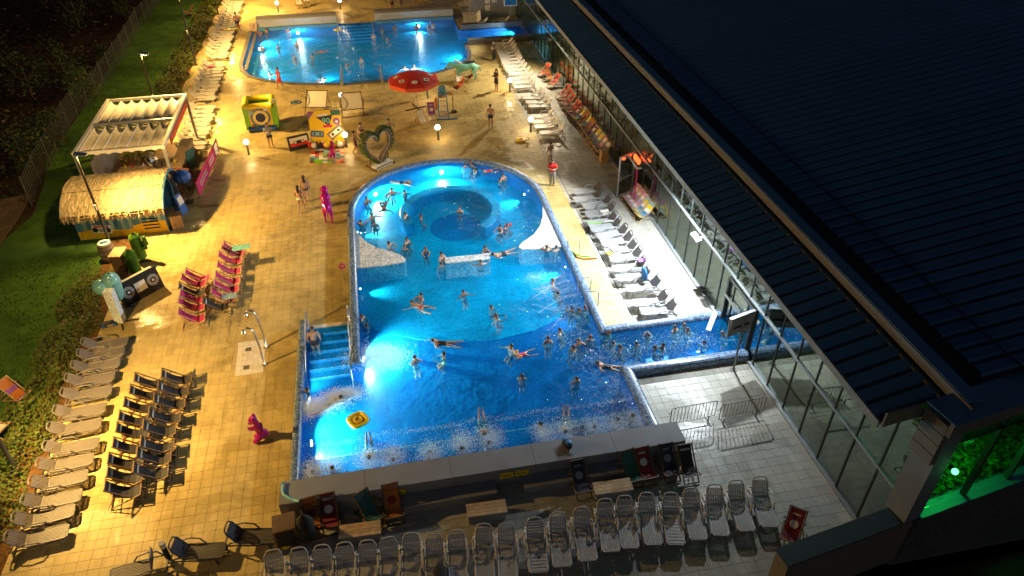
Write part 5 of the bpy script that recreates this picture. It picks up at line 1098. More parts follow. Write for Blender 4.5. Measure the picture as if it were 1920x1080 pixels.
def skin_mesh(name, joints, bones, root, mat, sub=2):
    me = bpy.data.meshes.new(name); ks = list(joints); me.from_pydata([joints[k][0] for k in ks], [(ks.index(a), ks.index(b)) for a, b in bones], [])
    o = bpy.data.objects.new(name, me); COL.objects.link(o); o.modifiers.new('skin', 'SKIN'); o.modifiers['skin'].use_smooth_shade = True; o.modifiers['skin'].branch_smoothing = .3
    for i, k in enumerate(ks):
        r = joints[k][1]; me.skin_vertices[0].data[i].radius = (r, r) if isinstance(r, (int, float)) else r
        me.skin_vertices[0].data[i].use_root = (k == root)
    s = o.modifiers.new('sub', 'SUBSURF'); s.levels = sub; s.render_levels = sub
    bpy.context.view_layer.update(); dg = bpy.context.evaluated_depsgraph_get()
    out = bpy.data.meshes.new_from_object(o.evaluated_get(dg)); out.name = name; bpy.data.objects.remove(o)
    out.materials.clear(); out.materials.append(mat); return out
def horse(s=1.0):
    J = {'rump': ((-.75, 0, 1.12), .27), 'hip': ((-.5, 0, 1.16), .30), 'belly': ((0, 0, 1.06), .29), 'chest': ((.5, 0, 1.08), .30), 'neck': ((.82, 0, 1.30), .18), 'poll': ((1.15, 0, 1.42), .13), 'nose': ((1.5, 0, 1.16), .075), 'tail': ((-1.0, 0, 1.05), .06), 'tail2': ((-1.1, 0, .6), .03),
         'ear': ((1.1, .07, 1.60), .03), 'ear2': ((1.1, -.07, 1.60), .03)}
    bn_ = [('rump', 'hip'), ('hip', 'belly'), ('belly', 'chest'), ('chest', 'neck'), ('neck', 'poll'), ('poll', 'nose'), ('rump', 'tail'), ('tail', 'tail2'), ('poll', 'ear'), ('poll', 'ear2')]
    for y, n in ((.17, 'l'), (-.17, 'r')):
        dx = .12 if n == 'l' else -.08
        J.update({'f1'+n: ((.55, y, .85), .13), 'f2'+n: ((.57+dx*.5, y, .48), .065), 'f3'+n: ((.55+dx, y, .10), .045), 'f4'+n: ((.60+dx, y, .03), .06), 'h1'+n: ((-.60, y, .85), .17), 'h2'+n: ((-.52+dx, y, .62), .10), 'h3'+n: ((-.74+dx, y, .45), .06), 'h4'+n: ((-.68+dx, y, .10), .045), 'h5'+n: ((-.62+dx, y, .03), .06)})
        bn_ += [('chest', 'f1'+n), ('f1'+n, 'f2'+n), ('f2'+n, 'f3'+n), ('f3'+n, 'f4'+n), ('rump', 'h1'+n), ('h1'+n, 'h2'+n), ('h2'+n, 'h3'+n), ('h3'+n, 'h4'+n), ('h4'+n, 'h5'+n)]
    return J, bn_
J, bn_ = horse(); hm = skin_mesh('body', J, bn_, 'belly', m_turq)
a, b = G(856, 158), G(890, 155); p = G(876, 150)
t = thing('horse_statue', 'turquoise painted horse statue bending towards the upper pool', 'statue', (p.x-.1, p.y-.3, 0), radians(184))
o = bpy.data.objects.new('body', hm); COL.objects.link(o); o.parent = t
B(m_canvas).box((.60, 0, 1.53), (.6, .18, .10), ry=-.5).build('mane', t); B(m_navy).box((-.3, 0, 1.45), (.7, .22, .07)).build('saddle', t); B(m_navy).bar((1.32, -.09, 1.40), (1.85, -.1, 1.45), .05).bar((1.45, -.07, 1.22), (1.5, -.1, 1.02), .08).build('horn', t)
t.scale = (1.12,)*3
hm2 = hm.copy(); hm2.materials.clear(); hm2.materials.append(m_magenta)
p = G(618, 420); t = thing('magenta_animal_statue', 'shiny magenta animal statue standing beside the arched pool rim', 'statue', (p.x-.05, p.y+.6, 0), radians(94))
o = bpy.data.objects.new('body', hm2); COL.objects.link(o); o.parent = t; B(m_magenta).ball((1.18, 0, 1.40), (.30, .22, .24)).ball((.5, 0, 1.25), (.5, .3, .24)).build('head', t, True); t.scale = (.84, 1.05, 1.0)
J = {'hip': ((0, .12, .42), .24), 'waist': ((0, .05, .72), .19), 'chest': ((0, 0, 1.0), .20), 'neck': ((-.03, -.02, 1.2), .12), 'head': ((-.10, -.04, 1.38), .17), 'snout': ((-.34, -.05, 1.33), .08), 'ear1': ((-.05, .1, 1.58), .05), 'ear2': ((-.05, -.14, 1.58), .05), 'arm1': ((-.25, .12, 1.0), .06), 'arm2': ((-.42, .12, 1.02), .05), 'arm3': ((-.25, -.12, .95), .06), 'arm4': ((-.42, -.12, .97), .05),
     'leg1': ((-.12, .2, .22), .15), 'foot1': ((-.35, .22, .07), .08), 'leg2': ((-.12, -.12, .22), .15), 'foot2': ((-.35, -.14, .07), .08), 'tail1': ((.28, .15, .2), .10), 'tail2': ((-.55, .42, .34), .05), 'tailm': ((.1, .42, .22), .08)}
bn_ = [('hip', 'waist'), ('waist', 'chest'), ('chest', 'neck'), ('neck', 'head'), ('head', 'snout'), ('head', 'ear1'), ('head', 'ear2'), ('chest', 'arm1'), ('arm1', 'arm2'), ('chest', 'arm3'), ('arm3', 'arm4'), ('hip', 'leg1'), ('leg1', 'foot1'), ('hip', 'leg2'), ('leg2', 'foot2'), ('hip', 'tail1'), ('tail1', 'tailm'), ('tailm', 'tail2')]
dm = skin_mesh('body', J, bn_, 'waist', m_magenta)
for q, rz, sc_, lab in (((492, 826), 0, .92, 'shiny magenta upright animal figure with raised paws left of the main pool'), ((626, 294), 1.2, .75, 'shiny magenta animal figure crouching on the patchwork rug')):
    p = G(*q); t = thing('magenta_figure', lab, 'figure', (p.x, p.y, 0), rz, 'magenta animal figures'); o = bpy.data.objects.new('body', dm); COL.objects.link(o); o.parent = t; t.scale = (sc_,)*3
    B(m_black).ball((-.24, .04, 1.43), .03, 6, 4).ball((-.24, -.13, 1.43), .03, 6, 4).build('eyes', t)
p = G(641, 499, .9); t = thing('pink_life_ring', 'small pink ring hung on a thin rail at the left pool rim', 'ring', (p.x, p.y, 0)); B(m_pink).tube([(.14*cos(2*pi*k/12), 0, .9+.14*sin(2*pi*k/12)) for k in range(12)], .045, 6, True).build('ring', t); B(m_alu).tube([(0, .05, 0), (0, .05, .95), (.35, .05, .95), (.4, .05, .4)], .025).build('rail', t)
# ------------------------------------------------------------------ showers, rails, barriers, board on pole
for q, lab in (((499, 651), 'curved steel outdoor shower farther from the camera'), ((496, 684), 'curved steel outdoor shower nearer to the camera')):
    p = G(*q); t = thing('outdoor_shower', lab, 'shower', (p.x, p.y, 0), 0, 'outdoor showers beside the pale tray')
    B(m_steel).tube([(0, 0, 0), (-.0, 0, 1.0), (-.08, 0, 1.95), (-.2, 0, 2.15), (-.40, 0, 2.16), (-.5, 0, 2.02)], .045, 8).build('pipe', t, True); B(m_steel).lathe([(.03, .1), (.10, 0)], 10, (-.5, 0, 1.95)).build('shower_head', t); B(m_steel).lathe([(.11, 0), (.11, .03)], 10).build('flange', t)
for x, lab in ((-4.45, 'left'), (-2.52, 'right')):
    t = thing('stair_handrail', 'long slim steel handrail on the %s side of the pool steps' % lab, 'handrail', (x, 0, 0)); B(m_steel).tube([(0, 28.15, .02), (0, 28.1, .95), (0, 27.9, 1.0), (0, 24.6, .25), (0, 24.4, .0), (0, 24.35, -.9)], .03, 8).build('rail', t, True); B(m_steel).bar((0, 26.1, -.5), (0, 26.1, .6), .035).build('upright', t)
for k, (q, lab) in enumerate((((1078, 466), 'steel ladder rail at the right rim beside the pool noodles'), ((1098, 540), 'steel grab rail at the right rim, farther of two with jets'), ((1112, 566), 'steel grab rail at the right rim, nearer of two with jets'))):
    p = G(*q, .4); t = thing('grab_rail', lab, 'grab rail', (p.x-.1, p.y, 0), 0, 'grab rails on the right pool rim')
    B(m_alu).tube([(.35, -.02, 0), (.35, -.02, .95), (.25, 0, 1.05), (-.2, 0, 1.05), (-.30, 0, .95), (-.30, 0, .0)], .028).build('rail', t); B(m_alu).lathe([(.07, 0), (.07, .03)], 8, (.35, -.02, 0)).build('flange', t)
    if k:
        # water jet arcing into the pool
        j = B(m_foam); 
        for i in range(26): u = i/25; j.ball((-.3-2.3*u, -.1*u, 1.0+.25*u-1.0*u*u+rb.uniform(-.02, .02)), .012+.02*u, 5, 4)
        w_ = j.build('water_jet', None); w_.location = (p.x-.1, p.y, 0); tag(w_, 'thin arc of water spraying from the %s grab rail' % ('farther' if k == 1 else 'nearer'), 'water jet', kind='stuff')
for k, (a, b) in enumerate((((1259, 797), (1352, 792)), ((1353, 797), (1442, 785)))):
    a0 = Vector((9.98, 18.62, 0)) if k == 0 else Vector((11.98, 18.42, 0)); L = 1.95
    t = thing('crowd_barrier', 'dark tubular crowd barrier, %s' % ('left one beside the grey wall end' if k == 0 else 'right one near the hall glass'), 'barrier', a0, radians(2), 'crowd barriers on the lower deck')
    B(m_galv).tube([(0, 0, .25), (0, 0, 1.0), (.1, 0, 1.1), (L-.1, 0, 1.1), (L, 0, 1.0), (L, 0, .25)], .022, 6, True).build('frame', t)
    for i in range(13): B(m_galv).bar((.15*(i+.95), 0, .25), (.15*(i+.95), 0, 1.1), .016).build('bar', t)
    for x in (.25, L-.25): B(m_galv).bar((x, -.32, .02), (x, .32, .02), .04).bar((x, 0, 0), (x, 0, .26), .04).build('foot', t)
    B(m_galv).tube([(0, 0, .85), (-.08, 0, .85), (-.08, 0, .75)], .015, 5).tube([(L, 0, .5), (L+.08, 0, .5), (L+.08, 0, .6)], .015, 5).build('hook', t)
p = G(1375, 693); t = thing('backboard_stand', 'grey panel board with dark slot on a thin pole beside the swim channel', 'board', (p.x, p.y, 0), radians(16))
B(m_galv).tube([(0, 0, 0), (0, .02, 2.0), (0, .06, 2.75)], .045, 8).build('pole', t); B(m_galv).lathe([(.16, 0), (.16, .025)], 12).build('base', t)
bd = B(m_wall_far).box((0, .18, 2.45), (1.25, .10, 1.0), rx=.12).build('board', t); B(m_black).box((0, .12, 2.40), (.85, .02, .10), rx=.12).build('slot', bd); B(m_alu).box((0, .18, 2.97), (1.32, .14, .04)).bar((-.65, .16, 1.95), (-.65, .23, 2.96), .05).build('edge', bd); B(m_steel).bar((0, .03, 2.3), (.0, .16, 2.35), .05).build('bracket', bd)
p = G(1352, 604, .9); t = thing('white_slide_panel', 'bright white slanting panel over the mouth of the swim channel', 'panel', (p.x-.3, p.y+.3, .3), radians(-40)); B(m_white).box((0, 0, .45), (.22, .95, .06), rx=.5).build('panel', t); B(m_steel).bar((0, .3, 0), (0, .3, .5), .04).build('support', t)
# open glass door with its frame and wooden box
p = G(1152, 320); q = G(1167, 326)
t = thing('open_glass_door', 'open grey framed glass door standing out from the hall front', 'door', (14.78, 37.6, 0), radians(28))
for a, b in (((0, 0, .04), (0, 0, 2.7)), ((-1.25, 0, .04), (-1.25, 0, 2.7))): B(m_alu).bar(a, b, .08).build('stile', t)
for z in (.08, 1.2, 2.68): B(m_alu).bar((0, 0, z), (-1.25, 0, z), .07).build('rail', t)
B(m_glass).box((-.625, 0, 1.38), (1.15, .014, 2.55)).build('pane', t); B(m_steel).bar((-1.1, -.05, 1.0), (-1.1, -.05, 1.4), .03).build('handle', t)
t = thing('doorway_frame', 'white framed dark doorway portal on the hall front', 'doorway', (14.35, 35.9, 0)); B(m_white).bar((0, 0, 2.45), (0, 1.6, 2.45), .09).bar((0, 0, 2.45), (.55, 0, 2.45), .09).build('lintel', t); B(m_pink).bar((0, 0, 0), (0, 0, 2.4), .06).build('post', t)
p = G(1131, 303); t = thing('wooden_planter', 'tall wooden box planter at the end of the printed deck chairs', 'planter', (p.x, p.y, 0)); B(m_wood).box((0, 0, .45), (.45, .45, .9)).build('box', t); B(m_woodp).box((0, 0, .915), (.52, .52, .03)).build('top', t)
# ------------------------------------------------------------------ under the grey wall: benches, signs, cabinet, bags
for q, lab in (((675, 993), 'wooden topped dark bench below the orange deck chair, leftmost of three'), ((912, 953), 'wooden topped dark bench in the middle under the grey wall'), ((1149, 912), 'wooden topped dark bench at the right under the grey wall')):
    p = G(*q, .45); t = thing('wooden_bench', lab, 'bench', (p.x, p.y, 0), radians(-2), 'wooden topped benches under the grey wall')
    for k in range(4): B(m_woodp).box((0, -.21+.14*k, .455), (1.42, .13, .03)).build('slat', t)
    B(m_grey_wall).box((0, 0, .22), (1.32, .48, .44)).build('base', t)
for x, z, lab in ((-.9, .58, 'small yellow pictogram plate on the grey wall, leftmost of four'), (3.05, .58, 'yellow diving pictogram plate, left one of the middle pair'), (3.62, .58, 'yellow pictogram plate, right one of the middle pair'), (9.45, .62, 'pale pictogram plate at the right end of the grey wall')):
    t = thing('pictogram_sign', lab, 'sign', (x, 17.095, z), 0, 'pictogram plates on the grey wall'); B(m_yellowp if x < 9 else m_canvas).box((0, 0, 0), (.5, .02, .30)).build('plate', t); B(m_black).bar((-.14, -.014, -.03), (.06, -.014, .03), .05, .006).bar((.05, -.014, .03), (.18, -.014, -.06), .04, .006).ball((-.17, -.012, .03), (.035, .006, .035), 8, 4).build('figure', t)
p = G(536, 1000, .5); t = thing('dark_cabinet', 'dark wooden cabinet with a yellow cloth beside the grey wall', 'cabinet', (p.x, p.y+.1, 0), .1); B(m_woodd).box((0, 0, .5), (.75, .7, 1.0)).build('carcass', t); B(m_black).box((0, -.36, .5), (.6, .02, .8)).build('opening', t)
t = thing('folded_parasol', 'closed black parasol canopy leaning between cabinet and orange deck chair', 'parasol', (p.x+.65, p.y-.05, 0)); B(m_black).tube([(0, 0, .1), (0, 0, .35), (0, .1, .9), (0, .15, 1.2)], [.05, .36, .33, .05], 10).build('canopy', t, True); B(m_alu).bar((0, 0, 0), (0, .17, 1.4), .03).build('pole', t)
p = G(533, 997, .2); o = thing('yellow_cloth', 'crumpled yellow cloth lying at the cabinet foot', 'cloth', (p.x+.05, p.y-.45, 0)); q = B(m_yellowp).ball((0, 0, .1), (.25, .18, .12), 9, 6); q.v = [(x+rb.uniform(-.03, .03), y+rb.uniform(-.03, .03), max(0, z+rb.uniform(-.03, .03))) for x, y, z in q.v]; q.build('cloth', o)
p = G(1063, 836, .9); t = thing('backpack', 'blue and black backpack lying on top of the grey wall', 'backpack', (p.x, p.y, .9), .3); B(m_black).ball((0, 0, .11), (.19, .27, .12), 10, 7).build('body', t, True); B(m_blueb).ball((.04, -.04, .19), (.13, .14, .07), 8, 6).ball((-.02, .17, .17), (.11, .08, .07), 8, 6).build('pocket', t, True); B(m_black).tube([(-.08, -.22, .08), (-.15, -.38, .03), (-.04, -.46, .03)], .02).build('strap', t); B(m_white).box((.15, -.02, .18), (.04, .08, .05)).build('tag', t)
t = thing('pool_noodle', 'bent turquoise pool noodle draped over the left end of the grey wall', 'pool noodle', (-4.95, 0, 0)); B(m_aqua).tube([(.05, 18.05, .97), (.02, 17.75, .96), (.08, 17.5, .95), (.35, 17.25, .95), (.62, 17.1, .95)], .04, 8).build('tube', t, True)
p = G(522, 905, .3); 
t = thing('pool_noodles', 'orange and green pool noodles lying curled by the ladder rail', 'pool noodles', tuple(G(1093, 484))); B(m_orange).tube([(-.35, .6, .04), (-.3, .1, .04), (.0, -.15, .04), (.7, -.22, .04)], .045, 8).build('orange_noodle', t, True); B(m_green).tube([(-.42, .8, .04), (-.34, .4, .06), (-.1, .02, .12), (.35, -.1, .11)], .04, 8).build('green_noodle', t, True)
t = thing('pool_noodle', 'green pool noodle lying across a grey lounger', 'pool noodle', joint(1132, 418)); B(m_green).tube([(-.9, .25, .38), (-.4, .05, .39), (.2, -.02, .39), (.4, .0, .40)], .035, 8).build('tube', t, True)
def towel(name, lab, loc, rz, m_, sx, sy, cat='towel'):
    t = thing(name, lab, cat, loc, rz); mb = B(m_); n = 5
    vs = [((i/n-.5)*sx, (j/n-.5)*sy, rb.uniform(0, .05)) for j in range(n+1) for i in range(n+1)]
    mb.add(vs+[(x, y, z-.015) for x, y, z in vs], [(j*(n+1)+i, j*(n+1)+i+1, (j+1)*(n+1)+i+1, (j+1)*(n+1)+i) for j in range(n) for i in range(n)]); mb.build('cloth', t); return t
for q, m_, lab, sx, sy in (((1136, 398), m_canvas, 'white towel spread on a grey lounger', .55, .5), ((1154, 466), m_canvas, 'white towel on the grey lounger with yellow cloth', .5, .5), ((1143, 475), m_yellowp, 'yellow cloth lying on the grey lounger', .3, .3), ((1204, 488), m_purple, 'purple towel hung over a grey lounger back', .45, .3), ((1153, 406), m_bluewhite, 'pale blue towel over a grey lounger back', .4, .4),
                           ((404, 37), m_purple, 'purple towel over an upper left lounger', .5, .4), ((432, 55), m_yellowp, 'yellow towel across an upper left lounger', 1.3, .4), ((417, 56), m_orange, 'orange bag or towel on an upper left lounger', .4, .5), ((436, 50), m_turq, 'turquoise towel on an upper left lounger', .6, .5), ((393, 124), m_pink, 'pink patterned towel on an upper left lounger', .8, .5), ((390, 193), m_navy, 'navy cloth on a lounger near the pavilion', .4, .4)):
    p = G(*q, .42 if q[1] != 488 else .75); towel('towel', lab, tuple(p), .2, m_, sx, sy)
p = G(1208, 512, .8); t = thing('blue_bag', 'round bright blue bag hung on a grey lounger back', 'bag', (p.x, p.y, .72)); B(m_blueb).ball((0, 0, 0), (.12, .36, .38), 10, 7).build('body', t, True); B(m_black).tube([(0, .3, .1), (.05, .45, .0), (0, .35, -.2)], .02).build('strap', t)
p = G(821, 1050, .4); t = thing('dark_bag', 'crumpled dark bag lying on a white lounger of the near row', 'bag', (p.x, p.y-.55, .38)); B(m_black).ball((0, 0, .08), (.22, .36, .10), 9, 6).build('body', t, True); B(m_blue).box((.05, -.2, .17), (.1, .12, .02)).build('patch', t)
p = G(450, 470, .6); towel('towel', 'turquoise and white towel over the far pink deck chair', (p.x+.1, p.y, .78), .1, m_turq, .9, .5); p = G(430, 555, .6); towel('towel', 'denim blue towel on a pink deck chair', (p.x, p.y, .58), .1, m_palewash, .7, .5)
p = G(671, 788, .28); t = thing('inflatable_raft', 'square yellow inflatable raft with a round face floating in the main pool', 'raft', (p.x, p.y, .25), .5); t.scale = (.64,)*3
sq = [(.52*math.copysign(abs(cos(2*pi*k/20))**.55, cos(2*pi*k/20)), .52*math.copysign(abs(sin(2*pi*k/20))**.55, sin(2*pi*k/20)), .08) for k in range(20)]
B(m_yellowp).tube(sq, .13, 8, True).build('ring', t, True); B(m_yellow).box((0, 0, .06), (.86, .86, .08)).build('floor', t); B(m_yellowp).tube([(.24*cos(2*pi*k/14), .24*sin(2*pi*k/14), .13) for k in range(14)], .06, 6, True).build('inner_ring', t, True); B(m_redval).box((.55, -.1, .16), (.08, .3, .05)).build('print', t); B(m_woodd).bar((-.3, -.42, .20), (.25, -.46, .20), .05, .012).build('print', t); B(m_woodd).bar((-.12, 0, .19), (.12, .02, .19), .04, .012).build('print', t)
for q, lab in (((977, 264), 'flat yellow swim float lying on the deck right of the centre'), ((633, 58), 'yellow swim float at the far pool steps')):
    p = G(*q); t = thing('swim_float', lab, 'float', (p.x, p.y, .02 if q[1] > 100 else .05)); B(m_yellowp).lathe([(.25, 0), (.38, .04), (.38, .09), (.2, .1)], 12).build('body', t, True); B(m_orange).lathe([(.16, .1), (.16, .112)], 10).build('print', t)
p = G(555, 192); t = thing('drain_cover', 'round blue emblem plate lying on the deck by the inflatable cube', 'plate', (p.x, p.y, .0)); B(m_navy).lathe([(.42, 0), (.42, .02)], 16).build('disc', t); B(m_palewash).lathe([(.3, .02), (.3, .026)], 14).build('ring', t); B(m_navy).lathe([(.22, .026), (.22, .032)], 14).build('centre', t)
# sloped wall with pictograms beyond the channel, screen on a pole
w_ = thing('sloped_wall', 'dark grey sloping wall with three pictogram plates beyond the swim channel', 'wall', (0, 0, 0))
B(m_grey_wall).add([(10.3, 75.2, 0), (15.0, 75.2, 0), (15.0, 75.2, 3.6), (10.3, 75.2, 1.5), (10.3, 75.5, 0), (15.0, 75.5, 0), (15.0, 75.5, 3.6), (10.3, 75.5, 1.5)], [(0, 1, 2, 3), (4, 7, 6, 5), (3, 2, 6, 7), (0, 3, 7, 4)]).build('core', w_)
B(m_rock).bar((10.2, 75.35, 1.58), (15.0, 75.35, 3.72), .6, .16).build('coping', w_)
for x, z in ((12.1, 1.65), (12.8, 1.72), (12.1, .95)): k = B(m_canvas).box((x, 75.17, z), (.5, .03, .5)).build('plate', w_); B(m_black).bar((x-.15, 75.15, z-.05), (x+.1, 75.15, z+.1), .06, .01).ball((x+.12, 75.15, z-.1), (.05, .01, .05), 6, 4).build('figure', k)
t = thing('bush', 'dark green shrub above the sloped wall at the top', 'bush', (12.4, 77.6, 0)); crown(MB(), (0, 0, 1.2), (1.4, 1.0, 1.0), 700, .2, rv, [m_leafd, m_topiary]).build('crown', t); B(m_bark).tube([(0, 0, 0), (0, .1, .6), (.1, 0, 1.2)], [.07, .05, .03], 6).build('trunk', t)
t = thing('screen_stand', 'blue lit screen on a pole beside the upper channel', 'screen', (13.9, 72.4, 0)); B(m_alu).bar((0, 0, 0), (0, 0, 2.2), .07).build('pole', t); B(m_white).box((0, -.05, 2.2), (1.3, .08, .8), rx=-.3).build('frame', t); B(m_blueb).box((0, -.12, 2.2), (1.1, .02, .6), rx=-.3).build('display', t)
t = thing('pictogram_sign', 'pale pictogram plate at the left end of the upper pool wall', 'sign', (-10.95, 75.4, 0)); B(m_woodp).box((0, 0, .4), (.7, .06, .8)).build('plate', t); B(m_black).bar((-.15, -.04, .3), (.15, -.04, .5), .06, .01).ball((.1, -.04, .6), (.06, .01, .06), 6, 4).build('figure', t)
# ------------------------------------------------------------------ people
BONES = [('pelvis', 'waist'), ('waist', 'chest'), ('chest', 'neck'), ('neck', 'jaw'), ('jaw', 'cran'), ('cran', 'top'), ('jaw', 'nose')]
for s in 'lr': BONES += [('chest', 'sh'+s), ('sh'+s, 'el'+s), ('el'+s, 'wr'+s), ('wr'+s, 'ha'+s), ('ha'+s, 'fi'+s), ('ha'+s, 'th'+s), ('pelvis', 'hip'+s), ('hip'+s, 'kn'+s), ('kn'+s, 'an'+s), ('an'+s, 'toe'+s)]
RAD = dict(pelvis=(.165, .13), waist=(.15, .115), chest=(.185, .13), neck=.066, jaw=.080, cran=.112, top=.055, nose=.022, sh=.078, el=.052, wr=.038, ha=.042, fi=.020, th=.016, hip=.118, kn=.072, an=.046, toe=.036)
def base_pose():
    J = dict(pelvis=(0, 0, .96), waist=(0, .0, 1.12), chest=(0, 0, 1.32), neck=(0, .015, 1.49), jaw=(0, -.02, 1.58), cran=(0, .005, 1.67), top=(0, .005, 1.745), nose=(0, -.112, 1.61))
    for s, q in (('l', -1), ('r', 1)):
        J.update({'sh'+s: (q*.185, 0, 1.43), 'el'+s: (q*.26, .03, 1.15), 'wr'+s: (q*.27, -.06, .92), 'ha'+s: (q*.27, -.09, .84), 'fi'+s: (q*.265, -.12, .75), 'th'+s: (q*.235, -.145, .83), 'hip'+s: (q*.095, 0, .89), 'kn'+s: (q*.11, -.015, .50), 'an'+s: (q*.11, .025, .085), 'toe'+s: (q*.125, -.14, .03)})
    return {k: Vector(v) for k, v in J.items()}
def arm(J, s, el, wr, tip=None):
    q = -1 if s == 'l' else 1
    el = Vector((q*el[0], el[1], el[2])); wr = Vector((q*wr[0], wr[1], wr[2])); d = (wr-el).normalized()
    J['el'+s] = el; J['wr'+s] = wr; J['ha'+s] = wr+d*.08; J['fi'+s] = wr+d*.18; J['th'+s] = wr+d*.09+Vector((-q*.05, -.02, .03))
def crouch(J, d):
    for k in J:
        if k[:2] not in ('kn', 'an', 'to') or k == 'top': J[k] = J[k]+Vector((0, .05, -d))
    for s in 'lr': J['kn'+s] = J['kn'+s]+Vector((0, -.30*(d/.3), -.02))
    return J
def posed(kind):
    J = base_pose(); R = Matrix.Identity(3); org = Vector((0, 0, 0))
    if kind == 'walk':
        J['knl'] += Vector((0, -.16, .03)); J['anl'] += Vector((0, -.22, .02)); J['toel'] += Vector((0, -.22, .03)); J['knr'] += Vector((0, .05, 0)); J['anr'] += Vector((0, .24, .06)); J['toer'] += Vector((0, .25, 0))
        arm(J, 'l', (.25, .10, 1.16), (.27, .0, .94)); arm(J, 'r', (.25, -.06, 1.15), (.25, -.22, .97))
    elif kind == 'hold': arm(J, 'l', (.25, -.03, 1.16), (.12, -.28, 1.24)); arm(J, 'r', (.25, -.03, 1.16), (.12, -.28, 1.22))
    elif kind == 'hips': arm(J, 'l', (.40, .06, 1.20), (.22, -.02, 1.03)); arm(J, 'r', (.40, .06, 1.20), (.22, -.02, 1.03))
    elif kind == 'c_down': crouch(J, .32)
    elif kind == 'c_low': crouch(J, .40); arm(J, 'l', (.34, -.10, .96), (.22, -.30, 1.02)); arm(J, 'r', (.34, -.10, 1.00), (.22, -.30, 1.02))
    elif kind == 'c_wide': crouch(J, .32); arm(J, 'l', (.40, -.03, 1.03), (.56, -.18, 1.04)); arm(J, 'r', (.40, -.03, 1.03), (.56, -.18, 1.04))
    elif kind == 'c_fwd': crouch(J, .32); arm(J, 'l', (.27, -.20, 1.04), (.16, -.42, 1.07)); arm(J, 'r', (.27, -.20, 1.04), (.16, -.42, 1.07))
    elif kind == 'c_hug': crouch(J, .28); arm(J, 'l', (.28, -.10, 0.94), (.05, -.22, 1.03)); arm(J, 'r', (.28, -.10, 0.94), (.05, -.24, 0.99))
    elif kind == 'c_raise': crouch(J, .32); arm(J, 'l', (.34, -.05, 1.30), (.28, -.12, 1.58)); arm(J, 'r', (.36, -.05, 1.00), (.45, -.25, 1.02))
    elif kind == 'c_face': crouch(J, .28); arm(J, 'l', (.34, -.10, 1.08), (.12, -.16, 1.34)); arm(J, 'r', (.34, -.10, 1.08), (.12, -.16, 1.34))
    elif kind in ('prone', 'frog', 'child_swim'):
        if kind == 'prone':
            arm(J, 'l', (.30, -.02, 1.68), (.24, -.06, 1.96)); arm(J, 'r', (.42, .06, 1.28), (.40, -.02, 1.02)); J['anl'] += Vector((-.05, .10, .02)); J['anr'] += Vector((.08, -.02, 0)); J['knl'] += Vector((-.03, .04, 0))
        else:
            arm(J, 'l', (.42, -.02, 1.50), (.55, -.06, 1.72)); arm(J, 'r', (.42, -.02, 1.50), (.55, -.06, 1.72))
            for s, q in (('l', -1), ('r', 1)): J['kn'+s] = Vector((q*.26, -.02, .58)); J['an'+s] = Vector((q*.28, .04, .20))
        for s in 'lr': J['toe'+s] = J['an'+s]+Vector((0, .04, -.15))
        for k in ('jaw', 'cran', 'top', 'nose', 'neck'): J[k] = J[k]+Vector((0, .04, -.01))
        M3 = Matrix(((1, 0, 0), (0, 0, -1), (0, 1, 0))); R = M3
        J = {k: M3 @ (v-Vector((0, 0, 1.25))) for k, v in J.items()}
        # look ahead: lift the head
        for k, dz, dy in (('jaw', .05, .02), ('cran', .10, .06), ('top', .15, .10), ('nose', .09, -.03)): J[k] += Vector((0, dy, dz))
        R = Matrix.Rotation(radians(-50), 3, 'X') @ M3
    elif kind == 'sit':
        for k in J:
            if k[:2] not in ('kn', 'an', 'to') or k == 'top': J[k] = J[k]+Vector((0, 0, -.86))
        for s, q in (('l', -1), ('r', 1)): J['hip'+s] = Vector((q*.1, -.06, .08)); J['kn'+s] = Vector((q*.14, -.46, .20)); J['an'+s] = Vector((q*.12, -.84, .05)); J['toe'+s] = Vector((q*.13, -.98, .07))
        arm(J, 'l', (.28, .12, .34), (.26, .18, .10)); arm(J, 'r', (.28, -.10, .34), (.18, -.34, .28))
    elif kind == 'recline':   # lying back at the surface, legs stretched up and away
        R = Matrix.Rotation(radians(-58), 3, 'X'); J = {k: R @ (v-Vector((0, 0, 1.35))) for k, v in J.items()}
        h = J['pelvis']
        for s, q in (('l', -1), ('r', 1)): J['kn'+s] = h+Vector((q*.12, -.44, .18)); J['an'+s] = h+Vector((q*.09, -.82, .34)); J['toe'+s] = h+Vector((q*.09, -.86, .58))
        R = Matrix.Rotation(radians(-30), 3, 'X')
    return J, R
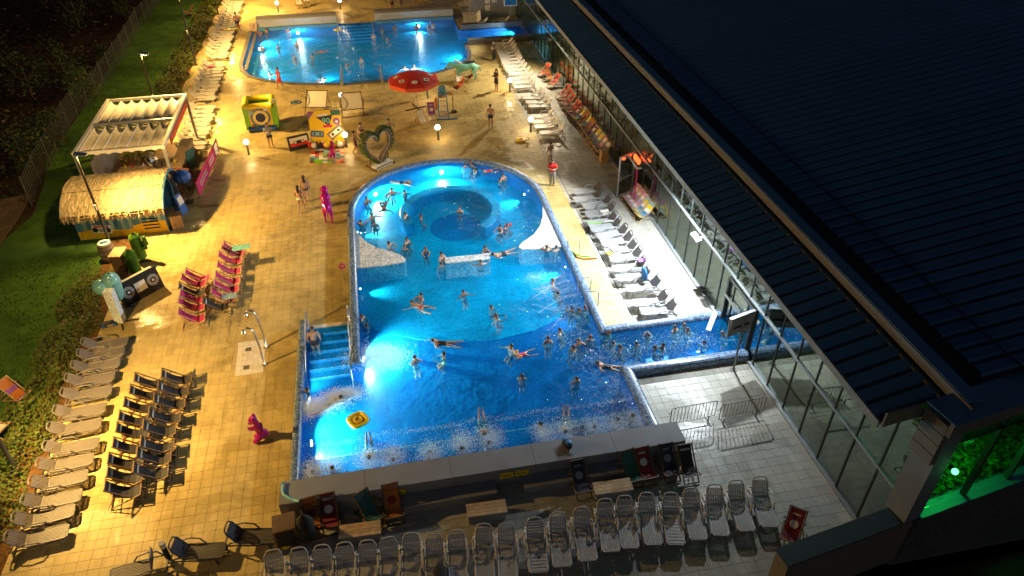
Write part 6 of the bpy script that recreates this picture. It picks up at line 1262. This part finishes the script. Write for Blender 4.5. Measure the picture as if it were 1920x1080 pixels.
def person_meshes(kind):
    J, R = posed(kind); jt = {}
    for k, v in J.items():
        b = k if k in RAD else k[:-1]; jt[k] = (tuple(v), RAD[b])
    me = skin_mesh('body', jt, BONES, 'pelvis', m_skin[0], 1)
    me.polygons.foreach_set('use_smooth', [True]*len(me.polygons))
    # nearest bone for every face
    segs = [(a, b, J[a], J[b]) for a, b in BONES]; near = []
    for p in me.polygons:
        c = p.center; best = None
        for a, b, A, Bv in segs:
            d = Bv-A; t = max(0, min(1, (c-A).dot(d)/d.length_squared)); dist = (c-A-d*t).length
            if best is None or dist < best[0]: best = (dist, a, b, t)
        near.append(best[1:])
    def wear(test, off):
        mb = MB(); vn = me.vertices; used = {}; vs = []; fs = []
        for p, (a, b, t) in zip(me.polygons, near):
            if not test(a, b, t): continue
            f = []
            for i in p.vertices:
                if i not in used: used[i] = len(vs); vs.append(vn[i].co+vn[i].normal*off)
                f.append(used[i])
            fs.append(tuple(f))
        mb.m(m_cloth['black']).add(vs, fs); return mb.mesh('swimwear', True) if fs else None
    leg = lambda a, b, t, m: a[:3] == 'hip' and t < m
    W_ = {'trunks': wear(lambda a, b, t: (a == 'pelvis' and (b != 'waist' or t < .35)) or leg(a, b, t, .34), .014),
          'bikini': wear(lambda a, b, t: (a == 'pelvis' and (b != 'waist' or t < .2)) or leg(a, b, t, .1) or (b == 'chest' and t > .62) or (a == 'chest' and b == 'neck' and t < .1), .010),
          'one': wear(lambda a, b, t: a in ('pelvis', 'waist') or leg(a, b, t, .12) or (a == 'chest' and b == 'neck' and t < .3), .010),
          'shirt': wear(lambda a, b, t: a in ('waist',) or (a == 'pelvis' and b == 'waist') or a == 'chest' or (a[:2] == 'sh' and t < .7), .022),
          'long': wear(lambda a, b, t: a[:3] == 'hip' or a[:2] == 'kn' or (a == 'pelvis' and b != 'waist'), .018),
          'dress': wear(lambda a, b, t: a in ('waist', 'pelvis', 'chest') or leg(a, b, t, .75) or (a[:2] == 'sh' and t < .4), .022)}
    hc = J['cran']+(J['top']-J['cran'])*.15
    def hairm(long):
        mb = MB().m(m_hair['d']); mb.ball((0, .022, .018), (.108, .112, .098), 9, 6)
        if long: mb.tube([(0, .09, .02), (0, .115, -.10), (0, .12, -.25), (0, .10, -.38)], [.07, .085, .075, .03], 7)
        mb.v = [tuple(hc+R @ Vector(v)) for v in mb.v]; return mb.mesh('hair', True)
    fm = MB().m(m_face)
    for s in (-1, 1): fm.ball((s*.035, -.098, -.03), (.014, .010, .008), 5, 4)
    fm.bar((-.024, -.088, -.10), (.024, -.088, -.10), .012, .010); fm.v = [tuple(hc+R @ Vector(v)) for v in fm.v]
    return me, W_, hairm(False), hairm(True), fm.mesh('face_features')
PM = {}
def person(kind, loc, rz, wear, color, sk, hr, label, group=None, sc_=1.0, extra=None):
    if kind not in PM: PM[kind] = person_meshes(kind)
    me, W_, h0, h1, fm = PM[kind]
    t = thing('person', label, 'person', loc, rz, group); t.scale = (sc_,)*3
    o = bpy.data.objects.new('body', me); COL.objects.link(o); o.parent = t; o.material_slots[0].link = 'OBJECT'; o.material_slots[0].material = m_skin[sk]
    o = bpy.data.objects.new('hair', h1 if hr[-1] == '+' else h0); COL.objects.link(o); o.parent = t; o.material_slots[0].link = 'OBJECT'; o.material_slots[0].material = m_hair[hr[0]]
    o = bpy.data.objects.new('face_features', fm); COL.objects.link(o); o.parent = t
    for w, c in [(wear, color)]+(extra or []):
        if W_.get(w):
            o = bpy.data.objects.new({'trunks': 'swim_trunks', 'bikini': 'bikini', 'one': 'swimsuit', 'shirt': 'shirt', 'long': 'trousers', 'dress': 'dress'}[w], W_[w]); COL.objects.link(o); o.parent = t
            o.material_slots[0].link = 'OBJECT'; o.material_slots[0].material = m_cloth[c]
    return t
ZH = -.70; ZL = -.78; ZF = -.95
SW = 'bathers in the main pool'; SF = 'bathers in the upper pool'
HD = dict(c_down=1.35, c_low=1.27, c_wide=1.35, c_fwd=1.35, c_hug=1.39, c_raise=1.35, c_face=1.39)
def bather(px, py, kind, deg, wear, color, sk, hr, label, group=SW, sc_=1.0, extra=None, zf=None):
    if kind in ('prone', 'frog', 'child_swim', 'recline'):
        wl = .25 if group == SW else -.03
        p = G(px, py, wl+.05); return person(kind, (p.x, p.y, wl-.03), radians(deg), wear, color, sk, hr, label, group, sc_, extra)
    f = zf if zf is not None else (ZF if group == SF else (ZH if G(px, py, .3).y > 28 else ZL))
    if sc_ < .75: f += .22
    elif sc_ < 1: f += .07      # children stand on tiptoe or are held up
    p = G(px, py, f+(HD.get(kind, 1.62)-.14)*sc_)
    return person(kind, (p.x, p.y, f), radians(deg), wear, color, sk, hr, label, group, sc_, extra)
T, BK, ON = 'trunks', 'bikini', 'one'
fr0 = random.Random(8)
for a in [
 (872, 310, 'c_down', 180, T, 'grey', 0, 'd', 'pale backed bather in the cluster near the top of the round pool'), (884, 305, 'c_wide', 100, T, 'navy', 1, 'b', 'bather stretching an arm out to the right at the top of the round pool'),
 (890, 321, 'c_fwd', -60, ON, 'black', 0, 'd', 'bather in dark swimsuit leaning left just below the top cluster'), (912, 319, 'child_swim', -90, ON, 'red', 0, 'b', 'small child in red swimming right at the top of the round pool'),
 (944, 331, 'c_hug', 30, T, 'black', 1, 'd', 'dark haired bather, upper one of the pair at the upper right curve'), (938, 341, 'c_low', 60, ON, 'black', 0, 'd', 'low bather, lower one of the pair at the upper right curve'),
 (762, 342, 'prone', 70, T, 'navy', 0, 'b', 'lone swimmer crawling in the bright water left of the top lamp'), (735, 359, 'c_wide', 10, ON, 'navy', 0, 'd', 'bather with arms spread by the left white glow, nearer the ring'),
 (760, 363, 'c_low', 40, T, 'navy', 1, 'd', 'dark bather touching the outside of the whirlpool ring'), (688, 375, 'c_fwd', 20, T, 'grey', 0, 'b', 'bather bending forward at the left rim beside the white glow'),
 (717, 379, 'recline', 150, T, 'navy', 1, 'd', 'swimmer floating back with legs in the left white glow'), (720, 390, 'frog', 0, T, 'black', 1, 'd', 'swimmer with both arms wide just below the left white glow'),
 (698, 405, 'c_wide', 30, T, 'navy', 1, 'd', 'bather with raised elbows, upper one of the left rim pair'), (702, 417, 'c_down', 180, T, 'black', 1, 'b', 'bare backed bather, lower one of the left rim pair'),
 (677, 417, 'c_low', 160, T, 'navy', 0, 'd', 'bather close against the left rim above the mosaic island'), (761, 404, 'c_hug', 60, T, 'navy', 0, 'd', 'tall bather standing at the open left end of the whirlpool ring'),
 (791, 407, 'c_down', 90, ON, 'black', 1, 'd', 'bather standing in the whirlpool opening, right of the tall one'), (862, 394, 'c_hug', -20, T, 'navy', 0, 'b', 'lone bather inside the dark whirlpool ring'),
 (937, 428, 'c_fwd', -40, T, 'black', 1, 'd', 'adult holding a child right of the whirlpool ring'), (953, 424, 'c_low', 60, ON, 'red', 0, 'b', 'child with red armbands held beside the right island'),
 (946, 429, 'c_low', -10, ON, 'red', 0, 'd', 'small red clad child between two others right of the ring'), (689, 460, 'sit', 60, T, 'black', 1, 'd', 'person sitting on the left mosaic island with legs out'),
 (731, 459, 'c_low', 70, T, 'black', 2, 'd', 'dark bather low in the water beyond the left island tip'), (764, 452, 'c_hug', 40, ON, 'black', 1, 'd', 'bather in black, upper one of the pair right of the left island'),
 (759, 466, 'c_down', 0, BK, 'black', 0, 'b', 'bather in black bikini, lower one of the pair right of the left island'), (798, 470, 'c_fwd', 0, ON, 'black', 1, 'b', 'bather facing forward alone left of the mosaic seat'),
 (829, 480, 'c_hug', 30, T, 'navy', 0, 'd', 'bather leaning on the left end of the mosaic seat'), (826, 496, 'c_down', 200, T, 'blue', 0, 'd', 'bather in blue trunks right below the left seat end'),
 (910, 468, 'c_fwd', 10, ON, 'black', 1, 'd', 'dark bather behind the right end of the mosaic seat'), (901, 492, 'c_wide', 180, T, 'black', 0, 'b', 'broad bather in black before the right end of the mosaic seat'),
 (934, 476, 'prone', -80, T, 'black', 2, 'd', 'swimmer with a dark cap moving right of the mosaic seat'), (1025, 465, 'c_face', 170, ON, 'navy', 0, 'd', 'bather with hands up, left one of the couple below the right island'), (1042, 465, 'c_down', 190, T, 'grey', 0, 'd', 'pale bather, right one of the couple below the right island'),
 (1038, 528, 'c_wide', 80, T, 'navy', 1, 'b', 'bather reaching left under the upper water jet'), (1048, 552, 'c_down', 120, T, 'grey', 0, 'd', 'bather splashed white by the lower water jet'),
 (788, 557, 'c_fwd', -60, T, 'black', 1, 'd', 'dark haired bather, right one of the pair in the middle of the pool'), (781, 571, 'frog', -130, BK, 'red', 0, 'b', 'swimmer on the side, left one of the pair in the middle of the pool'),
 (870, 551, 'c_wide', 20, T, 'black', 1, 'd', 'lone bather with arms bent in the centre of the cyan water'), (923, 579, 'c_hug', 50, T, 'black', 0, 'd', 'upper bather of the pair at the edge of the deep water'), (932, 594, 'c_fwd', 100, BK, 'orange', 1, 'b', 'lower bather of the pair at the edge of the deep water'),
 (681, 596, 'c_hug', 60, T, 'grey', 0, 'd', 'upper bather leaning at the left wall above the stairs light'), (686, 615, 'c_low', -60, ON, 'black', 0, 'd', 'lower bather hanging at the left wall above the stairs light'),
 (823, 641, 'prone', -110, ON, 'black', 0, 'd', 'swimmer in black stretched out left of centre'), (830, 667, 'c_fwd', -80, ON, 'green', 0, 'd', 'bather in lime green swimsuit below the black clad swimmer'), (779, 675, 'c_face', 20, T, 'navy', 0, 'b', 'man in navy trunks shading his face right of the bright lamp'),
 (957, 653, 'c_wide', -60, T, 'black', 0, 'd', 'dark haired adult reaching towards the child with yellow armbands'), (974, 664, 'child_swim', -85, ON, 'pink', 0, 'l', 'child in pink with yellow armbands swimming right'),
 (574, 735, 'c_fwd', -50, T, 'navy', 1, 'd', 'tanned bather pushing along the lower left wall'), (628, 752, 'prone', 120, T, 'grey', 0, 'd', 'swimmer gliding under foam below the pool stairs'),
 (907, 806, 'recline', 178, T, 'black', 1, 'd', 'bather lying back with feet up in the middle massage jet'), (1072, 583, 'c_raise', -20, ON, 'black', 1, 'd', 'bather raising an arm in the group at the right wall'), (1087, 586, 'c_low', 0, T, 'navy', 1, 'd', 'low middle bather of the group at the right wall'), (1099, 580, 'c_hug', 30, T, 'black', 1, 'b', 'rightmost bather of the group at the right wall'),
 (1052, 622, 'c_hug', 70, ON, 'navy', 0, 'd', 'slim bather alone above the crowd at the channel mouth'), (1028, 639, 'c_hug', -10, T, 'black', 1, 'd', 'crouching bather with folded arms left of the channel crowd'), (1107, 633, 'c_down', 160, T, 'navy', 1, 'b', 'tall red skinned man in the channel mouth crowd'),
 (1086, 643, 'c_face', 10, T, 'navy', 0, 'b', 'bather with hands at face left of the tall man'), (1073, 655, 'c_hug', -70, T, 'black', 1, 'd', 'bather leaning left at the lower left of the channel crowd'), (1141, 627, 'c_fwd', -60, T, 'navy', 1, 'b', 'bather right at the rim corner of the channel'),
 (1152, 647, 'c_wide', 40, T, 'grey', 0, 'd', 'pale bather below the rim corner of the channel'), (1165, 654, 'c_fwd', 60, ON, 'black', 0, 'd', 'pale bather bending left at the channel entrance'), (1195, 649, 'c_down', 10, T, 'black', 1, 'd', 'broad dark man in the first stretch of the channel'),
 (1215, 630, 'c_face', 180, T, 'grey', 0, 'd', 'pale man rubbing his head in the upper channel'), (1230, 655, 'c_low', 60, ON, 'black', 1, 'd', 'low bather near the lower channel rim, left one'), (1242, 651, 'c_fwd', -60, T, 'navy', 1, 'd', 'bather near the lower channel rim, right one'),
 (1267, 618, 'c_hug', 20, ON, 'black', 1, 'd', 'dark bather left of the couple by the upper channel rim'), (1281, 614, 'c_down', -60, BK, 'red', 0, 'b', 'left one of the embracing couple in the channel'), (1291, 620, 'c_hug', 90, T, 'navy', 1, 'b', 'right one of the embracing couple in the channel'),
 (1320, 643, 'c_down', 150, T, 'black', 0, 'd', 'man standing at the lower rim near the board on a pole'), (1357, 628, 'c_fwd', 60, T, 'grey', 0, 'b', 'bather half hidden behind the grey board on a pole'),
 (1132, 684, 'prone', -120, ON, 'black', 1, 'd', 'swimmer in black stretching towards the channel'), (1080, 711, 'c_hug', 190, T, 'black', 1, 'd', 'broad backed man below the channel crowd'), (979, 706, 'c_hug', 160, T, 'navy', 1, 'd', 'dark backed man alone in the deep water right of centre'),
 (1016, 797, 'c_down', 110, T, 'black', 1, 'd', 'man standing in the massage foam right of the middle'), (1061, 802, 'recline', 165, T, 'navy', 0, 'd', 'bather with one pale leg out of the foam'), (1077, 806, 'c_low', 185, T, 'black', 1, 'd', 'left head of the pair close to the wall in the foam'),
 (1090, 803, 'c_low', 175, T, 'grey', 1, 'd', 'right head of the pair close to the wall in the foam'), (1113, 802, 'c_low', 190, T, 'black', 1, 'd', 'dark head close to the wall in the right hand foam'), (1157, 788, 'c_low', 170, T, 'black', 1, 'd', 'dark head in the spray near the right corner'), (1185, 781, 'c_low', 200, T, 'black', 1, 'd', 'last bather in the right corner of the massage foam'),
 (692, 850, 'recline', 180, T, 'navy', 0, 'd', 'bather lying back with both pale legs up at the left'), (624, 878, 'c_low', 170, T, 'black', 1, 'b', 'brown head looking over the left part of the grey wall'), (587, 887, 'c_low', 180, T, 'navy', 0, 'd', 'leftmost head at the grey wall'), (806, 849, 'c_low', 182, T, 'black', 1, 'd', 'dark haired bather at the wall left of the middle jet'),
 (866, 842, 'c_low', 176, T, 'grey', 0, 'b', 'bather at the wall with feet in the middle jet'), (917, 832, 'c_low', 184, T, 'black', 0, 'd', 'bather below the upraised legs at the middle wall'), (738, 864, 'c_low', 178, T, 'red', 1, 'b', 'bather in red half hidden by the wall and foam')]:
    sc__ = .68 if 'child' in a[8] and 'adult' not in a[8] and 'towards' not in a[8] else 1.0
    bather(*a, sc_=sc__*(fr0.uniform(.79, .87) if sc__ == 1 else 1))
for a in [
 (485, 60, 'c_fwd', 60, T, 'navy', 1, 'b', 'leftmost bather below the upper pool wall'), (499, 57, 'c_hug', -40, T, 'black', 1, 'd', 'second bather below the left upper pool wall'), (540, 56, 'c_hug', 10, ON, 'navy', 0, 'd', 'bather alone under the left upper pool wall'), (491, 87, 'c_down', 160, T, 'navy', 0, 'b', 'bather in the white glow at the left of the upper pool'),
 (521, 88, 'c_low', 20, T, 'black', 1, 'd', 'low dark head right of the white glow in the upper pool'), (556, 81, 'c_hug', 0, ON, 'black', 1, 'd', 'bather standing left of centre in the upper pool'), (552, 107, 'c_down', 40, ON, 'grey', 0, 'b', 'bather in the left middle of the upper pool'), (585, 106, 'c_low', -30, T, 'black', 1, 'd', 'dark head at the middle of the upper pool'), (597, 97, 'frog', -70, T, 'orange', 1, 'b', 'swimmer in orange in the middle of the upper pool'),
 (677, 111, 'c_down', 0, T, 'navy', 0, 'd', 'bearded bather facing forward in the upper pool centre'), (650, 122, 'c_low', 60, T, 'black', 1, 'd', 'dark head left of the near steps of the upper pool'), (759, 127, 'c_wide', 0, ON, 'black', 0, 'd', 'left one of the two brightly lit bathers behind the parasol'), (777, 126, 'c_wide', 10, BK, 'pink', 0, 'l', 'right one of the two brightly lit bathers behind the parasol'),
 (506, 138, 'c_fwd', 60, ON, 'black', 0, 'd', 'bather in black at the near left rim of the upper pool'), (597, 151, 'c_low', 180, T, 'navy', 1, 'l', 'left head of the pair at the near rim of the upper pool'), (605, 147, 'c_low', 160, ON, 'navy', 1, 'd', 'right head of the pair at the near rim of the upper pool'), (700, 67, 'c_hug', 0, T, 'navy', 0, 'd', 'bather at the foot of the far steps'),
 (716, 56, 'c_low', 30, T, 'black', 1, 'd', 'dark head right of the far steps'), (740, 50, 'c_hug', 0, T, 'black', 1, 'd', 'bather leaning at the right upper pool wall'), (726, 73, 'c_low', 90, T, 'black', 1, 'd', 'dark head in the glitter right of the far steps'), (781, 48, 'c_hug', 0, ON, 'red', 1, 'd', 'red skinned bather under the right upper pool wall'), (804, 49, 'c_fwd', 40, T, 'grey', 0, 'b', 'left one of the close pair under the right upper wall'), (812, 46, 'c_raise', -30, T, 'navy', 0, 'd', 'right one of the close pair under the right upper wall'),
 (850, 122, 'c_low', 90, T, 'black', 1, 'd', 'dark bather at the right rim below the horse head')]:
    bather(*a, group=SF, sc_=.80)
# people on the decks, feet on the ground
def walker(px, py, kind, deg, wear, color, sk, hr, label, sc_=1.0, extra=None, z=0):
    p = G(px, py, z); return person(kind, (p.x, p.y, z), radians(deg), wear, color, sk, hr, label, 'people on the decks', sc_, extra)
walker(567, 397, 'walk', 172, BK, 'white', 0, 'd+', 'woman with long dark hair walking away, left of two beside the arched pool')
walker(577, 378, 'stand', 186, BK, 'black', 0, 'd+', 'woman in black bikini walking away, right of two beside the arched pool')
walker(509, 276, 'hold', 20, 'trunks', 'black', 1, 'b+', 'woman in grey top and dark shorts holding a phone by the inflatable cube', 1.0, [('shirt', 'grey')])
walker(669, 291, 'walk', 80, T, 'black', 1, 'd', 'bather in dark trunks stepping left of the heart arch')
walker(681, 276, 'hold', 30, ON, 'black', 0, 'd', 'person in dark swimsuit behind the left lobe of the heart arch')
walker(733, 268, 'hips', 10, ON, 'black', 0, 'd', 'woman in black swimsuit behind the right lobe of the heart arch')
walker(920, 239, 'stand', 175, T, 'navy', 0, 'd', 'man in navy trunks seen from behind on the open right deck')
walker(931, 170, 'hold', -60, 'dress', 'black', 0, 'b+', 'woman in a black dress standing by the white loungers')
walker(926, 115, 'hold', 30, 'dress', 'black', 2, 'd', 'person in black in the shade at the upper pool channel', 1.0, [('long', 'black')])
walker(1031, 306, 'stand', 200, T, 'white', 0, 'b', 'boy in white trunks behind the lifeguard in red', .86)
walker(1035, 347, 'hold', -20, 'shirt', 'red', 1, 'd', 'lifeguard in red shirt and grey trousers at the right pool rim', 1.0, [('long', 'grey')])
walker(527, 167, 'walk', -60, 'dress', 'red', 1, 'd', 'person in a red dress at the near left rim of the upper pool')
walker(448, 58, 'walk', 190, T, 'navy', 1, 'b', 'tanned man in navy trunks walking along the upper left loungers')
walker(736, 22, 'stand', 20, T, 'black', 1, 'd', 'left one of two people standing beyond the upper pool'); walker(752, 22, 'walk', 60, 'dress', 'grey', 1, 'b', 'right one of two people standing beyond the upper pool'); walker(780, 9, 'walk', 0, T, 'navy', 1, 'd', 'person cut by the top edge beyond the upper pool')
p = G(595, 664, -.15); person('stand', (p.x, p.y, -.28), radians(184), T, 'black', 0, 'b', 'bare backed man in black trunks walking down the pool steps', 'bathers in the main pool')
# armbands
for q, c in (((969, 659), 'yellow'), ((976, 669), 'yellow'), ((949, 423), 'red'), ((957, 421), 'red')):
    p = G(*q, .33); t = thing('armband', '%s swimming armband on the %s of the child %s' % (c, 'left arm' if q[0] in (969, 949) else 'right arm', 'swimming in the deep water' if c == 'yellow' else 'by the right island'), 'armband', tuple(p)); B(m_cloth[c]).tube([(.05*cos(2*pi*k/8), 0, .05*sin(2*pi*k/8)) for k in range(8)], .045, 6, True).build('tube', t)
# ------------------------------------------------------------------ foam and spray
fr_ = random.Random(21)
def foam(lab, spots, n, size, zmax):
    mb = B(m_foam)
    for k in range(n):
        x0, y0, sx, sy = fr_.choice(spots); x = fr_.gauss(x0, sx); y = fr_.gauss(y0, sy); s = size*.55*fr_.uniform(.3, 1.2)
        if not inside((x, y), pool_poly) or abs(x-XL) < .25 and y > 24.4: continue
        z = .262+(abs(fr_.gauss(0, zmax)) if zmax else 0)
        a = fr_.uniform(0, pi); ex = fr_.uniform(.35, 1); u = Vector((cos(a), sin(a), fr_.uniform(-.15, .15) if zmax else 0))*s; v = Vector((-sin(a), cos(a), 0))*s*ex*.6; c = Vector((x, y, z))
        mb.add([c-u, c-u*.4+v, c+u*.5+v*.8, c+u, c+u*.3-v, c-u*.5-v*.7, c+Vector((0, 0, s*.5))], [(i, (i+1) % 6, 6) for i in range(6)])
    tag(mb.build('foam'), lab, 'foam', kind='stuff')
wall = [(G(x, y, .25).x, 18.75+fr_.uniform(0, .5), .28, .34) for x, y in ((587, 880), (620, 870), (692, 845), (737, 850), (806, 835), (866, 825), (917, 815), (1017, 800), (1060, 800), (1110, 795), (1150, 785), (1185, 775))]
foam('white churned foam of the massage jets along the grey wall', wall, 30000, .045, .12)
foam('wisps of foam along the edge of the massage bench', [(x, 20.25+.1*sin(x*3), .5, .07) for x in (-4, -2.8, -1.5, 0, 1.2, 2.6, 3.8, 5, 6.2, 7.4, 8.4)], 2200, .035, 0)
pa = G(600, 765, .25); foam('bubbling foam trail of the jet below the pool steps', [(pa.x-.9, pa.y, .45, .3), (pa.x, pa.y+.1, .5, .25), (pa.x+.9, pa.y+.55, .45, .2)], 14000, .05, .05)
pa = G(715, 668, .25); foam('bubbling white foam in front of the bright lamp at the stair wall', [(pa.x-.5, pa.y+.1, .5, .35), (pa.x+.2, pa.y-.2, .5, .4)], 12000, .05, .03)
pa = G(1180, 775, .25); foam('spray drops flying in the right corner of the main pool', [(8.3, 19.4, .6, .8), (8.6, 20.6, .35, .8)], 2200, .03, .35)
foam('small white wavelets around the bathers in the channel', [(x, y, .7, .4) for x, y in ((9.6, 23.2), (11, 23.0), (12.3, 23.4), (13.6, 23.1), (8.2, 23.0), (7.4, 24.4), (8.3, 26.5), (8.0, 28))], 2600, .045, 0)
foam('splash where the grab rail jets hit the water', [(6.9, 29.4, .3, .25), (7.2, 28.4, .3, .25), (8.2, 28.6, .5, .9)], 1800, .04, .06)
for o in bpy.data.objects:
    if 'label' in o and not (4 <= len(o['label'].split()) <= 16): print('LABEL', len(o['label'].split()), o.name, o['label'])
